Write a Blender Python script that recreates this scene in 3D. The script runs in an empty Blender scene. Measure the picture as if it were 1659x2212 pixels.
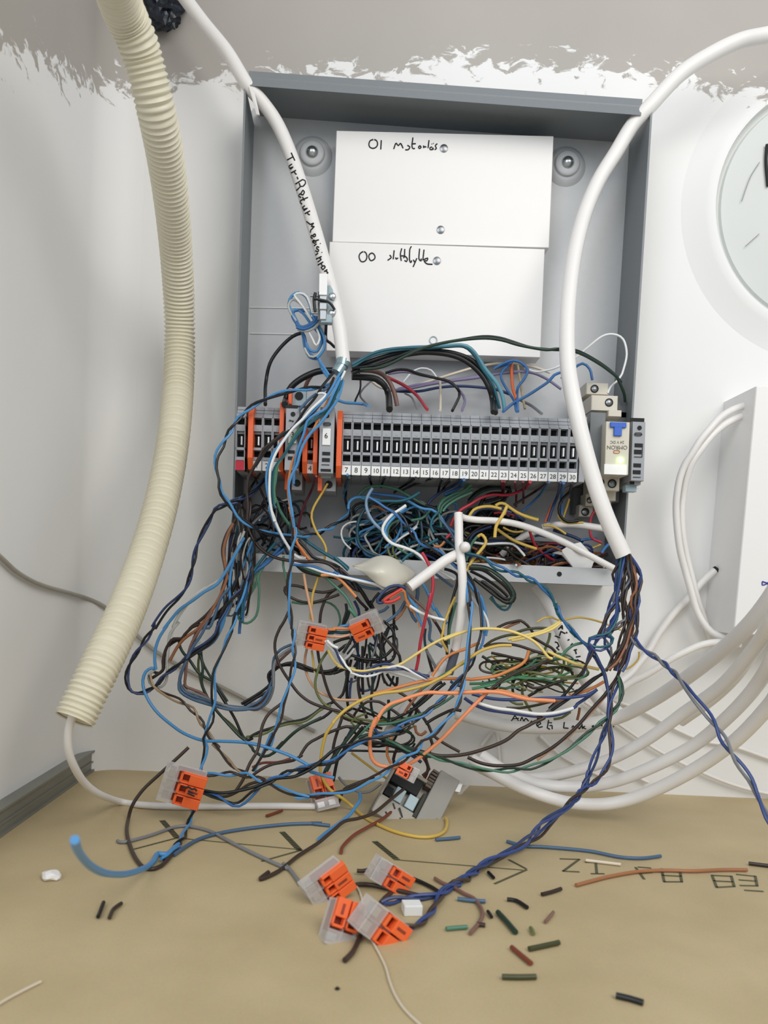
import bpy, bmesh, math, random
from mathutils import Vector, Matrix, noise

# ------------------------------------------------------------------ camera, light, exposure (numbers below are millimetres)
K = 0.001
C = bpy.context.scene.collection
SC = bpy.context.scene
def V(p): return Vector(p) * K
cam_d = bpy.data.cameras.new('camera'); cam = bpy.data.objects.new('camera', cam_d); C.objects.link(cam)
ax = Matrix(((0.998836,-0.008226,0.047522),(-0.047062,0.049198,0.997680),(-0.010545,-0.998755,0.048754))).transposed().to_4x4(); ax.translation = V((79.73,-535.35,-6.11)); cam.matrix_world = ax
cam_d.sensor_fit = 'VERTICAL'; cam_d.sensor_height = 36; cam_d.lens = 27.9928
cam_d.shift_x = 0.02140; cam_d.shift_y = 0.10883; cam_d.clip_start = 0.005
cam_d.dof.use_dof = True; cam_d.dof.focus_distance = .465; cam_d.dof.aperture_fstop = 15
SC.camera = cam
world = bpy.data.worlds.new('world'); SC.world = world; world.use_nodes = True
world.node_tree.nodes['Background'].inputs[0].default_value = (0.86, 0.93, 1.0, 1)
world.node_tree.nodes['Background'].inputs[1].default_value = 0.50
def area(name, loc, target, w, h, power, col):
    l = bpy.data.lights.new(name, 'AREA'); l.shape = 'RECTANGLE'; l.size = w*K; l.size_y = h*K; l.energy = power; l.color = col
    o = bpy.data.objects.new(name, l); C.objects.link(o); o.location = V(loc)
    o.rotation_euler = (Vector(target)-Vector(loc)).to_track_quat('-Z', 'Y').to_euler()
area('window_light', (-420, -1150, 520), (60, 0, 120), 500, 700, 5.8, (0.90, 0.95, 1.0))
area('ceiling_light', (500, -820, 620), (120, 0, 110), 620, 620, 6.1, (1.0, 0.96, 0.90))
SC.view_settings.view_transform = 'Standard'; SC.view_settings.look = 'None'
SC.view_settings.gamma = 1; SC.view_settings.use_curve_mapping = False; SC.view_settings.exposure = -0.10

# ------------------------------------------------------------------ materials
def lin(h):
    c = [int(h[i:i+2], 16)/255 for i in (0, 2, 4)]
    return tuple(x/12.92 if x <= .04045 else ((x+.055)/1.055)**2.4 for x in c) + (1,)
MATS = {}
def mat(name, hx, rough=.45, metal=0., vary=.10, scale=120., trans=0., bump=0., emit=None):
    if name in MATS: return MATS[name]
    m = bpy.data.materials.new(name); m.use_nodes = True; nt = m.node_tree; b = nt.nodes['Principled BSDF']
    tc = nt.nodes.new('ShaderNodeTexCoord'); nz = nt.nodes.new('ShaderNodeTexNoise'); nz.inputs['Scale'].default_value = scale; nz.inputs['Detail'].default_value = 4
    nt.links.new(tc.outputs['Object'], nz.inputs['Vector'])
    mx = nt.nodes.new('ShaderNodeMix'); mx.data_type = 'RGBA'; c = lin(hx)
    mx.inputs['A'].default_value = tuple(x*(1-vary) for x in c[:3])+(1,); mx.inputs['B'].default_value = tuple(min(1, x*(1+vary)) for x in c[:3])+(1,)
    nt.links.new(nz.outputs['Fac'], mx.inputs['Factor']); nt.links.new(mx.outputs['Result'], b.inputs['Base Color'])
    b.inputs['Roughness'].default_value = rough; b.inputs['Metallic'].default_value = metal
    if trans: b.inputs['Transmission Weight'].default_value = trans; b.inputs['IOR'].default_value = 1.35
    if bump:
        bp = nt.nodes.new('ShaderNodeBump'); bp.inputs['Strength'].default_value = bump; bp.inputs['Distance'].default_value = .0006
        nt.links.new(nz.outputs['Fac'], bp.inputs['Height']); nt.links.new(bp.outputs['Normal'], b.inputs['Normal'])
    if emit: b.inputs['Emission Color'].default_value = lin(emit[0]); b.inputs['Emission Strength'].default_value = emit[1]
    MATS[name] = m; return m
WC = dict(K='101113', B='3369a2', LB='4a8cc2', SB='46627f', PB='7f9cb8', NB='2b3c66', NB2='30457f', T='1d5a6a', DT='123e4a', TL='5f97a8', G='4a7a64', MG='4f9468',
    DG='1c362a', OL='66703f', DO='3c3f20', W='e4e6e6', LG='b4b6b2', GY='7a7c80', CR='d8ccb8', BE='b8a582', V='83799a', R='b02c3c', DR='6e2430', RR='cf4038', RB='7a3a28', RO='a06a45', LN='8a8c60',
    O='d96a3c', OR='d98a50', OP='ee9566', BO='8f5c3c', BR='2f221d', BP='7d5b50', DN='3a2c24', TN='9a8263', PE='d9a884', Y='cfae52', YL='ead07c')
def wm(c): return mat('wire_'+c, WC[c], .38, vary=.06, scale=60)
M_white_cable = mat('white_cable', 'eae7e4', .42, vary=.03, scale=40)
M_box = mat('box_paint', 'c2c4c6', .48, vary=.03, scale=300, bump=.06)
M_box_shade = mat('box_paint_shaded', '7c8184', .5, vary=.04, scale=300, bump=.06)  # box grey darkened for side panels and top lip, shade put into the colour
M_plate = mat('plate_white', 'eceae8', .4, vary=.01)
M_term = mat('terminal_grey', '9c9fa4', .45, vary=.05)
M_dark = mat('dark_recess', '101012', .7)
M_orange = mat('orange_plastic', 'e8632f', .42, vary=.05)
M_lever = mat('orange_lever', 'f06a35', .4, vary=.05)
M_tag = mat('marker_white', 'e8e8e6', .5, vary=.02)
M_redtag = mat('marker_red', 'b51d34', .6, vary=.1)
M_ink = mat('black_ink', '0d0d10', .6)
M_blueink = mat('blue_ink', '2a2f9a', .6)
M_metal = mat('bright_metal', 'c9ccce', .28, 1., vary=.04)
M_screw = mat('screw_metal', '8f9294', .35, 1., vary=.1, scale=900)
M_clear = mat('clear_plastic', 'dcd7d4', .12, vary=.02); M_clear.node_tree.nodes['Principled BSDF'].inputs['Alpha'].default_value = .3
M_core = mat('connector_core', '8e3a28', .5, vary=.25, scale=500)
M_cream = mat('relay_cream', 'cfc9ba', .45, vary=.02)
M_smoke = mat('relay_smoked_side', '6d7174', .2, vary=.25, scale=90)
M_relay_blue = mat('relay_blue', '2f62c4', .45)
M_led = mat('green_led', 'c8ff9a', .4, emit=('b6ff7a', 9.0))
M_socket = mat('socket_grey', '5e6163', .5)
M_conduit = mat('cream_conduit', 'e0dac4', .42, vary=.03, scale=40)
M_wrap = mat('cream_wrap', 'd2cec0', .3, vary=.06, scale=60)
M_board = mat('fallen_grey', '8d8a83', .5, vary=.06)
M_foam = mat('dark_sheet', '1e2530', .3, vary=.3, scale=60)
M_bluegrey = mat('pale_blue_grey', '9fb4bb', .4)
M_profile = mat('grey_profile', '77776f', .35, vary=.1, scale=40)

def wall_mat():
    m = bpy.data.materials.new('wall_paint'); m.use_nodes = True; nt = m.node_tree; b = nt.nodes['Principled BSDF']; N = nt.nodes.new; L = nt.links.new
    geo = N('ShaderNodeNewGeometry'); sep = N('ShaderNodeSeparateXYZ'); L(geo.outputs['Position'], sep.inputs[0])
    def math_(op, a, bb):
        n = N('ShaderNodeMath'); n.operation = op
        for i, x in enumerate((a, bb)):
            if hasattr(x, 'links'): L(x, n.inputs[i])
            else: n.inputs[i].default_value = x
        return n.outputs[0]
    # ragged lower edge of the unpainted plaster: a brushed line that climbs to the right
    edge = N('ShaderNodeFloatCurve'); L(math_('MULTIPLY', math_('ADD', sep.outputs['X'], .1), 1/.5), edge.inputs['Value'])
    cv = edge.mapping.curves[0]; cv.points[0].location = (0, .30); cv.points[1].location = (1, .52)
    for x, y in ((.34, .43), (.52, .62), (.70, .52)): cv.points.new(x, y)
    edge.mapping.update()
    zed = math_('ADD', math_('MULTIPLY', edge.outputs[0], .07), .2935)
    zed = math_('SUBTRACT', zed, math_('MULTIPLY', math_('MAXIMUM', math_('MULTIPLY', sep.outputs['Y'], -1), 0.), .50))
    rel = math_('DIVIDE', math_('SUBTRACT', sep.outputs['Z'], zed), .012)
    mp = N('ShaderNodeMapping'); mp.inputs['Scale'].default_value = (1, 1, 1.7); L(geo.outputs['Position'], mp.inputs[0])
    n1 = N('ShaderNodeTexNoise'); n1.inputs['Scale'].default_value = 75; n1.inputs['Detail'].default_value = 7; n1.inputs['Roughness'].default_value = .62; n1.inputs['Distortion'].default_value = .8; L(mp.outputs[0], n1.inputs['Vector'])
    n2 = N('ShaderNodeTexNoise'); n2.inputs['Scale'].default_value = 14; n2.inputs['Detail'].default_value = 2; L(geo.outputs['Position'], n2.inputs['Vector'])
    v = math_('ADD', rel, math_('MULTIPLY', math_('SUBTRACT', n1.outputs['Fac'], .5), 7.5))
    v = math_('ADD', v, math_('MULTIPLY', math_('SUBTRACT', n2.outputs['Fac'], .5), 3.0))
    cr = N('ShaderNodeValToRGB'); cr.color_ramp.elements[0].position = .45; cr.color_ramp.elements[1].position = .55; L(math_('ADD', math_('MULTIPLY', v, .25), .5), cr.inputs[0])
    n3 = N('ShaderNodeTexNoise'); n3.inputs['Scale'].default_value = 9; n3.inputs['Detail'].default_value = 3; L(geo.outputs['Position'], n3.inputs['Vector'])
    pw = N('ShaderNodeMix'); pw.data_type = 'RGBA'; pw.inputs['A'].default_value = lin('e6e6e5'); pw.inputs['B'].default_value = lin('eeedeb'); L(n3.outputs['Fac'], pw.inputs['Factor'])
    pg = N('ShaderNodeMix'); pg.data_type = 'RGBA'; pg.inputs['A'].default_value = lin('a39e98'); pg.inputs['B'].default_value = lin('b7b1aa'); L(n3.outputs['Fac'], pg.inputs['Factor'])
    mx = N('ShaderNodeMix'); mx.data_type = 'RGBA'; L(cr.outputs[0], mx.inputs['Factor']); L(pw.outputs['Result'], mx.inputs['A']); L(pg.outputs['Result'], mx.inputs['B'])
    L(mx.outputs['Result'], b.inputs['Base Color']); b.inputs['Roughness'].default_value = .6
    bp = N('ShaderNodeBump'); bp.inputs['Strength'].default_value = .25; bp.inputs['Distance'].default_value = .0008; L(math_('SUBTRACT', n3.outputs['Fac'], cr.outputs[0]), bp.inputs['Height']); L(bp.outputs[0], b.inputs['Normal'])
    return m
def floor_mat():
    m = bpy.data.materials.new('floor_board'); m.use_nodes = True; nt = m.node_tree; b = nt.nodes['Principled BSDF']; N = nt.nodes.new; L = nt.links.new
    geo = N('ShaderNodeNewGeometry')
    a = N('ShaderNodeTexNoise'); a.inputs['Scale'].default_value = 22; a.inputs['Detail'].default_value = 4; L(geo.outputs['Position'], a.inputs['Vector'])
    c = N('ShaderNodeTexNoise'); c.inputs['Scale'].default_value = 1500; c.inputs['Detail'].default_value = 2; L(geo.outputs['Position'], c.inputs['Vector'])
    r = N('ShaderNodeValToRGB'); L(a.outputs['Fac'], r.inputs[0]); r.color_ramp.elements[0].position = .3; r.color_ramp.elements[1].position = .75
    r.color_ramp.elements[0].color = lin('b4a27c'); r.color_ramp.elements[1].color = lin('c2b08a')
    mx = N('ShaderNodeMix'); mx.data_type = 'RGBA'; mx.blend_type = 'OVERLAY'; mx.inputs['Factor'].default_value = .18; L(r.outputs[0], mx.inputs['A']); L(c.outputs['Color'], mx.inputs['B'])
    L(mx.outputs['Result'], b.inputs['Base Color']); b.inputs['Roughness'].default_value = .55
    return m
M_wall = wall_mat(); M_floor = floor_mat()

# ------------------------------------------------------------------ mesh helpers (all input in mm)
class MB:
    def __init__(s): s.v = []; s.f = []
    def add(s, vs, fs):
        n = len(s.v); s.v += [tuple(p) for p in vs]; s.f += [tuple(i+n for i in f) for f in fs]; return s
    def box(s, x0, x1, y0, y1, z0, z1, fr=None):
        vs = [Vector((x, y, z)) for x in (x0, x1) for y in (y0, y1) for z in (z0, z1)]
        if fr: vs = [fr(p) for p in vs]
        return s.add(vs, [(0,1,3,2),(4,6,7,5),(0,4,5,1),(2,3,7,6),(0,2,6,4),(1,5,7,3)])
    def slab(s, q, t, inset=0.):            # polygon pushed back towards the wall by t, optional chamfer
        q = [Vector(p) for p in q]; n = len(q); c = sum(q, Vector())/n; back = Vector((0, t, 0))
        if inset:
            fr = [p+(c-p).normalized()*inset for p in q]; mid = [p+Vector((0, inset*.8, 0)) for p in q]; vs = fr+mid+[p+back for p in q]
            fs = [tuple(range(n))]
            for k in (0, 1): fs += [(k*n+i, (k+1)*n+i, (k+1)*n+(i+1) % n, k*n+(i+1) % n) for i in range(n)]
            fs.append(tuple(range(3*n-1, 2*n-1, -1)))
        else:
            vs = q+[p+back for p in q]; fs = [tuple(range(n))]+[(i, n+i, n+(i+1) % n, (i+1) % n) for i in range(n)]+[tuple(range(2*n-1, n-1, -1))]
        return s.add(vs, fs)
    def disc(s, c, r, t, n=20, axis=(0, -1, 0), dome=0.):   # short cylinder whose front faces along axis
        a = Vector(axis).normalized(); u = a.orthogonal().normalized(); w = a.cross(u); c = Vector(c); vs = []
        rings = [(r, -t), (r, 0)]+([(r*.7, dome*.6), (r*.35, dome*.92)] if dome else [])
        for rr, h in rings: vs += [c+a*h+(u*math.cos(k*math.tau/n)+w*math.sin(k*math.tau/n))*rr for k in range(n)]
        fs = []
        for g in range(len(rings)-1): fs += [(g*n+k, g*n+(k+1) % n, (g+1)*n+(k+1) % n, (g+1)*n+k) for k in range(n)]
        if dome: vs.append(c+a*dome); m = len(vs)-1; g = len(rings)-1; fs += [(g*n+k, g*n+(k+1) % n, m) for k in range(n)]
        else: fs.append(tuple(range(n, 2*n)))
        fs.append(tuple(range(n-1, -1, -1)))
        return s.add(vs, fs)
    def ring(s, c, prof, n=32, axis=(0, -1, 0)):           # lathe of (radius, height) profile around axis
        a = Vector(axis).normalized(); u = a.orthogonal().normalized(); w = a.cross(u); c = Vector(c); vs = []
        for rr, h in prof: vs += [c+a*h+(u*math.cos(k*math.tau/n)+w*math.sin(k*math.tau/n))*rr for k in range(n)]
        fs = []
        for g in range(len(prof)-1): fs += [(g*n+k, g*n+(k+1) % n, (g+1)*n+(k+1) % n, (g+1)*n+k) for k in range(n)]
        return s.add(vs, fs)
    def tube(s, pts, r, sides=8, caps=True, rf=None, smooth=True, step=2.2):
        pts = spline(pts, step) if smooth else [Vector(p) for p in pts]
        T = []
        for k in range(len(pts)): T.append((pts[min(k+1, len(pts)-1)]-pts[max(k-1, 0)]).normalized())
        nrm = T[0].orthogonal().normalized(); vs = []; n = len(pts)
        for k in range(n):
            nrm = (nrm-T[k]*nrm.dot(T[k])); nrm = nrm.normalized() if nrm.length > 1e-6 else T[k].orthogonal().normalized()
            bn = T[k].cross(nrm); rr = rf(k, n) if rf else r
            vs += [pts[k]+(nrm*math.cos(j*math.tau/sides)+bn*math.sin(j*math.tau/sides))*rr for j in range(sides)]
        fs = [(k*sides+j, k*sides+(j+1) % sides, (k+1)*sides+(j+1) % sides, (k+1)*sides+j) for k in range(n-1) for j in range(sides)]
        if caps: fs += [tuple(range(sides-1, -1, -1)), tuple(range((n-1)*sides, n*sides))]
        return s.add(vs, fs)
    def build(s, name, m, parent=None, smooth=False, origin=None, bevel=0.):
        o0 = Vector(origin) if origin is not None else (Vector(s.v[0]) if parent is None else Vector((0, 0, 0)))
        if parent is not None and origin is None: o0 = Vector(parent['at'])
        me = bpy.data.meshes.new(name); me.from_pydata([(Vector(p)-o0)*K for p in s.v], [], s.f); me.update()
        bm = bmesh.new(); bm.from_mesh(me); bmesh.ops.recalc_face_normals(bm, faces=bm.faces); bm.to_mesh(me); bm.free()
        if smooth:
            me.polygons.foreach_set('use_smooth', [True]*len(me.polygons)); me.set_sharp_from_angle(angle=math.radians(50))
        me.materials.append(m)
        ob = bpy.data.objects.new(name, me); C.objects.link(ob)
        if parent is not None: ob.parent = parent; ob.location = (o0-Vector(parent['at']))*K
        else: ob.location = o0*K
        ob['at'] = list(o0)
        if bevel:
            md = ob.modifiers.new('bevel', 'BEVEL'); md.width = bevel*K; md.segments = 2; md.limit_method = 'ANGLE'
        return ob
def spline(pts, step=2.2):
    p = [Vector(q) for q in pts]
    if len(p) < 3: return p
    p = [2*p[0]-p[1]]+p+[2*p[-1]-p[-2]]; out = []
    for k in range(1, len(p)-2):
        a, b, c, d = p[k-1:k+3]; n = max(2, min(14, int((c-b).length/step)))
        for i in range(n):
            t = i/n; out.append(.5*((2*b)+(c-a)*t+(2*a-5*b+4*c-d)*t*t+(3*b-a-3*c+d)*t**3))
    out.append(p[-2]); return out
def tag(o, label, cat, group=None, kind=None):
    if label: o['label'] = label
    if cat: o['category'] = cat
    if group: o['group'] = group
    if kind: o['kind'] = kind
    return o
def empty(name, loc, label, cat, group=None):
    o = bpy.data.objects.new(name, None); C.objects.link(o); o.location = V(loc); o.empty_display_size = .01; o['at'] = list(loc)
    return tag(o, label, cat, group)
def part(o, label): o['label'] = label; return o
def strokes(lst, name, parent, m=None, r=.36, lift=0.):
    b = MB()
    for st in lst:
        if len(st) == 1: st = [st[0], (st[0][0]+.3, st[0][1], st[0][2]-.3)]
        b.tube(st, r, 6, step=1.0)
    return b.build(name, m or M_ink, parent)
def text_mesh(txt, size):
    cu = bpy.data.curves.new('text', 'FONT'); cu.body = txt; cu.size = size*K; cu.align_x = 'CENTER'; cu.align_y = 'CENTER'; cu.extrude = .00004
    o = bpy.data.objects.new('text', cu); C.objects.link(o); dg = bpy.context.evaluated_depsgraph_get(); dg.update()
    me = bpy.data.meshes.new_from_object(o.evaluated_get(dg)); bpy.data.objects.remove(o); bpy.data.curves.remove(cu); return me
def put_text(txt, size, at, parent, m, ang=0., name='number'):
    me = text_mesh(txt, size); me.materials.clear(); me.materials.append(m)
    o = bpy.data.objects.new(name, me); C.objects.link(o); o.parent = parent
    o.matrix_local = Matrix.Translation((Vector(at)-Vector(parent['at']))*K) @ Matrix.Rotation(math.radians(-ang), 4, 'Y') @ Matrix.Rotation(math.pi/2, 4, 'X')
    o['at'] = list(at); return o

# ------------------------------------------------------------------ the setting
ZF, XL = -139.03, -96.73
def struct(b, name, m): o = b.build(name, m, origin=(0, 0, 0)); o['kind'] = 'structure'; return o
struct(MB().box(XL-12, 520, 0, 12, ZF-14, 470), 'wall_back', M_wall)
lw = MB(); RC = 26; prof_ = [(XL, -330)]+[(XL+RC-RC*math.cos(a*math.pi/16), -RC+RC*math.sin(a*math.pi/16)-.02) for a in range(0, 9)]+[(XL-12, -.02), (XL-12, -330)]; n_ = len(prof_)
lw.add([(x, y, z) for z in (ZF-14, 470) for x, y in prof_], [tuple(range(n_)), tuple(range(2*n_-1, n_-1, -1))]+[(i, (i+1) % n_, n_+(i+1) % n_, n_+i) for i in range(n_)])
lw_ = lw.build('wall_left', M_wall, smooth=True, origin=(0, 0, 0)); lw_['kind'] = 'structure'
fl = struct(MB().box(XL-12, 520, -420, 12, ZF-14, ZF), 'floor', M_floor)
bb = MB(); bb.box(XL-.5, XL+6.5, -330, -4.5, ZF, ZF+13); bb.box(XL-.5, XL+8, -330, -4, ZF+13, ZF+14.2); bb.box(XL+6.5, XL+8, -330, -4, ZF, ZF+1.6); bb.box(XL+6.5, XL+7.4, -330, -4, ZF+6, ZF+7)
base = struct(bb, 'baseboard_left', M_profile)
# printing on the floor board, read upside down
fl['at'] = [0, 0, 0]
def ribbon(lst, hw, name, m=M_ink, parent=fl):
    b = MB()
    for st in lst:
        st = [Vector(p) for p in st]
        for a, c in zip(st, st[1:]):
            d = (c-a); d.z = 0; n = Vector((-d.y, d.x, 0)).normalized()*hw; e = d.normalized()*hw*.5; up = Vector((0, 0, .12)); dn = Vector((0, 0, -.2))
            q = [a-n-e, a+n-e, c+n+e, c-n+e]; b.add([p+dn for p in q]+[p+up for p in q], [(4,5,6,7),(0,1,5,4),(1,2,6,5),(2,3,7,6),(3,0,4,7)])
    return b.build(name, m, parent)
def dashes(lst, n, gap=.3):
    out = []
    for st in lst:
        a, c = Vector(st[0]), Vector(st[-1])
        for k in range(n):
            out.append([a+(c-a)*(k/n), a+(c-a)*((k+1-gap)/n)])
    return out
M_print = mat('floor_print', '58563f', .7, vary=.2, scale=600)
ribbon(dashes([[(-18.67,-109.11,-138.88),(-4.59,-136.08,-138.88)]], 12)+dashes([[(47.28,-119.71,-138.88),(58.72,-147.64,-138.88)]], 12)+dashes([[(96.15,-128.50,-138.88),(106.39,-154.41,-138.88)]], 12), 1.5, 'printed_arrow', M_print)
ribbon(dashes([[(-4.59,-136.08,-138.88),(-21.90,-156.55,-138.88)]], 12, .15)+dashes([[(58.97,-146.66,-138.88),(41.40,-164.78,-138.88)]], 10, .2)+dashes([[(162.17,-147.15,-138.88),(168.28,-159.18,-138.88)],[(168.01,-160.44,-138.88),(148.99,-180.71,-138.88)]], 9, .2), .6, 'printed_arrow', M_print)
ribbon([[(-5.61,-136.25,-138.88),(58.27,-145.79,-138.88)],[(106.04,-154.45,-138.88),(165.94,-160.95,-138.88)]], .4, 'printed_line', M_print)
ribbon([[(189.04,-142.40,-138.88),(198.63,-141.98,-138.88),(185.84,-159.99,-138.88),(193.36,-160.06,-138.88)],[(200.82,-145.95,-138.88),(207.45,-143.53,-138.88)],[(206.32,-144.20,-138.88),(201.77,-160.99,-138.88)],[(199.05,-161.81,-138.88),(205.02,-161.09,-138.88)],[(225.96,-149.56,-138.88),(231.68,-150.13,-138.88)],[(224.34,-150.27,-138.88),(222.75,-165.90,-138.88)],[(223.62,-158.60,-138.88),(229.71,-156.64,-138.88)],[(236.91,-150.76,-138.88),(245.63,-151.71,-138.88),(240.09,-167.38,-138.88),(231.41,-168.39,-138.88),(236.91,-150.76,-138.88)],[(233.86,-159.80,-138.88),(242.70,-159.96,-138.88)],[(259.27,-156.76,-138.88),(268.65,-156.86,-138.88),(263.53,-170.40,-138.88),(254.30,-172.59,-138.88),(259.27,-156.76,-138.88)],[(256.78,-164.25,-138.88),(265.51,-164.40,-138.88)],[(272.76,-153.92,-138.88),(281.08,-155.38,-138.88)],[(270.46,-161.46,-138.88),(277.72,-162.03,-138.88)],[(267.33,-168.83,-138.88),(275.40,-168.35,-138.88),(281.08,-155.38,-138.88)],[(266.58,-174.77,-138.88),(274.50,-175.20,-138.88)]], .62, 'printed_number', M_print)

# ------------------------------------------------------------------ the steel box on the wall
TL, TR, BR, BL = [Vector(p) for p in ((-1.58,-40.00,299.11), (245.85,-40.00,294.78), (246.03,-40.00,0.65), (1.89,-40.00,-0.63))]
def back(p, d): return Vector((p.x, -d, p.z))
box = empty('junction_box', (122, 0, 0), 'open grey steel junction box on the wall, its cover taken off', 'box')
MB().slab([back(p, 2) for p in (TL, TR, BR, BL)], 1.6).build('back_panel', M_box, box)
def side(a, c, t, name, m):                       # folded side sheet from the back panel to the rim
    a, c = Vector(a), Vector(c); n = Vector(t)
    q = [back(a, 40), back(c, 40), back(c, 1), back(a, 1)]
    return MB().add([*q]+[p+n for p in q], [(0,1,2,3),(4,7,6,5),(0,4,5,1),(1,5,6,2),(2,6,7,3),(3,7,4,0)]).build(name, m, box)
side(Vector((-1.45,-40.00,288.85)), BL, (1.2, 0, 0), 'side_panel', M_box_shade)
side(Vector((245.92,-40.00,289.34)), BR, (-1.2, 0, 0), 'side_panel', M_box_shade)
side(Vector((2.18,-40.00,295.53)), Vector((238.48,-40.00,291.13)), (0, 0, -1.2), 'top_panel', M_box_shade)
side(BL, BR, (0, 0, 1.2), 'bottom_panel', M_box_shade)
MB().add([*[(0.61,-38.00,300.21),(240.00,-38.00,296.20),(238.49,-42.00,284.27),(2.43,-42.00,289.19)], *[(0.45,-37.00,300.82),(240.32,-37.00,296.81),(238.88,-40.80,284.97),(2.24,-40.80,289.91)]], [(0,1,2,3),(7,6,5,4),(0,4,5,1),(1,5,6,2),(2,6,7,3),(3,7,4,0)]).build('top_lip', M_box_shade, box)
MB().slab([(1.55,-40.50,9.93),(240.86,-40.50,11.05),(241.24,-40.50,0.42),(1.98,-40.50,-0.92)], 1.2, .5).build('bottom_lip', M_box, box)
b = MB().disc((205.94,-40.90,6.22), 1.5, .5, 16); part(b.build('screw_hole', M_dark, box), 'dark screw hole in the bottom lip')
for q in ((38.59,-2.00,270.59), (204.08,-2.00,272.69)):
    MB().ring(q, [(13, 0), (12, 1.0), (10.4, 2.4), (9, 3.2), (0.1, 3.4)], 32).build('boss', M_box, box, True)
    q2 = (q[0], q[1]-3.2, q[2]); MB().ring(q2, [(8, 0), (8, 1.5), (7.2, 2.2), (5.4, 2.4), (.1, 2.4)], 32).build('washer', M_box, box, True)
    q3 = (q[0], q[1]-5.4, q[2]); h = MB().disc(q3, 4.3, 1., 24, dome=3.2); bolt = part(h.build('bolt', M_metal, box, True), 'shiny domed fixing bolt')
b = MB()
for q in ([(1.95,-2.40,171.93),(48.71,-2.40,173.69)], [(2.63,-2.40,155.21),(33.04,-2.40,156.13)]): b.tube(q, .35, 4, smooth=False)
b.build('seam', M_tag, box)

# ------------------------------------------------------------------ the two white cover plates
def plate(q, scr, label, ink, seed):
    c = empty('cover_plate', [sum(p[i] for p in q)/4 for i in range(3)], label, 'plate')
    MB().slab(q, 14, .35).build('plate', M_plate, c)
    for s in scr:
        MB().disc(s, 2.5, 1.4, 20, dome=.5).build('screw', M_screw, c, True)
    strokes(ink, 'handwriting', c, r=.42)
    return c
plate([(54.38,-20.00,277.88),(191.17,-20.00,281.61),(192.31,-20.00,212.77),(54.89,-20.00,209.50)], [(122.41,-20.40,270.43), (122.99,-20.40,220.26)], 'upper white cover plate with 01 and a handwritten word',
  [[(77.70,-20.10,273.54),(75.84,-20.10,272.75),(75.09,-20.10,270.66),(75.82,-20.10,268.77),(77.88,-20.10,268.14),(79.81,-20.10,269.06),(80.57,-20.10,270.94),(79.84,-20.10,272.96),(78.33,-20.10,273.58)],[(82.77,-20.10,273.31),(82.71,-20.10,267.77)],[(90.86,-20.10,268.48),(91.44,-20.10,270.48),(92.12,-20.10,272.16),(93.67,-20.10,270.60),(94.86,-20.10,272.10),(95.76,-20.10,271.04),(96.70,-20.10,269.20)],[(99.35,-20.10,271.10),(101.00,-20.10,270.08),(99.90,-20.10,268.46),(98.13,-20.10,268.37)],[(102.56,-20.10,275.99),(102.22,-20.10,271.04),(102.90,-20.10,269.35),(104.16,-20.10,269.50)],[(101.83,-20.10,272.05),(104.56,-20.10,272.40)],[(107.15,-20.10,271.30),(106.36,-20.10,270.35),(107.11,-20.10,269.57),(108.08,-20.10,270.44),(107.15,-20.10,271.30)],[(109.47,-20.10,271.42),(109.75,-20.10,270.00)],[(109.71,-20.10,270.82),(111.28,-20.10,270.77)],[(112.76,-20.10,274.88),(112.41,-20.10,270.14)],[(115.00,-20.10,270.80),(113.82,-20.10,270.62),(113.72,-20.10,269.38),(115.07,-20.10,269.33),(115.52,-20.10,270.42),(115.71,-20.10,269.28)],[(114.56,-20.10,272.75),(114.90,-20.10,272.69)],[(115.55,-20.10,273.17),(115.89,-20.10,273.11)],[(118.05,-20.10,273.02),(116.89,-20.10,271.81),(117.73,-20.10,270.21),(116.67,-20.10,269.41)]], 1)
plate([(53.24,-22.00,208.57),(189.29,-22.00,210.93),(190.31,-22.00,143.46),(54.26,-22.00,141.01)], [(121.49,-22.40,200.15)], 'lower white cover plate with 00 and a handwritten word',
  [[(74.60,-22.10,203.49),(72.85,-22.10,202.24),(72.23,-22.10,200.14),(73.27,-22.10,197.71),(74.91,-22.10,197.17),(76.63,-22.10,198.29),(77.20,-22.10,200.60),(76.41,-22.10,202.84),(75.11,-22.10,203.52)],[(80.22,-22.10,202.95),(78.66,-22.10,201.92),(78.40,-22.10,200.25),(79.37,-22.10,198.43),(80.44,-22.10,198.24),(82.08,-22.10,199.40),(82.25,-22.10,201.06),(81.30,-22.10,202.46),(80.22,-22.10,202.95)],[(91.47,-22.10,202.15),(92.60,-22.10,200.76),(90.36,-22.10,198.91)],[(94.16,-22.10,205.19),(93.83,-22.10,199.79)],[(95.34,-22.10,200.90),(95.77,-22.10,199.89),(96.83,-22.10,200.77)],[(98.87,-22.10,206.67),(98.20,-22.10,203.12),(98.95,-22.10,199.01)],[(100.79,-22.10,206.36),(100.80,-22.10,201.80),(100.21,-22.10,200.94)],[(98.12,-22.10,202.08),(101.42,-22.10,202.12)],[(101.44,-22.10,201.83),(102.78,-22.10,200.45),(102.23,-22.10,198.68),(101.05,-22.10,199.45)],[(104.93,-22.10,208.22),(104.01,-22.10,206.31),(104.17,-22.10,199.69),(105.17,-22.10,198.29),(105.45,-22.10,199.55)],[(106.53,-22.10,200.02),(107.53,-22.10,198.54)],[(108.68,-22.10,201.08),(107.56,-22.10,198.00),(106.62,-22.10,195.67)],[(110.15,-22.10,207.04),(110.05,-22.10,200.82),(111.55,-22.10,199.65),(111.39,-22.10,200.97)],[(112.97,-22.10,206.56),(112.54,-22.10,200.12)],[(112.95,-22.10,200.35),(115.64,-22.10,201.60),(115.10,-22.10,199.83),(113.41,-22.10,199.75),(115.19,-22.10,197.97),(118.80,-22.10,197.86)]], 2)
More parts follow.
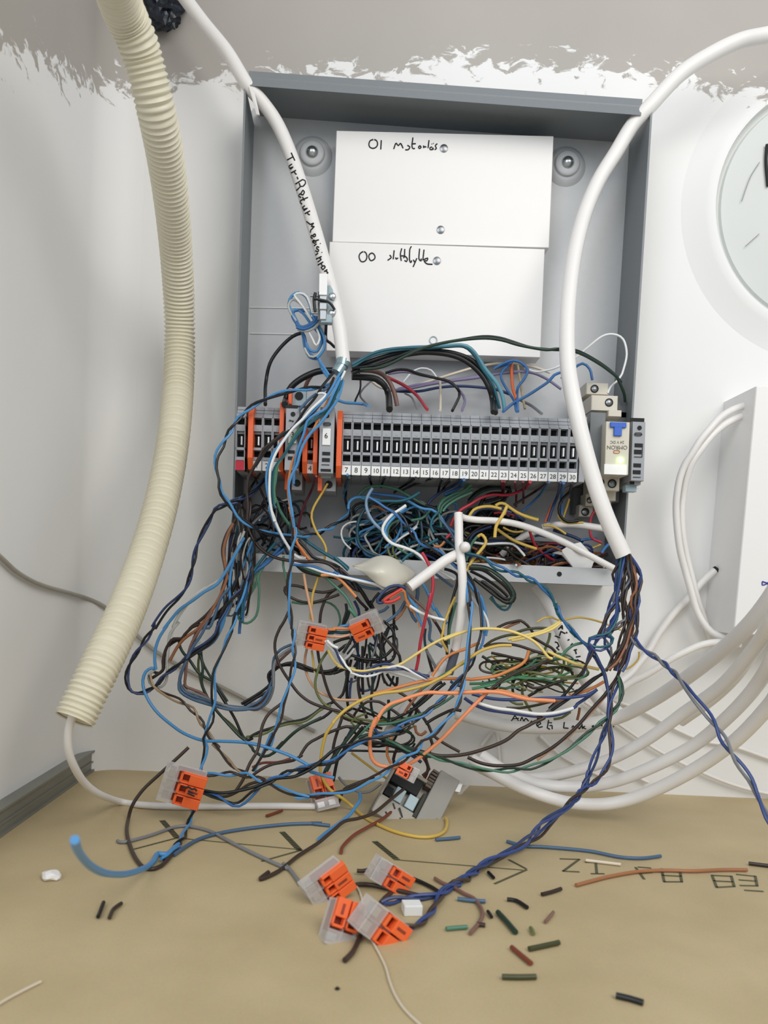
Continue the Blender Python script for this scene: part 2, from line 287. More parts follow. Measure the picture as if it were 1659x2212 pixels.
rg = MB().ring((121.74,-22.20,150.70), [(2.6, 0), (2.6, .5), (2.1, .5), (2.1, 0)], 24); tag(rg.build('plug_ring', M_bluegrey), 'small round ring outline low on the lower white plate', 'ring')

# ------------------------------------------------------------------ terminal row on its rail
P0, P1, PB = Vector((67.72,-62.00,96.08)), Vector((207.19,-62.00,98.38)), Vector((69.49,-62.00,57.82))
PITCH = (P1-P0).length/24; U = (P1-P0).normalized(); HT = (P0-PB).length; D = (PB-P0).normalized(); D = (D-U*D.dot(U)).normalized()
rail = empty('din_rail', (120, 0, 70), 'steel mounting rail behind the grey terminal blocks', 'rail')
b = MB()
r0, r1 = Vector((-2.89,-16.00,100.82)), Vector((259.84,-16.00,99.55)); ru = (r1-r0).normalized(); rd = D
for o0, o1, dep in ((4, 12, 0), (12, 27, 7), (27, 35, 0)):
    q = [r0+rd*o0, r1+rd*o0, r1+rd*o1, r0+rd*o1]; q = [p+Vector((0, dep, 0)) for p in q]; b.slab(q, 1.2)
b.build('rail', M_metal, rail)
def frame(o, wd=None):
    o = Vector(o)
    return lambda p: o+U*p.x+D*p.z+Vector((0, p.y, 0))
W_ = PITCH*.965
def block_meshes():
    I = lambda p: Vector((p.x, p.y, -p.z))
    H = HT; b = MB()
    b.box(0, W_, 7, 46, .0*H, .99*H, I)
    b.box(0, .55, 0, 7, .17*H, .99*H, I); b.box(W_-.55, W_, 0, 7, .17*H, .99*H, I)
    for z0, z1, y in ((0, .045, 5.5), (.06, .105, 4), (.12, .172, 2.2), (.172, .19, 0), (.30, .395, .2), (.395, .43, 2.5), (.645, .685, 0), (.79, .84, .3)): b.box(0, W_, y, 8, z0*H, z1*H, I)
    b.box(W_*.36, W_*.62, 0, .3, .345*H, .37*H, I)
    b.box(0, W_, 2, 8, .84*H, .99*H, I)
    op = MB().box(.55, W_-.55, 5.6, 6.9, .19*H, .30*H, I); op2 = MB().box(.55, W_-.55, 5.6, 6.9, .685*H, .79*H, I)
    sl = MB().box(.55, W_-.55, 4.6, 6.9, .43*H, .645*H, I)
    ct = MB().box(W_*.5, W_*.66, 1.6, 5, .47*H, .60*H, I); ct2 = MB().box(W_*.25, W_*.80, 2.0, 2.6, .625*H, .65*H, I)
    mk = MB().box(.25, W_-.25, -.3, 2, .85*H, .995*H, I)
    return [('body', b, M_term), ('wire_opening', op, M_dark), ('wire_opening', op2, M_dark), ('knife_slot', sl, M_dark), ('contact', ct, mat('contact_metal', 'dfe1e2', .5, .3)), ('marker', mk, M_tag)]
PROTO = None
RROT = Matrix(((U.x, 0, -D.x), (0, 1, 0), (U.z, 0, -D.z))).to_4x4()
def terminal(o, num, label, group=None, red=False, ntag=True):
    global PROTO
    t = empty('terminal_block', tuple(o), label, 'terminal block', group); t.matrix_world = Matrix.Translation(Vector(o)*K) @ RROT
    if PROTO is None:
        t['at'] = [0, 0, 0]; PROTO = []
        for nm, bb_, m in block_meshes(): PROTO.append(bb_.build(nm, m, t))
        parts = PROTO
    else:
        parts = []
        for q in PROTO:
            c = q.copy(); C.objects.link(c); c.parent = t; parts.append(c)
    t['at'] = list(o); mk = parts[5]
    if red: mk.data = mk.data.copy(); mk.data.materials[0] = M_redtag; mk['label'] = 'red marker tag'
    if num:
        me = text_mesh(num, 3.7 if len(num) > 1 else 4.2); me.materials.clear(); me.materials.append(M_ink)
        n = bpy.data.objects.new('number', me); C.objects.link(n); n.parent = mk
        n.matrix_local = Matrix.Translation(Vector((W_*.5, -.42, -.925*HT))*K) @ Matrix.Rotation(math.pi/2, 4, 'X')
    return t
WORDS = ' one two three four five six seven eight nine ten eleven twelve thirteen fourteen fifteen sixteen seventeen eighteen nineteen twenty twenty-one twenty-two twenty-three twenty-four twenty-five twenty-six twenty-seven twenty-eight twenty-nine thirty'.split(' ')
for k in range(24):
    terminal(P0+U*PITCH*k, str(7+k), 'grey terminal block with the white tag marked %s in the long row' % WORDS[7+k], 'numbered blocks of the long terminal row')
L0 = Vector((4.72,-62.00,95.71))
terminal(L0+U*.3, None, 'leftmost grey terminal block with a red marker', red=True)
for k, nm in enumerate(('1', '2')): terminal(Vector((15.05,-62.00,95.97))+U*PITCH*k, nm, 'grey terminal block tagged %s between the left orange plates' % WORDS[int(nm)])
terminal(Vector((46.21,-60.00,96.17)), '4', 'grey terminal block marked 4 left of the tall fuse block 6')
terminal(Vector((15.05,-62.00,95.97))+U*PITCH*2, None, 'grey terminal block without a tag squeezed against the second orange plate')
q = Vector((207.99,-62.00,98.69)); ep = MB()
ep.slab([q, q+U*3.4, q+U*3.4+D*HT, q+D*HT], 44, .3)
for a_, c_ in ((.05, .09), (.22, .33), (.68, .79)): pass
tag(ep.build('end_plate', M_term), 'grey end plate closing the terminal row beside the relay', 'plate')
# orange separator plates: a thin plate with cut-back corners
def sep(x, y0, y1, wd, label, d0=66.5, cut0=6, cut1=6, dep=48):
    o = Vector(x); H = y1-y0; I = lambda px_, y, z: o+U*px_+D*z+Vector((0, y, 0))
    prof = [(cut0, 0), (0, cut0*1.05), (0, H-cut1*1.05), (cut1*.7, H), (dep, H), (dep, 0)]; n = len(prof)
    b = MB(); b.add([I(0, y, z+y0) for y, z in prof]+[I(wd, y, z+y0) for y, z in prof], [tuple(range(n)), tuple(range(2*n-1, n-1, -1))]+[(i, n+i, n+(i+1) % n, (i+1) % n) for i in range(n)])
    return tag(b.build('separator_plate', M_orange, bevel=.2), label, 'plate', 'orange separator plates on the rail')
sep((12.69,-66.00,94.88), -1, 36.5, 3.0, 'leftmost orange separator plate beside the red marked block')
sep((30.88,-66.00,95.78), -2, 38, 2.6, 'orange separator plate left of the left fuse block', cut0=1.5)
sep((44.81,-66.00,83.50), 0, 26, 2.8, 'short dark orange separator plate beside block 4', cut0=1)
sep((51.06,-66.00,85.48), 0, 28, 2.6, 'orange separator plate touching the left side of fuse block 6', cut0=2)
sep((64.44,-66.00,95.55), 0, 39.5, 3.1, 'orange separator plate just left of block 7')
def bar(q, label): return tag(MB().slab(q, 26, .2).build('separator_plate', M_orange), label, 'plate', 'orange separator plates on the rail')
bar([(54.26,-56.00,59.36),(56.85,-56.00,59.39),(57.00,-56.00,48.64),(54.41,-56.00,48.62)], 'orange strip below fuse block 6'); bar([(34.36,-54.00,59.96),(36.31,-54.00,59.98),(36.45,-54.00,48.54),(34.49,-54.00,48.52)], 'orange strip below the left fuse block')
bar([(34.03,-50.00,109.66),(36.07,-50.00,109.68),(36.19,-50.00,100.21),(34.14,-50.00,100.18)], 'orange strip standing above the left fuse block')
# tall fuse blocks
def fuse(label, body, dep, darks, marker, num, numat, holes, foot, extra=(), lines=()):
    q = body[0]; t = empty('fuse_block', [sum(p[i] for p in q)/4 for i in range(3)], label, 'fuse block')
    b = MB()
    for s in body: b.slab(s, dep, .3)
    if foot: b.slab(foot, 30, .3)
    b.build('body', M_term, t)
    d = MB()
    for s in darks: d.slab(s, .6)
    if darks: d.build('fuse_window', M_dark, t)
    for c_, r in holes: MB().disc(c_, r, .5, 18).build('screw_hole', M_dark, t)
    for s in extra: MB().slab(s, 6, .3).build('tab', M_bluegrey, t)
    if marker:
        mk = MB().slab(marker, .8, .1).build('marker', M_tag, t)
        if num: put_text(num, 4.2, numat, mk, M_ink, 2)
    if lines: strokes(lines, 'fuse_symbol', t, r=.18)
    return t
fuse('tall grey fuse block with white tag 6 left of block 7', [[(54.67,-70.00,94.96),(63.04,-70.00,95.06),(63.60,-70.00,57.26),(55.19,-70.00,57.17)]], 50,
  [[(56.95,-70.40,69.41),(61.48,-70.40,69.46),(61.51,-70.40,67.59),(56.98,-70.40,67.54)], [(56.95,-70.40,65.87),(61.48,-70.40,65.92),(61.51,-70.40,63.84),(56.98,-70.40,63.79)], [(58.64,-70.40,94.98),(61.36,-70.40,95.01),(61.38,-70.40,93.44),(58.66,-70.40,93.41)], [(56.46,-70.40,59.62),(62.34,-70.40,59.68),(62.36,-70.40,58.23),(56.49,-70.40,58.16)]], [(56.57,-70.80,82.82),(61.25,-70.80,82.87),(61.39,-70.80,73.34),(56.70,-70.80,73.28)], '6', (58.76,-71.00,78.45), [((58.84,-70.40,90.13), 1.3), ((60.77,-52.60,52.96), 2.3)], [(55.12,-52.00,60.53),(64.94,-52.00,60.64),(65.11,-52.00,49.15),(55.28,-52.00,49.05)], [[(55.96,-58.00,59.46),(62.21,-58.00,59.52),(62.26,-58.00,56.10),(56.01,-58.00,56.03)]],
  [[(57.14,-70.50,86.05),(60.70,-70.50,86.14),(60.68,-70.50,84.65),(57.08,-70.50,84.56),(57.14,-70.50,86.05)],[(56.63,-70.50,85.28),(61.15,-70.50,85.42)],[(56.76,-70.50,62.01),(61.38,-70.50,62.07)]])
fuse('tall grey fuse block standing left of the core fan, its white tag half hidden', [[(35.00,-70.00,93.98),(42.65,-70.00,94.07),(43.11,-70.00,57.95),(35.42,-70.00,57.87)]], 50,
  [[(37.23,-70.40,69.38),(40.92,-70.40,69.42),(40.94,-70.40,67.60),(37.25,-70.40,67.56)], [(37.22,-70.40,65.80),(40.91,-70.40,65.84),(40.93,-70.40,63.93),(37.24,-70.40,63.89)], [(34.58,-70.40,95.11),(41.68,-70.40,95.20),(41.70,-70.40,93.54),(34.60,-70.40,93.46)]], [(36.96,-70.80,81.85),(41.56,-70.80,81.90),(41.66,-70.80,73.41),(37.06,-70.80,73.36)], '3', (39.39,-71.00,78.12), [((39.08,-70.40,90.07), 1.35), ((41.62,-50.60,53.14), 2.1), ((40.04,-44.60,106.57), 2.5)], [(38.16,-50.00,59.92),(44.51,-50.00,59.99),(44.65,-50.00,49.11),(38.29,-50.00,49.04)], [[(35.82,-44.00,111.11),(44.29,-44.00,111.21),(44.42,-44.00,100.74),(35.94,-44.00,100.64)]],
  [[(36.82,-70.50,86.17),(39.75,-70.50,86.19)],[(37.22,-70.50,86.81),(39.36,-70.50,85.59)]])
fuse('grey fuse block overhanging the right rim beside the relay', [[(238.51,-62.00,97.33),(246.07,-62.00,97.41),(247.24,-62.00,62.91),(239.65,-62.00,62.83)], [(240.27,-58.00,64.98),(246.88,-58.00,65.05),(247.01,-58.00,61.17),(240.40,-58.00,61.10)]], 46,
  [[(240.40,-62.40,84.67),(244.73,-62.40,84.72),(244.81,-62.40,82.54),(240.47,-62.40,82.49)], [(240.32,-62.40,80.95),(244.65,-62.40,81.00),(244.74,-62.40,78.50),(240.40,-62.40,78.45)], [(240.42,-62.40,72.95),(244.84,-62.40,73.00),(244.91,-62.40,70.82),(240.49,-62.40,70.77)], [(240.35,-62.40,68.98),(244.85,-62.40,69.03),(244.93,-62.40,66.77),(240.42,-62.40,66.72)], [(237.51,-60.00,99.93),(245.92,-60.00,100.03),(245.99,-60.00,97.81),(237.58,-60.00,97.71)], [(240.30,-58.40,63.22),(242.90,-58.40,63.24),(242.97,-58.40,61.12),(240.37,-58.40,61.09)]], None, None, None, [((242.64,-62.40,93.81), 1.3)], None, [[(239.38,-54.00,61.34),(246.05,-54.00,61.41),(246.18,-54.00,57.49),(239.51,-54.00,57.42)]],
  [[(240.18,-62.50,90.73),(243.86,-62.50,90.79),(243.79,-62.50,89.34),(240.12,-62.50,89.24),(240.18,-62.50,90.73)],[(239.58,-62.50,89.94),(244.40,-62.50,90.01)],[(240.43,-62.50,76.74),(245.26,-62.50,76.81)],[(240.54,-62.50,64.88),(245.05,-62.50,64.94)],[(244.99,-62.50,84.72),(245.10,-62.50,76.80)]])

# ------------------------------------------------------------------ relay on its socket
rl = empty('relay', (236.90,-40.00,86.56), 'cream relay with a blue latch and lit green lamp on a grey socket', 'relay')
MB().slab([(221.70,-30.00,109.52),(247.17,-30.00,109.81),(248.47,-30.00,70.44),(222.90,-30.00,70.16)], 24).build('socket', M_socket, rl)
part(MB().slab([(214.25,-58.00,102.65),(223.51,-58.00,102.76),(224.65,-58.00,66.39),(215.36,-58.00,66.29)], 28, .6).build('side_cover', M_smoke, rl), 'smoked clear side of the relay')
MB().slab([(221.55,-66.00,95.81),(235.51,-66.00,95.97),(236.52,-66.00,65.37),(222.51,-66.00,65.22)], 36, .5).build('front', M_cream, rl)
lt = MB(); lt.slab([(223.76,-67.60,95.24),(233.04,-67.60,95.34),(233.13,-67.60,92.56),(223.85,-67.60,92.45)], 2, .2); lt.slab([(226.09,-67.60,92.75),(230.53,-67.60,92.80),(230.70,-67.60,87.63),(226.26,-67.60,87.58)], 2, .2); part(lt.build('latch', M_relay_blue, rl), 'blue t shaped latch')
part(MB().slab([(221.92,-66.60,71.02),(235.13,-66.60,71.16),(235.33,-66.60,65.32),(222.10,-66.60,65.18)], 1).build('label_strip', mat('label_white', 'f6f6f2', .5), rl), 'blank white strip')
part(MB().disc((231.25,-66.80,73.60), 1.5, .8, 18, dome=.7).build('lamp', M_led, rl), 'lit green lamp')
strokes([[(227.13,-66.20,79.11),(230.17,-66.20,79.18),(230.17,-66.20,77.81),(227.13,-66.20,77.74),(227.13,-66.20,79.11)]], 'symbol', rl, mat('orange_ink', 'b06a3a', .6), .22)
for txt, sz, at_ in (('24 V DC', 2.3, (228.64,-66.20,84.07)), ('OMRON', 3.2, (228.82,-66.20,81.11))):
    put_text(txt, sz, at_, rl, mat('grey_ink', '6a675c', .6), 182.2, 'lettering')
for q, dp in (([(216.39,-38.00,125.06),(230.07,-38.00,125.22),(230.30,-38.00,118.07),(216.60,-38.00,117.91)], 24), ([(217.15,-48.00,115.13),(233.21,-48.00,115.31),(233.51,-48.00,106.11),(217.43,-48.00,105.92)], 30), ([(223.23,-50.00,66.79),(236.75,-50.00,66.94),(237.05,-50.00,57.93),(223.51,-50.00,57.78)], 30), ([(230.99,-40.00,59.49),(238.28,-40.00,59.56),(238.49,-40.00,52.98),(231.20,-40.00,52.91)], 20), ([(223.54,-26.00,58.33),(228.83,-26.00,58.38),(229.07,-26.00,50.74),(223.78,-26.00,50.69)], 12), ([(221.43,-20.00,51.89),(230.58,-20.00,51.98),(230.81,-20.00,44.46),(221.66,-20.00,44.37)], 12)):
    MB().slab(q, dp, .5).build('terminal_cap', M_cream, rl)
for q in ([(227.40,-50.00,106.24),(235.34,-50.00,106.33),(235.47,-50.00,102.50),(227.52,-50.00,102.41)], [(233.18,-34.00,54.00),(237.53,-34.00,54.04),(237.68,-34.00,49.31),(233.33,-34.00,49.27)]): MB().slab(q, 10, .4).build('release_tab', M_cream, rl)

MB().slab([(237.28,-26.00,65.65),(247.86,-26.00,65.76),(248.25,-26.00,53.98),(237.66,-26.00,53.87)], 20, .4).build('foot', M_term, rl)
MB().slab([(238.91,-30.00,116.25),(245.65,-30.00,116.33),(245.98,-30.00,106.26),(239.23,-30.00,106.18)], 20, .4).build('foot', M_socket, rl)
MB().slab([(219.25,-12.00,63.79),(227.40,-12.00,63.87),(227.92,-12.00,46.82),(219.76,-12.00,46.74)], 8, .3).build('foot', M_socket, rl)
for q, r in (((221.55,-38.30,121.36), 2.5), ((228.00,-48.30,111.04), 2.5), ((225.36,-50.30,62.65), 2.2), ((232.32,-50.30,62.16), 2.7), ((225.52,-20.30,47.46), 2.6), ((226.23,-26.30,54.39), 2.0)):
    s = MB().disc(q, r, .5, 20).build('screw_hole', M_dark, rl)
    MB().disc((q[0]-.3, q[1]-.5, q[2]-.2), r*.72, .5, 18, dome=.5).build('screw', M_screw, s, True, origin=q)

# ------------------------------------------------------------------ metal clip and blue coil beside the marked cable
cl = empty('cable_clip', (53.41,-64.00,159.48), 'shiny metal clip with screws fastened to the marked white cable', 'clip')
part(MB().slab([(50.40,-66.00,171.95),(55.04,-66.00,172.11),(55.41,-66.00,160.02),(50.77,-66.00,159.86)], 1.2, .2).build('strip', mat('bright_white', 'f4f4f4', .35), cl), 'blank white strip')
MB().slab([(51.07,-65.00,162.13),(55.14,-65.00,162.27),(55.46,-65.00,152.03),(51.39,-65.00,151.90)], 6, .4).build('clamp_body', M_metal, cl)
MB().slab([(51.54,-64.00,152.24),(55.23,-64.00,152.36),(55.41,-64.00,146.63),(51.71,-64.00,146.51)], 5, .4).build('clamp_body', M_metal, cl)
MB().slab([(55.04,-62.00,166.98),(56.89,-62.00,167.07),(58.46,-62.00,164.75),(59.40,-62.00,148.48),(57.89,-62.00,145.27),(55.98,-62.00,146.38)], 4, .5).build('back_plate', M_bluegrey, cl)
MB().slab([(52.12,-63.00,150.00),(58.70,-63.00,150.21),(58.85,-63.00,145.42),(52.27,-63.00,145.21)], 5, .5).build('jaw', M_bluegrey, cl)
MB().slab([(49.92,-63.00,162.77),(50.99,-63.00,162.81),(51.49,-63.00,146.78),(50.41,-63.00,146.75)], 3).build('side_plate', M_socket, cl)
for pth in ([(45.6,-64,159.8),(50,-64,160)], [(46.9,-64,150.1),(50.4,-64,150.2)]): MB().tube(pth, .9, 8, smooth=False).build('pin', M_metal, cl, True)
for q in ((58.28,-62.60,160.60), (58.61,-62.60,151.12)): MB().disc(q, 2.2, .6, 16, dome=.8).build('screw', M_metal, cl, True)
tie = MB().tube([(48.7,-66,160.9),(48,-66,157.5),(48.4,-66,153.3),(49,-66,150.4)], .9, 8); tie.tube([(48.1,-67,157.2),(52.2,-66.1,156.9),(56,-65.3,156.5),(58.5,-64.6,154.7),(60.1,-64,152.4)], .8, 8)
part(tie.build('tie_wire', wm('K'), cl, True), 'black wire tied round the clip')
co = empty('wire_coil', (44.89,-50.00,146.76), 'coil of blue and pale wire wrapped in its middle beside the clip', 'wire coil')
for c_, r, pth in (('LB', .85, [(50,-46,128.8),(45.5,-46.4,129.5),(42.5,-47,134.7),(40.9,-47.7,142.3),(38.2,-48.3,148),(34.5,-49,154.5),(31.8,-49.5,159.1),(33.6,-50,163.9),(37.6,-50.4,166),(42.2,-50.9,163.6),(45,-51.4,158.1),(46.8,-52,151.6),(51.1,-52,145.4),(54.3,-52,139.2),(54.1,-52,132.8),(50.4,-52,127.7)]),
  ('B', .85, [(48.7,-50,128.2),(44,-50,132.9),(42.2,-50,140.7),(36.8,-50,148.3),(34.4,-50,152.1),(35.5,-50,155.2),(39.5,-50,155.9),(44,-50,154.6),(47.3,-50,148.9),(52.1,-50,143.2),(53.8,-50,137.8),(52.1,-50,131.3),(48.2,-50,128.1)]),
  ('LG', .75, [(42.6,-52,133.2),(45.8,-51.8,128.5),(50.3,-51.7,129.2),(53.5,-51.5,134.4),(54.8,-51.3,140.4),(51,-51.1,146.7),(44.7,-50.8,153.4),(38.3,-50.6,160),(34.2,-50.4,161.8),(31.9,-50.3,158.8),(32.5,-50.2,155.4),(36.8,-50,149.3)]),
  ('W', .7, [(44.8,-54,142.5),(47.5,-53.8,137.8),(49.6,-53.7,134.5),(51.5,-53.6,138.1),(50.2,-53.4,143),(42.7,-53,154.5),(38,-52.8,160.2),(35.3,-52.6,163.6),(38.8,-52.5,165),(42.8,-52.4,163.1),(45.9,-52.1,155.9),(46.3,-52,151.6)]),
  ('LB', .8, [(43.3,-50,136.8),(46,-50,132.5),(50.1,-50,132.2),(52.3,-50,137.2),(51.1,-50,142.1),(45.9,-50,147.8),(40.5,-50,154.4),(36,-50,156.2),(34.6,-50,153.1),(36.3,-50,148.8)])):
    MB().tube(pth, r, 8).build('loop', wm(c_), co, True)
for k, pth in enumerate(([(37.4,-56,145.4),(41.4,-56,144.2),(46.2,-56,146.4),(49.6,-56,150),(47,-48,153)], [(37.7,-56,144),(41.9,-56,143),(46.8,-56,145.2),(50.1,-56,149)], [(38.4,-55,143.1),(43.4,-55,142.4),(48.3,-55,144.6),(50.9,-55,147.4),(51.3,-48,148.2)])):
    MB().tube(pth, .95, 8).build('wrap', wm(('B', 'B', 'LG')[k]), co, True)
MB().tube([(50.7,-50,128.3),(53,-55,123),(55.1,-60,117.9),(58.3,-62,113.7)], .85, 8).build('tail', wm('LB'), co, True)

# ------------------------------------------------------------------ cables
def cable(name, pth, r, label, sides=14, group=None, m=None, cat='cable'):
    return tag(MB().tube(pth, r, sides, step=3).build(name, m or M_white_cable, smooth=True), label, cat, group)
def frayed(p, q, n=14, l=5): pass
# marked cable at left with its fanned cores
pl = [(-46.9,-30,352.8),(-28.8,-32,330.6),(-13.3,-36,311.9),(-0.5,-38,292.8),(9.2,-36,283.6),(17.8,-34,273.7),(26,-36,257.7),(34.6,-40,235.8),(42.7,-45,212.5),(51.4,-52,185.6),(59.4,-57,158.6),(63.8,-60,140.4),(66.6,-62,122.6)]
lc = empty('marked_cable', pl[0], 'white cable with handwriting along it, entering the box at upper left', 'cable')
MB().tube(pl, 4.1, 16, step=3).build('sheath', M_white_cable, lc, True)
strokes([[(28.74,-41.24,251.70),(29.15,-41.34,250.91),(29.55,-41.49,250.09),(29.96,-41.64,249.28),(30.36,-41.75,248.49),(30.77,-41.91,247.67),(31.18,-42.07,246.85)],[(26.40,-39.95,248.07),(27.31,-40.85,248.10),(28.18,-41.40,248.30),(29.02,-41.65,248.66),(29.84,-41.65,249.14)],[(29.60,-42.06,244.78),(28.70,-41.46,244.43),(27.75,-40.46,244.29),(28.20,-40.61,242.94),(29.33,-41.81,242.76),(30.40,-42.46,242.85)],[(30.40,-42.46,242.85),(29.55,-41.96,242.41),(28.64,-40.99,242.22)],[(32.29,-43.17,240.67),(31.32,-42.90,240.23),(30.31,-42.30,239.95),(29.24,-41.05,240.00)],[(31.15,-42.85,240.11),(31.84,-43.23,238.77),(32.73,-43.57,238.17)],[(33.13,-43.84,236.40),(33.81,-44.18,235.02)],[(36.54,-44.21,234.92),(35.88,-44.50,234.30),(35.21,-44.60,233.78),(34.52,-44.55,233.32),(33.81,-44.30,232.97),(33.09,-43.85,232.71),(32.32,-43.04,232.63)],[(36.54,-44.21,234.92),(37.28,-43.95,234.72),(38.02,-43.59,234.57),(38.30,-44.23,232.72),(37.73,-44.91,231.55),(37.14,-45.25,230.54),(35.51,-45.11,230.45),(35.04,-44.88,231.42),(34.57,-44.64,232.40)],[(35.63,-45.16,230.36),(34.51,-44.65,229.45),(33.82,-44.05,229.11),(33.08,-42.94,229.02)],[(35.66,-45.32,225.69),(36.16,-45.67,226.34),(36.63,-45.77,227.11),(37.10,-45.78,227.93),(38.11,-46.02,226.76),(37.78,-46.22,225.83),(37.45,-46.26,224.96),(36.36,-45.77,225.42),(35.25,-45.02,226.00),(34.66,-44.11,225.11),(36.22,-45.66,223.72)],[(40.36,-46.61,223.48),(39.53,-46.86,222.95),(38.69,-46.86,222.54),(37.82,-46.61,222.25),(36.93,-46.11,222.07),(36.00,-45.21,222.08),(35.90,-44.72,221.01),(36.94,-45.92,219.77)],[(37.13,-46.26,223.66),(37.79,-46.61,222.52),(38.44,-46.92,221.40)],[(38.83,-47.35,218.28),(38.14,-46.85,217.93),(37.42,-46.07,217.70),(38.12,-46.74,216.33),(39.00,-47.49,216.27),(39.86,-47.99,216.32)],[(40.57,-48.19,216.52),(39.83,-47.99,216.07),(39.06,-47.54,215.74),(38.27,-46.71,215.58)],[(42.18,-48.74,214.70),(41.44,-48.74,214.28),(40.69,-48.54,213.95),(39.91,-48.14,213.70),(39.11,-47.42,213.60)],[(40.50,-48.44,214.20),(41.12,-48.87,212.75),(42.21,-49.26,212.27)],[(40.35,-48.12,208.66),(41.20,-49.02,207.75),(42.02,-49.74,206.92),(42.84,-50.32,206.16),(43.78,-50.67,206.42),(44.70,-50.72,206.81),(44.10,-50.87,205.80),(43.48,-50.76,204.90),(44.35,-51.16,204.68),(45.21,-51.36,204.55),(44.56,-51.36,203.78),(43.89,-51.16,203.11),(43.21,-50.71,202.54),(43.06,-50.51,201.34)],[(44.16,-51.48,198.97),(45.01,-52.13,199.37),(45.84,-52.43,199.92),(46.36,-52.79,198.70),(45.55,-52.54,198.15),(44.71,-51.93,198.77),(43.86,-51.18,199.45),(43.57,-50.69,198.54),(44.66,-51.85,197.37)],[(48.49,-53.66,196.07),(47.62,-53.66,195.76),(46.74,-53.41,195.54),(45.83,-52.86,195.46),(44.90,-52.01,195.49)],[(46.46,-53.31,195.39),(45.26,-52.41,196.25),(44.70,-51.71,195.43),(46.13,-53.12,194.18),(47.09,-53.62,194.93)],[(47.31,-53.88,193.56),(46.57,-53.48,193.12),(45.80,-52.74,192.83)],[(49.40,-54.28,193.75),(49.64,-54.34,193.59)],[(48.95,-54.79,191.26),(47.63,-54.24,191.79),(47.46,-54.19,190.71),(48.73,-54.99,189.65),(48.32,-54.84,188.67),(46.73,-53.49,189.68)],[(48.55,-55.03,187.81),(47.78,-54.43,187.47),(46.97,-53.26,187.35)],[(50.61,-55.68,188.08),(50.84,-55.73,187.93)],[(50.74,-56.13,185.55),(49.95,-55.93,185.22),(49.14,-55.44,185.00),(48.32,-54.69,184.88),(47.43,-53.14,185.09)],[(49.26,-55.54,184.98),(50.53,-56.30,183.76),(49.58,-55.80,183.19),(48.57,-54.65,182.87)],[(51.85,-56.85,182.16),(51.08,-56.69,181.73),(50.29,-56.24,181.42),(49.47,-55.44,181.24),(48.62,-54.04,181.29)],[(50.56,-56.39,181.63),(50.91,-56.64,180.78),(51.25,-56.88,179.95)],[(50.68,-56.42,179.08),(51.52,-56.97,179.45),(52.34,-57.28,179.92),(53.17,-57.57,178.94),(52.54,-57.56,178.17),(51.89,-57.31,177.50),(51.29,-56.91,178.24),(50.68,-56.47,178.99)],[(54.50,-57.89,177.44),(53.57,-57.94,176.81),(52.63,-57.74,176.28)],[(53.58,-57.99,176.63),(54.28,-58.16,176.06),(54.97,-58.21,175.53),(53.91,-58.29,174.54)]], 'handwriting', lc, r=.4)
part(MB().slab([(1.61,-42.00,288.88),(5.51,-43.00,284.72),(9.52,-46.00,270.27),(7.43,-45.00,271.01)], 1.2).build('sheath_flap', M_white_cable, lc), 'torn strip of white sheath')
foil = MB().tube([(66.2,-62,124.4),(65.6,-63,120.4)], 4.0, 14, smooth=False); foil.tube([(65.6,-63,120.9),(63.1,-64,116.3)], 3.6, 12, smooth=False)
part(foil.build('foil', mat('foil', '9fb6bd', .25, .6, vary=.3, scale=400), lc, True), 'crinkled foil at the cut end')
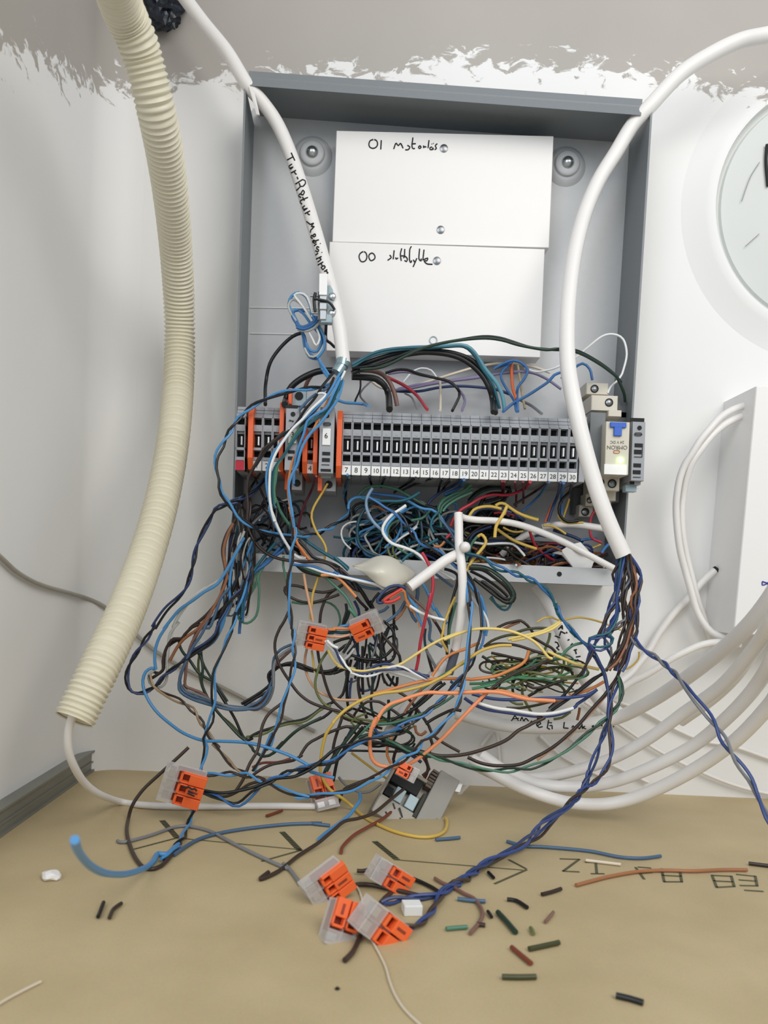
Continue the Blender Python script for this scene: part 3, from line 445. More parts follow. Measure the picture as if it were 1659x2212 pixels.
for col, r, pts in [
('W',0.80,[(52.6,-74,101.6),(57.9,-76,100.8),(50,-77,92),(45.2,-76.5,86.2),(39.1,-75.9,79.8),(31.8,-75.1,68.8),(28.3,-74.5,59.9),(27.6,-74,52.3),(27.9,-73.4,42.8),(29.2,-72.8,34.6),(31.3,-72.4,27.7),(29.8,-72,33),(31.8,-70.5,27.4),(34.3,-69.1,22.3),(36.3,-68,18.6),(38.8,-66.9,14.8),(40.6,-66,11.8)]),
('LB',0.80,[(65.1,-72,114.1),(58.5,-76,100.2),(49.4,-75.3,89.9),(40.2,-74.6,81.3),(32.8,-74,72.2),(28,-73.5,64.4),(25.7,-73,55.5),(26,-72.6,47.2),(28.3,-72.1,37.2),(27.7,-72,35.8),(29.7,-70.1,29.8),(32.2,-68.4,24.7),(35.7,-66.4,19.1),(38.2,-65.1,15.4),(40.4,-64,12.6)]),
('G',0.80,[(66.7,-70,113.5),(62.3,-74,99.6),(55.1,-73.3,89.3),(47.6,-72.9,84.6),(41.4,-72.4,78.6),(36,-71.8,67.7),(31.2,-71.3,59.2),(30,-70.7,48.3),(31,-70.1,38.1),(31.2,-70,41),(34.1,-66.3,33.7),(37.5,-63.4,28.7),(39.4,-62,26.5)]),
('T',0.80,[(67,-72,114.9),(64.7,-75,104.5),(60,-74.3,95),(53.2,-73.7,87.9),(45.2,-73,81.3),(39.1,-72.4,72.8),(34.2,-71.8,65),(29.9,-71.3,58.5),(28.6,-70.7,50.2),(29.6,-70.1,40),(29.8,-70,38.5),(31.4,-70,35.7)]),
('OR',0.75,[(62.9,-70,111.4),(59.7,-73,99.7),(55,-72.2,90.1),(50.3,-71.4,79.9),(44.2,-70.7,71.4),(40.5,-70.2,64.9),(38.6,-69.5,56),(38,-68.9,46.3),(39.7,-68.1,35.5),(39,-68,36.7),(41.1,-65.7,29.7),(43.2,-62.3,18.7),(46.8,-60.2,13.1),(51.4,-58,7.4)]),
('LB',0.80,[(65.6,-74,111.1),(62.3,-77,102.1),(58.2,-75.8,93.3),(52,-75,89.4),(47.6,-74.3,85.6),(46.2,-73.5,79.3),(43.6,-72.6,71.7),(41.9,-71.8,65.4),(41.2,-71,58.4),(41.1,-70,50.2)]),
('LB',0.80,[(67.2,-72,110.4),(64.9,-75,99.5),(60.1,-74.9,91.7),(54.7,-74.8,83.9),(49.3,-74.7,78),(45.1,-74.6,69.6),(43,-74.4,60.6),(40,-74.4,54.1),(38.7,-74.3,48.3),(39.6,-74.2,42),(41.7,-74.1,30.6),(40.9,-74,36.2),(42.1,-72.8,29.2),(42.8,-72,24.9)]),
('K',0.80,[(61.5,-70,115.1),(55.6,-74,106.2),(51.5,-74,99.1),(46,-74,91.9),(40.1,-74,82.1),(35.1,-74,78),(28.4,-74,72),(23.5,-74,66),(19.3,-74,58.9)]),
('LB',0.80,[(59,-70,113.1),(52.3,-60,123.8),(54.6,-60,118.4),(53.4,-60,122.7),(51.9,-60,125)]),
('DN',0.80,[(61.6,-68,112.5),(57.7,-72,101.7),(52.9,-72,93.9),(45,-72,84.6),(43.5,-72,74.4),(43.9,-72,64.2),(42.9,-72,59)]),
('W',0.70,[(67.9,-72,115.5),(65.7,-74,109.9),(60.3,-74,101.4),(56,-74,97.4)]),
('G',0.75,[(40.2,-72,75.5),(35.4,-71.4,67.1),(31.7,-70.9,60.6),(30.8,-70.4,52.2),(30,-70,45.7),(31,-68.6,41.1),(33.1,-67,36),(36.5,-65.2,30.5),(39,-64,27.3)]),
('SB',0.80,[(61.5,-66,112.3),(57.5,-72,104.9),(51.3,-72,101.4),(47,-72,97.4),(42.7,-72,92.1)]),
('G',0.80,[(65.7,-72,108.5),(59.9,-72,94.2),(51.9,-72,87.5),(48.8,-72,84.8)]),
]:
    part(MB().tube(pts, r, 7).build('core', wm(col), lc, True), {'W': 'white core', 'LB': 'light blue core', 'G': 'green core', 'T': 'teal core', 'OR': 'orange core', 'K': 'black core', 'DN': 'dark brown core', 'SB': 'steel blue core'}[col])
def twist(pts, r, pitch=17., ph=0.):
    c = spline(pts, 1.5); n = len(c); A, B = [], []; s = 0.; nrm = None
    for k in range(n):
        T = (c[min(k+1, n-1)]-c[max(k-1, 0)]).normalized()
        nrm = T.orthogonal().normalized() if nrm is None else (nrm-T*nrm.dot(T)).normalized()
        if k: s += (c[k]-c[k-1]).length
        th = ph+(s+9*math.sin(s*.045+ph*2)+5*math.sin(s*.11+ph))/pitch*math.tau; o = (nrm*math.cos(th)+T.cross(nrm)*math.sin(th))*r*(1.08+.55*max(0., math.sin(s*.06+ph*3))); A.append(c[k]+o); B.append(c[k]-o)
    return A[::2]+[A[-1]], B[::2]+[B[-1]]
CNAME = dict(K='black', B='blue', LB='light blue', SB='steel blue', NB='navy blue', NB2='navy blue', T='teal', G='green', DG='dark green', W='white', GY='grey', BR='brown', DN='dark brown', BO='orange brown', TN='tan')
# cable at right with its pairs
pr_ = [(321.1,-46,335.4),(309.8,-44,333.4),(296.5,-40,332.2),(281,-38,325.3),(262.1,-38,312.1),(245,-38,292.6),(235.2,-36,281.2),(226.3,-36,264.8),(216,-38,246.1),(207.2,-44,222.8),(200.7,-52,195.9),(196.9,-60,168.5),(195.1,-68,144.5),(195.3,-74,124.4),(197.1,-80,107.4),(200,-84,92.4),(204.1,-86,76.8),(209.5,-87,60.2),(215.3,-88,44.9),(221.9,-88,31),(229.3,-88,17.1)]
rc = empty('thick_cable', pr_[0], 'thick white cable hanging down the right side in front of the terminal row', 'cable')
MB().tube(pr_, 4.5, 18, step=3).build('sheath', M_white_cable, rc, True)
for k, (cols, r, pts) in enumerate([
('NB2/DN',0.75,[(228.4,-86,17),(227.2,-84.8,12),(226.3,-83.5,6.3),(227.9,-82.1,0.2),(229.1,-81.4,-3.1),(227.3,-79.9,-9.5),(225.8,-78.3,-16.3),(224.7,-77,-22.2),(223,-75.7,-27.7),(220.8,-74.4,-33.3),(218.8,-72.7,-40.4),(215.4,-70,-52.6)]),
('NB2/T',0.75,[(229.1,-88,17.2),(228.2,-88.2,8.7),(227.7,-88.4,1.1),(226.7,-88.6,-6.5),(227.3,-88.8,-13),(226.9,-88.9,-18.7),(224.3,-89.1,-24),(222.1,-89.2,-27.6),(217,-89.3,-29.3),(213,-89.4,-30.4),(212.2,-89.5,-33.1),(215.4,-89.6,-35.7),(221,-89.7,-35.5),(225.1,-89.8,-32.4),(225.3,-89.9,-29.6),(222.3,-90,-27.6)]),
('DN/GY',0.75,[(231.9,-84,17.5),(233.6,-84,9),(235.6,-84,4.8),(233.1,-84,-1.5),(231.8,-84,-7.2),(233.4,-84,-13.8),(233.3,-84,-19.1),(228.8,-84,-24.1),(225.2,-84,-27.1)]),
('NB2/BR',0.75,[(232.6,-86,18.4),(235.7,-86,13.8),(239.9,-86,7.9),(240.8,-86,4.6),(239.8,-86,-1.1),(239.9,-86,-9.7),(239.6,-86,-16.8),(240.4,-86,-25.3),(238.6,-86,-30.2),(236.2,-86,-37.4),(235.1,-86,-43.2),(232.6,-86,-48.1)]),
('DN/BO',0.75,[(232.4,-88,17.8),(234.8,-88,9.9),(236.6,-88,3.4),(237.7,-88,-2.2),(236,-88,-7.9),(237.3,-88,-13.5),(236.7,-88,-19.2),(235.1,-88,-24),(233.7,-88,-31.2),(231.2,-88,-37.5),(229.1,-88,-42.3),(225.2,-88,-47.8)]),
('DN/NB2',0.75,[(232.2,-82,16.1),(235.2,-82,7.2),(234.7,-82,0),(231.2,-82,-6.4),(225.9,-82,-13.8),(223.3,-82,-18.2),(222.3,-82,-24),(221.1,-82,-27.9)]),
('BR/DN',0.75,[(232.9,-84,16.6),(232.5,-84,8),(231.2,-84,-0.6),(232.7,-84,-10.1),(233.9,-84,-17.6),(233,-84,-29.1),(230.6,-84,-36.9),(228.1,-84,-42.8),(224.6,-84,-48.7)]),
('DN/NB2',0.75,[(234.8,-86,13.7),(236.7,-86,6.3),(235.6,-86,1.5),(237.4,-86,-4.1),(236.2,-86,-8.9),(234.7,-86,-14.7),(236.1,-86,-20.8),(235.1,-86,-28),(233.2,-86,-35.7),(230.8,-86,-42.5),(229.7,-86,-48.2)]),
('NB2/GY',0.75,[(229.6,-84,16.4),(228.6,-83,7.8),(230.5,-82.4,3.2),(229.2,-81.7,-2.6),(228.3,-81,-8.4),(231.4,-80.2,-14.1),(229,-79.6,-19),(227.1,-78.9,-24),(224.3,-78.1,-29.9),(227.9,-77.3,-36.1),(229.9,-76.7,-41.5),(231.9,-76,-47.1)]),
('BR/BO',0.75,[(235.3,-82,12.9),(237.5,-82,8.3),(239.4,-82,1.7),(240.3,-82,-5),(238.8,-82,-11.7),(238.2,-82,-17.5),(239.5,-82,-22.2),(237.9,-82,-28.1),(237.9,-82,-35.3),(235.9,-82,-41.2),(233.3,-82,-46.6)]),
]):
    for col, q in zip(cols.split('/'), twist(pts, r, 30, k)):
        part(MB().tube(q, r, 6, smooth=False).build('core', wm(col), rc, True), CNAME[col]+' core')
big = 'heavy white cables sweeping out at the lower right'
p1 = [(277.7,-170,9.1),(277.7,-155,-5.1),(277.6,-135,-19.2),(277.1,-105,-35.5),(272.9,-75,-53),(264.3,-50,-69.4),(249.7,-36,-82.4),(226.8,-30,-89.9),(204.1,-26,-92.9),(183.5,-24,-93),(165.7,-22,-90.5),(149.1,-20,-86.7)]
ac = empty('heavy_cable', p1[0], 'uppermost heavy white cable at lower right, with handwriting near its left end', 'cable', big)
MB().tube(p1, 4.2, 16, step=3).build('sheath', M_white_cable, ac, True)
strokes([[(184.46,-26.03,-89.23),(185.47,-23.51,-88.74),(185.97,-23.41,-87.86),(186.46,-23.39,-86.96),(186.97,-23.26,-86.08),(187.58,-23.41,-86.90),(188.17,-23.63,-87.72),(188.78,-23.75,-88.54),(189.03,-25.57,-89.09)],[(185.93,-23.46,-88.36),(186.86,-23.56,-88.21),(187.81,-23.58,-88.08),(188.74,-23.65,-87.94),(189.67,-23.72,-87.80)],[(190.17,-25.49,-89.06),(191.01,-23.86,-88.11),(191.53,-23.76,-86.92),(191.92,-23.88,-87.75),(192.30,-24.08,-88.56),(192.35,-25.80,-89.13),(193.35,-24.08,-88.48),(193.97,-24.08,-87.54),(194.96,-24.15,-88.39),(195.65,-25.55,-89.02)],[(196.38,-27.49,-89.66),(197.71,-24.82,-88.94),(197.61,-27.17,-89.38),(197.82,-28.16,-90.04)],[(199.96,-29.40,-91.40),(200.89,-29.25,-90.86),(201.83,-29.06,-90.33),(202.80,-28.73,-89.82),(202.09,-27.26,-88.99),(201.02,-28.20,-89.66),(200.03,-28.80,-90.38),(200.71,-29.45,-91.24),(201.45,-29.86,-92.14),(202.64,-29.93,-91.79),(203.83,-29.98,-91.45)],[(208.41,-25.82,-87.82),(207.81,-27.77,-88.50),(207.36,-29.13,-89.27),(207.05,-29.93,-90.13),(206.83,-30.38,-91.04),(206.67,-30.58,-91.99),(207.48,-30.77,-92.42),(208.30,-30.91,-92.86)],[(209.86,-29.26,-88.84),(208.60,-28.96,-88.89),(207.34,-28.68,-88.95)],[(209.74,-31.11,-92.59),(209.59,-30.96,-91.37),(209.54,-30.46,-90.21),(208.01,-30.42,-90.62)],[(217.41,-30.42,-87.90),(217.12,-31.27,-88.67),(216.92,-31.82,-89.49),(216.78,-32.12,-90.34),(216.68,-32.27,-91.23),(217.66,-32.49,-91.25),(218.65,-32.68,-91.28),(219.63,-32.86,-91.31)],[(221.71,-33.24,-90.82),(222.31,-33.19,-89.46),(223.38,-33.59,-90.68)],[(224.78,-33.84,-89.46),(225.48,-34.00,-90.28),(226.22,-34.00,-91.14),(226.59,-34.26,-90.33),(227.00,-34.41,-89.55),(227.45,-34.40,-88.79)],[(227.59,-34.05,-87.62),(227.69,-34.45,-88.66),(227.87,-34.55,-89.74),(228.15,-34.35,-90.87)],[(229.53,-34.89,-89.05),(228.83,-34.75,-89.55),(228.15,-34.55,-90.06),(229.19,-34.65,-90.44),(230.28,-34.59,-90.84)],[(233.64,-35.56,-89.02),(234.61,-35.80,-88.21),(234.25,-35.46,-89.56)],[(239.37,-36.45,-88.32),(239.90,-36.73,-87.58)],[(247.09,-35.36,-88.26),(247.77,-35.71,-88.61)]], 'handwriting', ac, r=.42)
cable('heavy_cable', [(270.8,-190,9.4),(270.5,-175,-11.3),(275.4,-150,-27.9),(274.9,-120,-49.9),(265.8,-96,-69),(253,-78,-88.2),(236.4,-66,-103.1),(215.4,-56,-114.2),(194.9,-48,-121.1),(175.9,-42,-121.7),(158.7,-38,-115.8)], 3.5, 'second heavy white cable from the top at lower right', 16, big)
cable('heavy_cable', [(279.3,-180,-2.4),(278.7,-165,-26.6),(283.2,-140,-46.5),(280,-120,-65.7),(270.5,-100,-86.5),(251.8,-84,-104.3),(235.3,-72,-115.6),(216.4,-64,-121.3),(196,-56,-122),(177.8,-46,-117.2),(163.8,-40,-109.2)], 3.6, 'third heavy white cable from the top at lower right', 16, big)
cable('heavy_cable', [(286,-175,-25.4),(284.9,-160,-44.4),(286.2,-146,-56.9),(281.4,-125,-78.2),(269.7,-104,-99.3),(251.9,-86,-117.8),(234.7,-76,-127.2),(214.7,-70,-129.5),(194.1,-64,-126.2),(173.3,-54,-119.5),(157.5,-44,-111.6)], 3.7, 'lowest heavy white cable, touching the floor at lower right', 16, big)
cable('heavy_cable', [(283.4,-165,27.7),(285.6,-152,4.1),(287.4,-138,-16.7),(288.2,-124,-30.6),(288.7,-106,-46),(285.2,-88,-60.9),(275.3,-70,-77.7)], 3.4, 'heavy white cable squeezed behind the second one at lower right', 14, big)
cable('white_cable', [(320.9,-27,118.8),(311.4,-30,114.5),(303.4,-32,109.1),(296.6,-34,101.6),(290.7,-34,93.6),(286.6,-32,85),(284.1,-30,79.7),(282.2,-28,71.6),(281.8,-26,61.7),(282.5,-24,52.6),(284.9,-22,39.8),(288.5,-20,25.9),(293.6,-18,12.9),(298.3,-18,-0.2),(302.4,-18,-11.5),(306.5,-20,-19.8),(311.7,-22,-26.1),(317.7,-26,-28.9),(323.4,-30,-29.3),(328.7,-34,-25.5)], 2.2, 'outer white cable arching from the slot of the white wall box', 12)
cable('white_cable', [(322.3,-25,113.3),(314.5,-28,109.6),(306.5,-30,104.7),(298.7,-32,97.5),(292.8,-32,89),(288.6,-30,80.9),(287.2,-26,71.2),(287.3,-22,60.5),(287.9,-20,49.5),(290.3,-18,36.5),(294.6,-15,23.6),(299.7,-13,10.4),(305,-12,-4.7),(310.6,-10,-16.2),(316.1,-8,-26.7),(321.6,-6,-36.4)], 2.2, 'inner white cable arching from the slot of the white wall box', 12)
wc = empty('white_cable', (318.16,-8.00,14.28), 'white cable poking out left of the white wall box with an open end', 'cable')
MB().tube([(316.1,-12,14.6),(309,-10,6.6),(300.9,-8,-5),(292.2,-7,-15.7),(283.3,-7,-29.3),(276.9,-8,-41.3),(269.9,-10,-50.3),(263.8,-12,-57.2),(252,-14,-66.2)], 2.3, 12).build('sheath', M_white_cable, wc, True)
part(MB().tube([(315.7,-12,14.1),(316.9,-12,15.2)], 2.45, 12, smooth=False).build('open_end', M_dark, wc), 'dark open end')
cable('white_cable', [(325.4,-34,-32.2),(320.8,-30,-32.2),(313.2,-28,-32.1),(304.8,-26,-34.2),(296.5,-24,-38.6),(287.2,-22,-44.4),(279.8,-20,-50.7),(271.3,-18,-57.1),(262.7,-16,-62.6),(252.4,-14,-72.1),(243.9,-12,-82.5)], 2.3, 'white cable curving left under the white wall box behind the navy pair', 12)
for pth, lb in (([(208.8,-2,-102.7),(224.9,-2,-115.6),(242.5,-2,-124),(262.5,-2,-132)], 'first thin white cable on the wall behind the heavy cables'), ([(228.7,-3,-103.2),(241.4,-3,-111.1),(255,-3,-118.1),(284.2,-3,-130.7)], 'second thin white cable on the wall behind the heavy cables'),
  ([(245.9,-3,-72.5),(256.5,-3,-75.7),(276.6,-3,-82),(297.4,-3,-92.1),(320,-3,-100.6),(340.4,-3,-103.4),(364.6,-3,-110.5),(377.8,-3,-113.8)], 'thin white cable on the wall running out at the right edge, upper'), ([(237.5,-4,-77.7),(259.3,-4,-90.5),(288.6,-4,-108.1),(319.8,-4,-121.9),(343.7,-4,-130),(365.8,-4,-134.4),(385.2,-4,-136.7)], 'thin white cable on the wall running out at the right edge, lower'),
  ([(169.6,-4,-110.4),(178.5,-4,-100.6),(182.8,-4,-122.4)], 'thin white cable loop on the wall left of the heavy cables')):
    cable('thin_cable', pth, 1.2, lb, 8)
cable('grey_cable', [(-94.5,-281.9,29.4),(-94.5,-231.1,24.4),(-94.5,-172.2,9),(-94.5,-143.5,-1),(-94.5,-121.6,-8.7),(-94.5,-90.7,-14.9),(-94.5,-47.3,-19.8),(-93.6,-16,-23.7),(-86.4,-8,-28.1),(-79.1,-3,-34.7),(-69.8,-2.5,-42.9),(-53.9,-2.5,-55.9),(-34.9,-2.5,-66.8),(-9.6,-2.5,-78.1),(18.9,-2.5,-90.9),(57,-2.5,-106.4)], 1.3, 'thin grey cable running across the left wall behind the conduit', 8, m=mat('cable_grey', 'a29c92', .5))
cable('white_cable', [(139,-58,39.2),(139.5,-60,30.3),(139.8,-64,19.2),(141.7,-68,5.5),(142.7,-68,-8),(142.9,-66,-21.7),(142.1,-64,-32.8),(141.2,-62,-42.7)], 2.6, 'white cable hanging straight down over the lip in the middle', 12)
cable('white_cable', [(139,-56,38.3),(143.3,-54,36.8),(151.1,-52,36.2),(163.8,-52,36.2),(176.9,-50,34.8),(191.7,-48,30.9),(206.2,-48,25.4),(220.8,-48,18.7),(237.9,-46,11.1)], 2.0, 'white cable crossing the right of the box down to the lip corner', 12)
cable('white_cable', [(139.8,-62,14.9),(131.3,-66,10),(122,-68,2.4),(111.4,-70,-6.2)], 3.1, 'short thick white cable end slanting left below the lip middle', 14)
cable('white_cable', [(195.7,-30,35.1),(204.4,-30,37.3),(219,-30,38),(236.8,-32,36.1)], 2.2, 'short white cable under the relay behind the cross cable', 12)
cable('white_cable', [(173,-20,17.2),(178.8,-22,23.6),(185.5,-24,29.2),(193.8,-26,33.3)], 2.2, 'short white cable rising behind the cross cable', 12)
cable('white_cable', [(188,-14,22.3),(194.4,-14,18.1),(202.2,-14,13.7),(208.5,-14,10.3)], 2.4, 'short dull white cable low in the box near the tag', 12)
tag(MB().ring((142.60,-68.00,18.56), [(.1, 4), (2.2, 3.4), (3.2, 1.6), (3.2, -1), (2, -3), (.1, -3)], 16).build('cable_stub', M_white_cable, smooth=True), 'blunt white cable stub beside the middle white cable', 'cable')
cable('white_cable', [(138.8,-48,-51.1),(127.5,-46,-65.6),(118.3,-44,-78.5),(108.1,-44,-93.4),(103.6,-46,-103.4)], 4.6, 'thick white cable lying behind the centre wires', 14)
part_end = MB().tube([(141.2,-62,-42.1),(140.1,-60,-48.5),(138.5,-58,-57.2)], 2.7, 12); tag(part_end.build('cable_end', mat('clear_sleeve', '6f7484', .25, vary=.2, trans=.3), smooth=True), 'grey clear cut end under the middle white cable', 'cable')
pn = [(198.5,-14,-0.5),(206.3,-16,-11.6),(213.6,-18,-26.3),(220.8,-22,-42.3),(229.7,-26,-58.6),(240.7,-30,-73.4),(252.5,-32,-81.5)]
nc = empty('white_cable', pn[0], 'white cable with black lettering half hidden behind the olive tangle', 'cable')
MB().tube(pn, 4.6, 14, step=3).build('sheath', M_white_cable, nc, True)
strokes([[(212.15,-22.35,-29.01),(212.78,-22.70,-28.10),(213.46,-22.86,-27.19),(214.22,-22.73,-26.29),(214.42,-23.00,-27.57),(214.61,-23.30,-28.84)],[(212.69,-22.66,-27.61),(214.23,-23.05,-27.79)],[(216.38,-23.95,-31.43),(215.44,-23.79,-31.03),(214.53,-23.52,-30.64),(213.64,-23.16,-30.25),(213.41,-23.07,-31.17),(213.21,-22.89,-32.10),(213.03,-22.60,-33.03)],[(216.95,-23.59,-30.34),(217.50,-23.77,-31.28)],[(217.81,-25.06,-35.73),(218.91,-24.81,-35.04)],[(219.71,-25.91,-38.82),(221.02,-25.18,-37.51)],[(221.70,-26.62,-41.80),(222.72,-26.27,-41.51),(223.85,-25.53,-41.25)],[(222.69,-26.27,-41.46),(222.89,-26.58,-42.34),(223.10,-26.87,-43.22),(223.31,-27.13,-44.11)],[(223.12,-27.67,-45.95),(224.03,-27.57,-45.78),(225.03,-27.18,-45.62),(226.12,-26.48,-45.49)],[(223.75,-28.05,-47.51),(224.50,-28.17,-47.94),(225.26,-28.23,-48.39)],[(211.31,-18.14,-33.67),(211.93,-20.05,-33.88),(212.61,-21.72,-34.10),(213.44,-22.80,-34.35)],[(211.21,-18.57,-37.48),(212.03,-18.85,-37.69),(212.84,-19.13,-37.91),(213.32,-19.46,-38.96),(213.82,-19.67,-40.01),(213.11,-19.57,-40.60),(212.41,-19.47,-41.19),(213.25,-19.78,-41.94),(214.08,-20.11,-42.70)],[(226.81,-28.43,-50.02),(227.79,-27.68,-49.40)]], 'handwriting', nc, r=.5)

# ------------------------------------------------------------------ corrugated conduit and the cable in it
cp = [(-23.14,-268.00,237.42), (-26.67,-232.00,233.75), (-34.88,-175.00,242.70), (-31.65,-155.00,236.43), (-27.14,-136.00,216.41), (-29.14,-100.00,200.97), (-34.18,-58.00,181.52), (-36.96,-32.00,152.53), (-36.20,-32.00,115.71), (-32.69,-56.00,74.45), (-32.13,-80.00,36.34), (-33.64,-104.00,3.96), (-35.02,-134.00,-25.08), (-39.54,-158.00,-50.88), (-46.87,-170.00,-74.84)]
cs = spline(cp, 2.0); L = [0.]
for a_, c_ in zip(cs, cs[1:]): L.append(L[-1]+(c_-a_).length)
fine = []; j = 0; tot = L[-1]; s = 0.
while s < tot:
    while L[j+1] < s: j += 1
    t = (s-L[j])/(L[j+1]-L[j]); fine.append(cs[j].lerp(cs[j+1], t)); s += .5
cd = empty('corrugated_conduit', cp[0], 'cream corrugated conduit hose bowing down the left side', 'conduit')
MB().tube(fine, 9, 28, caps=False, smooth=False, rf=lambda k, n: 9.0+.62*math.cos(k*.5/2.75*math.tau)).build('hose', M_conduit, cd, True)
MB().tube([fine[-1]+(fine[-2]-fine[-1])*8, fine[-1]+(fine[-2]-fine[-1])*2], 8.2, 24, smooth=False).build('end_rim', M_conduit, cd, True)
cable('white_cable', [(-47.4,-170,-71.4),(-50,-168,-80.5),(-51.1,-164,-90.1),(-51.1,-156,-99.6),(-51.3,-140,-111.5),(-49.7,-120,-122.9),(-48.9,-83.8,-136.8),(-34.5,-88.2,-136.8),(-16.2,-88.1,-136.8),(9.4,-84,-136.8),(35.4,-78.9,-136.8),(62.1,-75.5,-136.8)], 1.9, 'white cable leaving the conduit end and curving along the floor', 12)

# ------------------------------------------------------------------ things on the wall
hb = Vector((-62.35,-8.00,357.09)); rnd = random.Random(3)
bm = bmesh.new(); bmesh.ops.create_icosphere(bm, subdivisions=4, radius=15)
for v in bm.verts:
    n = v.co.normalized(); k = noise.noise(n*2.2)*.32+noise.noise(n*5.5)*.22+abs(noise.noise(n*11))*.12; v.co = n*15*(1+k); v.co.y *= .7
sheet = MB().add([v.co+hb for v in bm.verts], [tuple(v.index for v in f.verts) for f in bm.faces]); bm.free()
tag(sheet.build('crumpled_sheet', M_foam, smooth=False), 'crumpled dark blue sheet stuffed in the wall at the very top', 'plastic')
dc = empty('duct_cover', (381.63,0.00,254.63), 'large round white duct cover on the wall at the right edge', 'cover')
q = (381.63,0.00,254.63)
MB().ring(q, [(101, -.5), (98, .6), (92, 2.4), (86, 5.5), (82, 7), (79.5, 6.6), (78.5, 2)], 96).build('rim', M_wall, dc, True)
MB().ring(q, [(78.5, 2), (77, 1.2), (75.5, 1.2), (74.6, 3.2), (60, 4.2), (30, 5.0), (.1, 5.2)], 96).build('disc', mat('disc_white', 'cfd2cf', .5, vary=.04, scale=30), dc, True)
strokes([[(329.29,-5.60,280.27),(323.69,-5.60,269.70),(319.30,-5.60,254.76)],[(332.28,-5.60,234.75),(323.76,-5.60,226.32)]], 'pencil_mark', dc, mat('pencil', '8d8f8c', .7), .22)
part(strokes([[(333.22,-5.80,291.51),(333.42,-5.80,280.38),(335.74,-5.80,265.23)]], 'slot', dc, M_dark, 1.0), 'dark slot at the edge of the photo')
wb = empty('wall_box', (324.72,-43.00,51.83), 'white plastic wall box at the right edge, cables entering its side', 'box')
q = [Vector(p) for p in ((319.32,-43.00,126.66), (316.11,-43.00,-25.67))]; q = [q[0], q[0]+Vector((110, 0, -1)), q[1]+Vector((110, 0, -1)), q[1]]
MB().slab(q, 43, .8).build('housing', M_plate, wb)
e0, e1 = Vector((320.28,-26.00,126.24)), Vector((320.97,-26.00,112.33)); part(MB().tube([e0, (e0+e1)/2+Vector((0, -.6, 0)), e1], .9, 6).build('entry_slot', M_dark, wb), 'ragged dark slot in the side')
x0 = Vector((319.13,-30.00,81.89))
strokes([[(331.51,-43.30,7.59),(331.68,-43.30,5.30),(334.47,-43.30,6.58),(331.51,-43.30,7.59)],[(334.47,-43.30,6.58),(336.36,-43.30,8.39)],[(334.78,-43.30,6.31),(336.63,-43.30,4.68)]], 'ink_mark', wb, M_blueink, .35)

# ------------------------------------------------------------------ white wrap and white tag
tp = [(77.13,-50.00,5.28),(81.87,-52.00,7.08),(86.32,-54.00,8.95),(90.75,-54.00,11.38),(95.75,-54.00,12.48),(100.84,-54.00,11.71),(106.03,-54.00,9.09),(110.85,-52.00,6.34),(116.31,-50.00,1.91)]
bt = [(77.45,-56.00,4.25),(81.55,-60.00,2.27),(85.61,-64.00,-0.08),(89.18,-66.00,-3.04),(92.71,-68.00,-5.82),(97.24,-68.00,-7.92),(102.73,-66.00,-7.67),(107.80,-62.00,-5.46),(113.88,-54.00,-1.03)]
n = len(tp); rows = 8; vs = []
for jx in range(rows+1):
    t = jx/rows
    for k in range(n):
        p = Vector(tp[k]).lerp(Vector(bt[k]), t); u = k/(n-1)
        p.y -= 8*math.sin(math.pi*t)*math.sin(math.pi*u)+3.2*math.sin(u*11+t*5)*math.sin(math.pi*t)*(1-u); vs.append(p)
fs = [(j_*n+k, j_*n+k+1, (j_+1)*n+k+1, (j_+1)*n+k) for j_ in range(rows) for k in range(n-1)]
m_ = len(vs); vs += [p+Vector((0, 1.2, 0)) for p in vs]; fs += [tuple(m_+i for i in reversed(f)) for f in fs]
edge_ = [k for k in range(n)]+[j_*n+n-1 for j_ in range(1, rows+1)]+[rows*n+k for k in range(n-2, -1, -1)]+[j_*n for j_ in range(rows-1, 0, -1)]
fs += [(edge_[i], edge_[(i+1) % len(edge_)], m_+edge_[(i+1) % len(edge_)], m_+edge_[i]) for i in range(len(edge_))]
wr = MB().add(vs, fs).build('plastic_wrap', M_wrap, smooth=True); md = wr.modifiers.new('sub', 'SUBSURF'); md.levels = 2; md.render_levels = 2
tag(wr, 'cream plastic wrap scrap folded over the middle of the lip', 'wrap')
tag(MB().slab([(203.24,-30.00,19.51),(208.22,-33.00,21.32),(213.54,-34.00,25.20),(219.49,-35.00,26.91),(224.22,-36.00,22.48),(228.89,-36.00,16.84),(226.60,-36.00,9.49),(218.25,-34.00,8.60),(214.84,-32.00,12.70),(209.18,-32.00,18.50)], .7).build('white_tag', M_tag), 'crumpled white tag behind the lip near the right cable', 'tag')

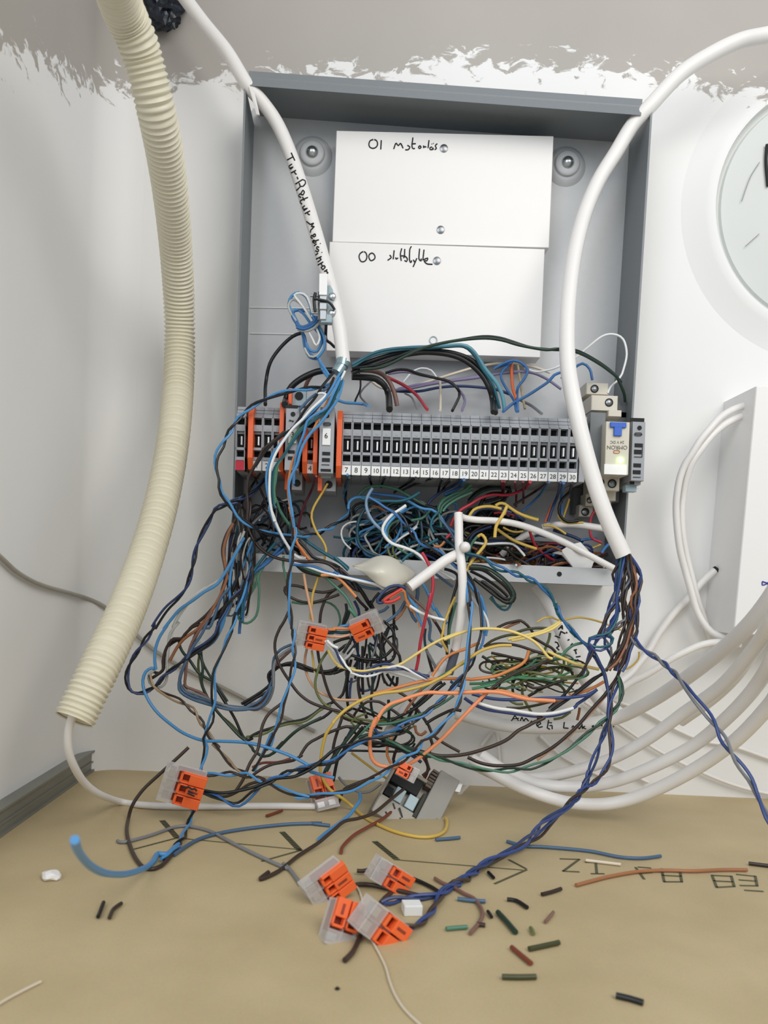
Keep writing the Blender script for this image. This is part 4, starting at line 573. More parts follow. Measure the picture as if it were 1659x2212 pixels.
# ------------------------------------------------------------------ lever connectors
def connector(c_, fr, ln, wd, ht, n, label, openl=(), tint=None):
    ex, ey, ez = [Vector(v) for v in fr]; c_ = Vector(c_)
    I = lambda p: c_+ex*p.x+ey*p.y+ez*p.z
    t = empty('lever_connector', tuple(c_), label, 'connector', 'clear lever connectors with orange levers')
    a = ln/2; w = wd/2; h = ht/2; th = .7
    b = MB(); b.box(-a, a*.9, -w, w, -h, -h+th, I); b.box(-a, a*.9, -w, -w+th, -h, h*.55, I); b.box(-a, a*.9, w-th, w, -h, h*.55, I); b.box(-a, -a+th, -w, w, -h, h*.8, I); b.box(-a, -a*.35, -w, w, h*.7, h*.7+th, I)
    for k in range(1, n): y = -w+wd*k/n; b.box(-a, a*.3, y-.3, y+.3, -h, h*.7, I)
    b.build('housing', M_clear, t, bevel=.25)
    co_ = MB(); co_.box(-a*.45, a*.85, -w+th+.1, w-th-.1, -h+th+.1, h*.15, I); co_.build('core', tint or M_core, t)
    mt = MB()
    for k in range(n): y = -w+wd*(k+.5)/n; mt.box(-a*.8, -a*.5, y-wd/n*.3, y+wd/n*.3, -h*.5, h*.4, I)
    mt.build('spring_clamp', M_metal, t)
    for k in range(n):
        y0 = -w+wd*k/n+.35; y1 = -w+wd*(k+1)/n-.35; lv = MB()
        z0, z1 = h*.25, h
        lv.box(-a*.25, a*.2, y0, y0+.8, z0, z1*.9, I); lv.box(-a*.25, a*.2, y1-.8, y1, z0, z1*.9, I); lv.box(a*.18, a*.98, y0, y1, z0, z1, I); lv.box(-a*.25, -a*.12, y0, y1, z0, z1*.9, I)
        lv = lv.build('lever', M_lever, t, bevel=.3)
        if k % 2: sl = MB(); sl.box(a*.3, a*.75, (y0+y1)/2-.6, (y0+y1)/2+.6, z1-.2, z1+.06, I); sl.build('lever_slot', M_core, lv, origin=tuple(t['at']))
    return t
connector((54.96,-66.00,-37.89), ((0.9808,0.1145,-0.1577),(0.1831,-0.2651,0.9467),(0.0666,-0.9574,-0.2810)), 18, 14.5, 8, 3, 'upper left lever connector hanging below the box lip')
connector((87.47,-64.00,-30.44), ((-0.8868,0.1414,-0.4401),(0.4557,0.4271,-0.7810),(0.0775,-0.8931,-0.4432)), 19, 12, 9, 2, 'upper right lever connector above the black knot')
connector((-7.75,-112.00,-118.60), ((0.9527,0.1470,-0.2659),(0.2887,-0.1652,0.9431),(0.0947,-0.9752,-0.1998)), 23, 20, 9, 3, 'low left lever connector with orange levers, near the baseboard')
connector((66.17,-72.00,-129.35), ((-0.3185,0.3541,0.8793),(-0.8877,-0.4367,-0.1457),(0.3324,-0.8270,0.4534)), 21, 14, 9, 2, 'lever connector with raised orange lever left of the fallen relay')
connector((113.74,-90.00,-110.50), ((-0.9040,0.0304,0.4264),(-0.4227,-0.2124,-0.8810),(0.0638,-0.9767,0.2049)), 12, 8.5, 7, 2, 'small lever connector lying on the fallen relay')
connector((74.01,-206.00,-132.99), ((0.7689,0.3653,0.5248),(-0.4205,-0.3294,0.8454),(0.4816,-0.8707,-0.0997)), 20, 15, 9, 3, 'left rear lever connector of the four on the floor')
connector((100.91,-193.00,-132.88), ((0.8011,0.2681,-0.5352),(0.4809,0.2442,0.8421),(0.3564,-0.9319,0.0667)), 19.5, 10.5, 8, 2, 'rear right clear lever connector of the four on the floor', tint=mat('connector_pink', 'a8605a', .5, vary=.3, scale=500))
connector((80.51,-240.00,-134.26), ((0.2500,0.4271,0.8690),(-0.8767,-0.2811,0.3904),(0.4110,-0.8594,0.3041)), 17.5, 12, 9, 2, 'left front lever connector of the four on the floor')
connector((95.15,-242.00,-133.64), ((0.6767,0.3882,-0.6256),(0.5632,0.2743,0.7794),(0.4742,-0.8798,-0.0330)), 21, 12.5, 10, 2, 'right front lever connector of the four on the floor')
strokes([[(-6.35,-118.50,-116.88),(-4.28,-118.50,-117.81),(-3.63,-118.50,-117.10),(-1.55,-118.50,-118.38),(-0.21,-118.50,-117.97),(1.06,-118.50,-119.29)],[(-3.55,-118.50,-119.16),(-0.79,-118.50,-120.40)],[(-3.84,-118.50,-120.54),(-0.05,-118.50,-122.09)]], 'printed_mark', bpy.data.objects['lever_connector.002'], M_ink, .5)

# ------------------------------------------------------------------ fallen relay module on the floor
fr_ = empty('fallen_relay', (122.05,-70.00,-133.34), 'grey relay module lying in the wires on the floor', 'relay')
fe = [Vector(v) for v in ((-0.4376,-0.5590,-0.7042),(0.8792,-0.1018,-0.4655),(0.1885,-0.8229,0.5361))]; fc = Vector((119.99,-78.00,-130.56))
FI = lambda p: fc+fe[0]*(p.x*1.15)-fe[1]*p.y+fe[2]*p.z
def fbox(name, m, x0, x1, y0, y1, z0, z1, bev=.3, lab=None):
    o = MB().box(x0, x1, y0, y1, z0, z1, FI).build(name, m, fr_, bevel=bev)
    if lab: part(o, lab)
    return o
M_case = mat('case_dull', '8f897d', .35, vary=.08)
cs_ = MB(); cs_.box(-14, 16, -5, 20, -15, -6, FI); cs_.box(5.5, 16, -5, 20, -6, 0, FI); cs_.box(-14, -12, -5, 20, -6, 0, FI); cs_.box(-14, 16, 18.5, 20, -6, 0, FI)
cs_.build('case', M_case, fr_, bevel=.4)
fbox('side_plate', M_board, -22.6, 9.5, -18.2, -5.2, -14, 1.2, .6)
fbox('socket_recess', M_dark, -11.8, -3.5, 0, 18, -6, -1.2)
fbox('socket_recess', M_dark, -.5, 4.5, 13.6, 18, -6, -1)
fbox('socket_recess', mat('dark_olive', '2a2a20', .6), -6.5, 7.5, -5.0, -2.6, -4, .6)
for y0, y1 in ((-1.9, 4.2), (6.6, 12.6)): fbox('coil_window', M_bluegrey, -2.8, 4.8, y0, y1, -6, -.6, .4, 'pale blue window')
ps = MB()
for k in range(6): ps.box(-21+k*1.9, -19.8+k*1.9, -4.8, -1.2, -8, .4+.3*(k % 2), FI)
ps.build('pin_strip', mat('pin_brown', '5a4a3e', .5, vary=.3, scale=600), fr_)
mk_ = MB()
for q in (((7.5, 6.2, 1.1), (10.8, 2.0, .1)), ((9, 8, .1), (7, 10.5, .1)), ((11.5, 3, .1), (12, 2.6, .1)), ((2.2, -16, 1.3), (8, -15.6, 1.3)), ((12.8, 12, .1), (14.2, 9.5, .1))):
    mk_.tube([FI(Vector(p)) for p in q], .5, 6, smooth=False)
mk_.build('printed_mark', mat('dull_ink', '3a3838', .6), fr_)
tag(MB().slab([(144.78,-66.00,-121.61),(149.17,-66.00,-122.42),(147.17,-70.00,-126.18),(142.83,-70.00,-125.37)], 3, .3).build('white_chip', M_tag), 'small white chip at the right of the fallen relay', 'chip')
tag(MB().slab([(150.13,-60.00,-125.27),(155.09,-58.00,-124.19),(149.12,-64.00,-129.03),(146.16,-66.00,-128.63)], 2, .3).build('clear_chip', M_clear), 'clear plastic flake beside the small white chip', 'chip')

# ------------------------------------------------------------------ loose wires and twisted pairs
for kind, col, r, label, group, pts in [
('w','K',1.50,'thick black wire arching over the terminal row, upper of two',None,[(71.5,-57.5,121.3),(81.2,-57.5,125.4),(95.9,-55.6,131.2),(108.3,-54,134.3),(120.9,-52.5,135.3),(132.8,-51.1,134.7),(143.3,-49.8,131.5),(151.4,-48.5,124.7),(156.4,-47.2,115.7),(159.1,-46.2,107.7),(156.3,-68,97.1)]),
('w','K',1.50,'thick black wire arching over the terminal row, lower of two',None,[(71.7,-59.7,117.9),(83.8,-58,123.8),(96,-56.4,128.9),(110.8,-54.6,133),(122.6,-53.2,133.8),(132.8,-51.9,132.8),(141.5,-50.8,129.4),(149.6,-49.5,123.1),(154.9,-48.4,115.4),(157.1,-47.5,109),(154.8,-68,97.4)]),
('w','TL',1.30,'broad pale teal wire running along the bottom edge of the lower plate',None,[(71.6,-61.6,121),(81.1,-60,128),(92.4,-58.3,132.2),(105.6,-56.5,135.1),(120.6,-54.4,137),(135.8,-52.3,139.4),(141.8,-51.5,137.9),(146.4,-50.6,133.5),(152,-49.3,126.6),(159.4,-47.9,119.1),(163.4,-46.7,112),(165.3,-45.6,104.4)]),
('w','T',0.90,'teal wire just under the pale teal one above the terminals',None,[(71.6,-67.3,120.6),(83.4,-64.6,128.4),(95.5,-62.1,132.5),(112,-58.8,135.1),(124.6,-56.4,136.6),(137.3,-53.9,138.2),(144.4,-52.2,133.7),(149.3,-50.6,127),(156.9,-48.2,118),(162.4,-45.3,104.7)]),
('w','DG',0.90,'green wire rising over the lower plate to the right cable',None,[(76.5,-62.9,119.3),(89.5,-63.4,121.4),(102.2,-64,127.9),(111.7,-64.5,132.6),(122.9,-65,136.1),(135.7,-65.5,138.7),(148.5,-66.1,140),(158.2,-66.5,139.2),(166.4,-66.9,137.1),(176.2,-66.9,135.6),(184.4,-66.9,134.9),(191.4,-66.9,135.7),(203.9,-62.9,135.3),(219.3,-53,132.4),(232.1,-44.6,128.1),(233.6,-43.4,127.2),(237.8,-39.3,123),(240.9,-35.9,119.3),(242.6,-32.9,115.7)]),
('w','K',0.80,'black wire rising over the lower plate beside the green one',None,[(71.6,-62.2,120),(87.8,-62.9,123),(103.7,-63.6,130.1),(119.7,-64.3,135.5),(134.1,-64.9,138.8),(146.9,-65.5,141.1),(156.6,-65.9,140.7),(164.8,-66.2,138.6),(174.9,-65.5,136.3),(186.5,-64.7,135.8),(192.6,-64.2,136),(202.6,-62.2,136.8),(217.9,-53,133.9),(230.5,-45,129.5),(237.1,-40.2,125.5)]),
('w','W',0.70,'thin white wire looping up beside the right cable to the relay',None,[(181.3,-20,136.8),(187.9,-23.2,134),(195.8,-27,134.7),(201.4,-30,136.6),(209.6,-30.9,141.1),(217,-31.9,147.7),(225.5,-33.1,154.9),(232.4,-33.8,156.4),(238.5,-34.4,153.4),(241,-35.3,144.2),(239.1,-36.3,133.9),(237.8,-36.7,130.4),(235.3,-37.1,126.8),(231.5,-37.6,123.1),(229.9,-38,119.1)]),
('w','K',1.10,'black wire curving from the blue coil down to the leftmost terminals',None,[(40.3,-37.4,146.8),(33.9,-37.4,144),(26.5,-37.4,136.6),(20.7,-37.4,127),(18.6,-37.4,114.2),(22.6,-67.6,95.3)]),
('w','K',0.90,'short black wire hanging from the metal clip',None,[(55.3,-58.6,145.5),(55,-52.9,142.9),(55.1,-47.2,140.2),(57.5,-43.1,139.6),(60,-38.6,138.5)]),
('w','K',2.00,'heavy black wire arching left from the cable end',None,[(64,-50,121.2),(57.3,-49.2,121.4),(50.6,-48.4,120.6),(43.2,-47.5,117.4),(37.3,-46.7,113.4),(34,-46.1,109.3),(32.2,-45.3,103.4),(33.9,-68.5,95.6)]),
('w','K',2.00,'heavy black wire arching right from the cable end',None,[(71.7,-51.1,117.9),(80,-49.9,118.3),(86.8,-49,117.7),(91.6,-48.1,114.4),(94.2,-47.3,109.3),(94.6,-68.5,95.9)]),
('w','BP',1.40,'pinkish brown wire arching right beside the heavy black one',None,[(76.4,-45.8,123.4),(84.1,-45.4,123.5),(90.1,-45,121.8),(94.6,-44.7,117.5),(97.9,-44.3,111),(100,-43.8,103.7)]),
('w','BP',1.30,'pinkish brown wire arching left behind the fuse terminals',None,[(60.4,-43.3,123.7),(53.4,-39.2,123.8),(47.8,-35.9,122.7),(44.3,-32.7,119.2),(42.2,-29.3,114.5)]),
('w','R',1.00,'red wire curving down to the terminals from behind the pink arch',None,[(88.7,-27.4,126.7),(99.3,-30.4,121.7),(106.4,-32.6,117.7),(112.6,-34.7,112.3),(116.5,-67.5,97.2)]),
('w','CR',0.90,'cream wire stretched low across the back panel',None,[(83.7,-16.7,124.8),(89.3,-16.5,121.2),(98.4,-16.2,119.9),(109.1,-15.8,122.3),(125,-15.3,128.1),(139.2,-14.8,133.4),(151.7,-14.3,137.7),(165.2,-13.9,140.7),(177,-13.5,141.4),(188,-13.1,139.8),(199.2,-12.7,136.9)]),
('w','V',0.90,'pale violet wire stretched across the back panel',None,[(96.5,-18.5,118.8),(109,-18.5,120.8),(121.3,-18.5,124),(135.5,-18.5,126.9),(149.7,-18.5,129.4),(164.8,-18.5,132.8),(176.4,-18.5,134.7),(187.1,-18.5,134.4),(196.3,-18.5,130.9),(205.7,-18.5,125.1)]),
('w','V',0.90,'second pale violet wire just above the other on the back panel',None,[(101,-18.3,120),(113.3,-18.3,123.2),(126.7,-18.3,125.7),(142.6,-18.3,128.7),(156.8,-18.3,131.6),(167.5,-18.3,133.4),(178.2,-18.3,134.4)]),
('w','NB',0.90,'navy wire rising in a low arch behind the terminals',None,[(85.6,-13.7,124.8),(91.2,-14.1,121.4),(101.2,-14.8,119.5),(114.6,-15.7,119.9),(127,-16.6,122.6),(139.4,-17.4,124),(151.9,-18.2,123.8),(164.4,-19.1,122.5),(173.4,-19.7,119.7)]),
('w','K',0.90,'thin black wire ending in a hook above the terminals',None,[(91.9,-38.6,124.4),(98.7,-39.3,126.5),(105.5,-39.9,126.6),(112.4,-40.6,124.4),(122.7,-41.7,122.1),(131.2,-42.5,120.2),(136.5,-43.2,115.7),(137.6,-43.6,111.5),(131.2,-67.4,97.2)]),
('w','V',0.80,'grey violet wire with a downward hook above the terminals',None,[(93.9,-31.1,126),(104.2,-32.5,127.4),(114.6,-33.9,125.4),(126.7,-35.6,123.1),(133.7,-36.6,120.2),(139,-37.5,115.5),(141.8,-38.3,110.4),(136.8,-67.3,97.5)]),
('w','CR',0.80,'short cream wire standing upright above the terminals',None,[(127,-25.6,124.7),(127.2,-32,115.4),(124.2,-67.3,97.3)]),
('w','W',0.60,'faint white curved wire on the back panel above the terminals',None,[(104.6,-12.7,126),(109.7,-12.7,132.5),(115.9,-12.7,135.5),(122.2,-12.7,134.4),(126.1,-12.7,129.7)]),
('w','O',1.00,'short orange red wire standing above the terminals at right',None,[(173,-18.4,139.9),(172.5,-24.1,130),(172.7,-29.6,120.8),(174.4,-34.4,113.3)]),
('w','BE',0.80,'beige wire hanging beside the short orange red one',None,[(177.8,-14.3,139.9),(178.3,-21.4,129.2),(178.8,-28.5,118.8),(179.5,-36.3,107.5)]),
('w','B',0.90,'blue wire slanting up from the terminals to the right cable',None,[(160.8,-67.4,98.2),(170.7,-45.4,108.5),(178.8,-42.1,113.8),(186,-39.2,119.1),(193.3,-36.1,124.9),(197,-34.2,129.5),(201.6,-32.5,131.9)]),
('w','B',0.90,'blue wire bent like a bow above the terminals at right',None,[(161.4,-21.8,134.8),(167.1,-23.7,138.1),(172.9,-25.4,139.7),(178,-26.9,137.8),(181.5,-28.3,133.7),(179.7,-29.8,128),(175.3,-31.8,121.3),(174.9,-33.4,114.8),(169.3,-67.4,98.7)]),
('w','B',0.80,'blue wire dropping in a narrow v above the terminals',None,[(173,-20.1,140.3),(166.5,-23.8,133.2),(165.5,-25.8,128.3),(168.8,-29.3,120.7),(172.9,-32.9,113.1),(168.5,-67.3,98.6)]),
('w','B',1.10,'short thick blue wire end lying on the back panel',None,[(161.8,-19.5,135.9),(167,-19.5,138.1),(173.1,-19.5,140.4)]),
('w','GY',0.90,'grey wire going into the terminals beneath the beige one',None,[(179.6,-21,116.2),(185.2,-29,111.1),(183.2,-67.4,98.1)]),
('w','LB',0.90,'short light blue wire from the cable end to the terminals',None,[(63.1,-57.8,102.4),(68.3,-54.4,101.7),(73.6,-51.2,102.3),(79,-48,102.8),(82.3,-67.4,97.3)]),
('w','K',0.60,'thin black wire forking down beside the heavy black arch',None,[(74.5,-28.2,130.1),(76.6,-31.3,122.5),(76.9,-34.2,114.9),(74.6,-37.1,108.2),(73.9,-38.2,105.3)]),
('w','GY',0.60,'thin grey wire crossing the fork above terminal seven',None,[(83.7,-23.9,123),(78.6,-30.2,116),(77.1,-34.2,110.7),(81.7,-39.9,104.5)]),
('w','GY',0.60,'thin dark grey wire down to terminal ten',None,[(105.4,-21.2,116.8),(109.5,-28.9,112.6),(110.9,-67.1,97)]),
('w','B',0.80,'blue wire dropping into the top of the relay socket',None,[(201,-35.9,127.1),(207.8,-37.2,133),(213.1,-38.1,136.4),(217.6,-38.9,133),(219.3,-39.9,126.2)]),
('p','LB/K',0.75,'twisted blue and black pair ballooning out past the left rim and back into the box',None,[(61.5,-61.2,110),(53.5,-69.2,106.3),(42.6,-69.7,104.4),(32.5,-70.3,101.9),(23.7,-70.7,98.1),(15.6,-71.2,93.2),(8.5,-72.9,85.8),(3.9,-74.5,77.7),(0,-76.1,69),(-2.7,-77.2,63),(-2.6,-77.9,55.8),(-0.3,-78.6,49),(0.3,-79.2,43.2),(2.7,-78.3,39.7),(6,-77.1,35.2),(10.3,-75.7,29.8),(15.1,-74.4,26.3),(19.9,-73.3,23.7),(19.7,-73.2,23.3),(23.7,-69.9,22),(29.6,-65.3,21.1),(36.1,-60.5,20.5),(43.6,-55,20.9),(50.8,-49.8,22.6),(57.1,-45.2,25),(62.9,-40.7,28.4),(67.9,-36.6,32.3),(72.3,-32.9,35.9),(74.1,-31.1,38.3),(72.6,-29.2,41),(73.2,-19.2,42.4),(70.4,-19.2,48),(70.5,-25.1,53.7),(72.6,-68,56.5)]),
('p','NB/K',0.75,'twisted blue and black pair making the outermost left loop in front of the wall',None,[(22.2,-42,56.9),(16.5,-47.6,47.8),(11,-51.4,43.4),(12.1,-52,44),(7.9,-56.6,40.3),(3.6,-60.6,38.2),(8.2,-64,39.3),(1.4,-63.9,37),(-4.9,-63.7,33.8),(-7.4,-63.6,28.5),(-11.8,-63.4,19.5),(-15,-63.2,11.5),(-16.2,-63.1,4),(-17.7,-62.9,-4),(-20.1,-62.7,-12.5),(-24.4,-62.6,-18.6),(-31.1,-62.4,-25.4),(-35.4,-62.3,-31.6),(-39.2,-62.1,-38.3),(-37.3,-62,-35.1),(-42,-62,-42.8),(-47.2,-62,-51),(-51.9,-62,-59.2),(-53.8,-62,-66.3),(-53,-62,-72.8),(-50.3,-62,-76.5),(-45.3,-62,-77.2),(-40.4,-62,-75),(-35.6,-62,-71.5),(-31.3,-62,-65.3),(-26.9,-62,-62.1),(-22.1,-62,-57.8),(-14.4,-62,-51),(-6.6,-62,-45.6),(-1.4,-62,-39.4),(-0.2,-62,-32.3),(6.7,-62,-18.2),(11.6,-59.2,-13.5),(15,-56.4,-7.3),(15.4,-54,-1.2)]),
('w','LB',0.95,'light blue wire making the second left loop and then a long sag to the right',None,[(11.4,-51.6,22.9),(10.5,-57.6,15.4),(10.8,-61.6,14.3),(6.7,-61.4,6.1),(2.9,-61.1,-1.5),(-2.7,-60.8,-10.2),(-10,-60.6,-15),(-16.4,-60.4,-20.3),(-23.7,-60.1,-25.6),(-28.5,-59.9,-31.4),(-33.3,-59.7,-38.1),(-31.4,-59.6,-35.9),(-35.7,-59.6,-43.1),(-37.9,-59.6,-50.3),(-38.1,-59.6,-57.8),(-37.2,-59.6,-62.8)]),
('w','LB',0.95,'light blue wire curling round the far left bundle and sagging right to the connectors',None,[(-37.2,-58.9,-62.6),(-40,-59.5,-62),(-43.2,-60.3,-64.5),(-44.4,-61.2,-69.5),(-43.1,-62.4,-75.3),(-39.2,-63.8,-82),(-33.7,-65.3,-88),(-25.6,-67.2,-93.8),(-17.1,-69,-98.6),(-5.7,-71.2,-101.8),(5.4,-73.2,-101.4),(17.9,-75.6,-100.9),(27.9,-77.5,-101.7),(20.8,-78.9,-100.3),(32.2,-81.5,-101.8),(47.4,-85.1,-105.6),(59.6,-88.3,-111),(57.5,-88.9,-112.5),(65.2,-88.9,-114.7),(72.8,-88.9,-116.2)]),
('w','LG',0.85,'pale grey wire in the left bundle, looped at its low end',None,[(11.8,-56.4,22.5),(9.6,-56.6,15.4),(5,-56.9,4.7),(-1,-57.2,-6.6),(-8.3,-57.5,-11.9),(-16.5,-57.7,-18.9),(-23.6,-58,-26.7),(-28.6,-58.3,-38),(-24.8,-58.4,-33.7),(-29.5,-58.4,-40.4),(-30.7,-58.4,-47.5),(-31,-58.4,-55.6),(-30.7,-58.4,-62.6),(-31.2,-58.4,-69.7),(-33.9,-58.4,-73.2),(-37.4,-58.4,-73.6),(-41,-58.4,-70.7),(-41.7,-58.4,-66.2),(-38.7,-58.4,-63.8)]),
('w','W',0.70,'thin white wire strung beside the left light blue loop',None,[(12.1,-52.7,24.8),(8.4,-52.8,18.6),(7.3,-53.1,8.5),(2.7,-53.3,-1.8),(-3.6,-53.5,-8.2),(-13.4,-53.8,-14.7),(-19.7,-54,-21.5),(-27.5,-54.4,-34.4),(-30.6,-54.7,-47.1),(-31.6,-54.7,-57)]),
('w','BO',0.95,'orange brown wire of the left bundle',None,[(5.3,-57.7,26.6),(2.3,-57.9,20),(0.2,-58.2,10.9),(1.4,-58.4,2),(2.9,-58.6,-4.4),(0.8,-58.9,-13),(-3.5,-59.2,-22.7),(-7.7,-59.4,-29.9),(-11.4,-59.6,-36.1),(-9.6,-59.7,-32.4),(-13.4,-59.7,-37.6),(-19.2,-59.7,-41.9),(-23,-59.7,-45.8),(-26.3,-59.7,-51.2),(-29.1,-59.7,-57.1)]),
('w','BR',0.95,'dark brown wire outlining the left edge of the left bundle',None,[(6.3,-55.1,29.4),(1.2,-55.6,20.1),(-0.9,-56.1,11),(0.5,-56.5,3),(2.1,-56.8,-3.9),(0.9,-57.1,-10),(-1.5,-57.6,-18.6),(-7.1,-58,-26.9),(-13.3,-58.5,-33.2),(-18.1,-58.8,-37),(-11.6,-59.1,-34),(-16.5,-59.1,-36.3),(-20.9,-59.1,-41),(-22.8,-59.1,-43.6),(-27.3,-59.1,-43.8),(-30.1,-59.1,-46.9),(-32.2,-59.1,-51.6),(-33.3,-59.1,-57.7),(-33.1,-59.1,-62.7),(-36.5,-59.1,-65.9),(-39.4,-59.1,-68)]),
('w','K',0.85,'black wire hooking under the pale grey loop at far left',None,[(-22.7,-56.9,-43.2),(-27.7,-56.9,-46),(-31.6,-56.9,-49.7),(-33.3,-56.9,-55.8),(-33.1,-56.9,-61.9),(-35.5,-56.9,-65.1),(-39.6,-56.9,-64.5)]),
('w','BP',0.90,'pinkish brown wire running down the middle of the left bundle',None,[(-4.5,-61.2,-26.1),(-8.3,-61.1,-32.8),(-12.6,-60.9,-39),(-15.9,-60.7,-45.1),(-17.7,-60.6,-50.8),(-18.9,-60.4,-58.9),(-19.3,-60.3,-65.9),(-19.3,-60.1,-71.5),(-15.5,-60.1,-73.4),(-8.9,-59.9,-75.8),(-2.7,-59.7,-80.4),(7.4,-59.5,-83),(16.4,-59.3,-83.9),(19.7,-59.2,-83),(26.1,-58.9,-79.7),(30.8,-58.5,-72.4),(33.1,-58.2,-65.8),(33.2,-57.9,-58.7),(37,-57.6,-53.5),(43.2,-57.2,-47.2)]),
('w','SB',0.90,'steel blue wire in the left bundle bending into the low grey bunch',None,[(5.1,-59.8,-11.3),(-0.1,-59.8,-18.5),(-3.2,-59.8,-28.2),(-6.4,-59.8,-36.4),(-10.9,-59.8,-36.5),(-15.1,-60,-44.2),(-17.3,-60.1,-50.8),(-19.9,-60.3,-58.9),(-22.1,-60.5,-65.5),(-22.2,-60.6,-71.1),(-19.8,-60.8,-75),(-14.6,-60.9,-77.5),(-7.5,-61.1,-79.4),(0.1,-61.3,-81.3),(9.2,-61.5,-82.6),(17.7,-61.7,-82.7),(20,-61.8,-81.8),(25.9,-61.5,-78.3),(30.1,-61.2,-72.6),(32.8,-60.9,-65.5),(32.7,-60.6,-59.5),(33.2,-60.3,-52.4),(36.9,-60.1,-47.2),(43.3,-59.8,-43.9)]),
('w','GY',0.90,'grey wire at the bottom of the low grey bunch',None,[(-21.2,-59.3,-71.2),(-18,-59.7,-75),(-12.8,-60.2,-76.2),(-5.1,-60.8,-78.8),(2.6,-61.5,-81.4),(10.8,-62.2,-83.4),(20.4,-63,-83.4),(24.8,-63.3,-83.4),(30.6,-63.3,-78.8),(33.3,-63.3,-72.2),(33.8,-63.3,-66.6),(33.4,-63.3,-59.1),(34.5,-63.3,-53.6),(38.8,-63.3,-48.9),(43.6,-63.3,-45.7)]),
('w','W',0.70,'white wire hugging the steel blue bend at left',None,[(-11.9,-55.5,-44.8),(-15.8,-55.5,-48.1),(-18.2,-55.5,-52.2),(-21,-55.5,-58.4),(-23.5,-55.5,-64.7),(-24.1,-55.5,-69.8),(-22.9,-55.5,-74.3),(-18.8,-55.5,-77.7),(-13.7,-55.5,-79)]),
('w','SB',0.90,'lower steel blue wire of the low bunch at left',None,[(-5.6,-60.4,-27.2),(-10,-61.3,-39.3),(-15,-61.9,-47.5),(-17.7,-62.3,-53.6),(-20.3,-62.8,-60.7),(-22,-63.2,-66.7),(-22.2,-63.6,-73.2),(-19,-63.9,-76.5),(-12.9,-64.3,-79.2),(-6.8,-64.8,-80.8),(0.8,-65.3,-82.4),(9.9,-65.8,-83.9),(18.4,-66.4,-83.2),(19.2,-66.4,-82.9),(26.1,-66.4,-81.6),(30.8,-66.4,-75.8),(33,-66.4,-68.8)]),
('w','K',0.85,'black wire crossing straight down the left bundle',None,[(4.8,-54.1,-1.8),(4.4,-54.1,-8.8),(5.4,-54.1,-16.9),(2.7,-54.1,-24.1),(-0.7,-54.1,-28.8),(-4.1,-54.1,-31),(-8.5,-54.1,-34.7),(-12.5,-54.1,-35.8),(-16.3,-54.1,-43.1),(-17.1,-54.1,-48.2)]),
('w','K',0.90,'black wire just right of the left bundle',None,[(8.4,-55.4,3.4),(8.5,-55.4,-6.1),(6,-55.4,-13.3),(2.3,-55.4,-21),(0.1,-55.4,-28.2),(-2.2,-55.4,-36.4),(-1.8,-55.4,-32.7),(-2.5,-55.4,-39.8),(-7.8,-55.4,-46.2),(-15.7,-55.4,-51.6),(-22.5,-55.4,-57.5),(-29.4,-55.4,-63.7)]),
('w','LB',0.90,'light blue wire bending down through the middle left bundle',None,[(12.1,-57.5,18.5),(8.4,-57.5,11.3),(5.3,-57.5,1.2),(4.3,-57.5,-11.4),(5.1,-57.5,-20.3),(2.9,-57.5,-27.5),(-0.3,-57.5,-36.2),(2.5,-57.5,-29.9),(-0.2,-57.5,-38.1),(-4,-57.5,-44.8),(-8.9,-57.5,-48.6),(-12.8,-57.5,-51.3)]),
('w','LB',0.90,'light blue wire straight down the left bundle',None,[(16.4,-51.6,17),(12.7,-51.6,6.8),(10,-51.6,-1.5),(5.8,-51.6,-10.3),(3.6,-51.6,-18.5),(0.9,-51.6,-28.3),(-3.3,-51.6,-36.7)]),
('w','NB',0.95,'navy wire behind the left bundle at the rim',None,[(4.4,-50.8,22.6),(2.7,-50.8,14.4),(2.5,-50.8,6.3),(2.3,-50.8,-1.8),(-1.3,-50.8,-13.7)]),
('w','T',0.80,'teal wire at the left rim above the bundle',None,[(6.4,-48.1,25.9),(4.2,-48.1,16.6),(2,-48.1,8.4),(2.8,-48.1,1.3)]),
('w','LG',0.80,'light grey wire fanning from the left rim',None,[(11.7,-49.5,24.5),(8.8,-49.5,20.8),(7,-49.5,14.7),(7.8,-49.5,8.6),(5.5,-49.5,1.4)]),
('w','LG',0.80,'light grey wire right of the left fan',None,[(9.8,-49,14.8),(11.4,-49,8.8),(13.4,-49,2.8),(13.1,-49,-2.8),(9.4,-49,-12.7)]),
('w','K',0.95,'black wire standing along the right side of the left fan',None,[(10.1,-47.6,17),(11.9,-47.6,9.9),(13.7,-47.6,1.8),(13.9,-47.6,-3.3)]),
('w','BR',0.95,'dark brown wire dropping straight from the terminals into the left fan',None,[(35.1,-71.3,79.9),(29.4,-70.6,74.8),(23.2,-69.9,69.6),(20.8,-69.4,65),(17.6,-68.8,58.7),(14.8,-68.2,53.2),(14,-67.7,46.9),(14.2,-67.3,42.4),(15,-67.3,35.6),(14.8,-67.3,27.8),(16.1,-67.3,22)]),
('w','BR',0.95,'dark brown wire snaking along the box lip towards the white wrap',None,[(14,-52.1,22.9),(18.5,-53.1,15.6),(24.8,-54,10.3),(31.1,-54.7,7.5),(39.3,-55.6,6.1),(49.4,-56.7,5.8),(56.9,-57.5,6.4),(63.5,-58.2,5),(68.2,-58.9,1.7),(72.4,-59.5,-2.1),(69.5,-60.1,3.3),(72.6,-60.1,0.9),(75.8,-60.1,-1.9)]),
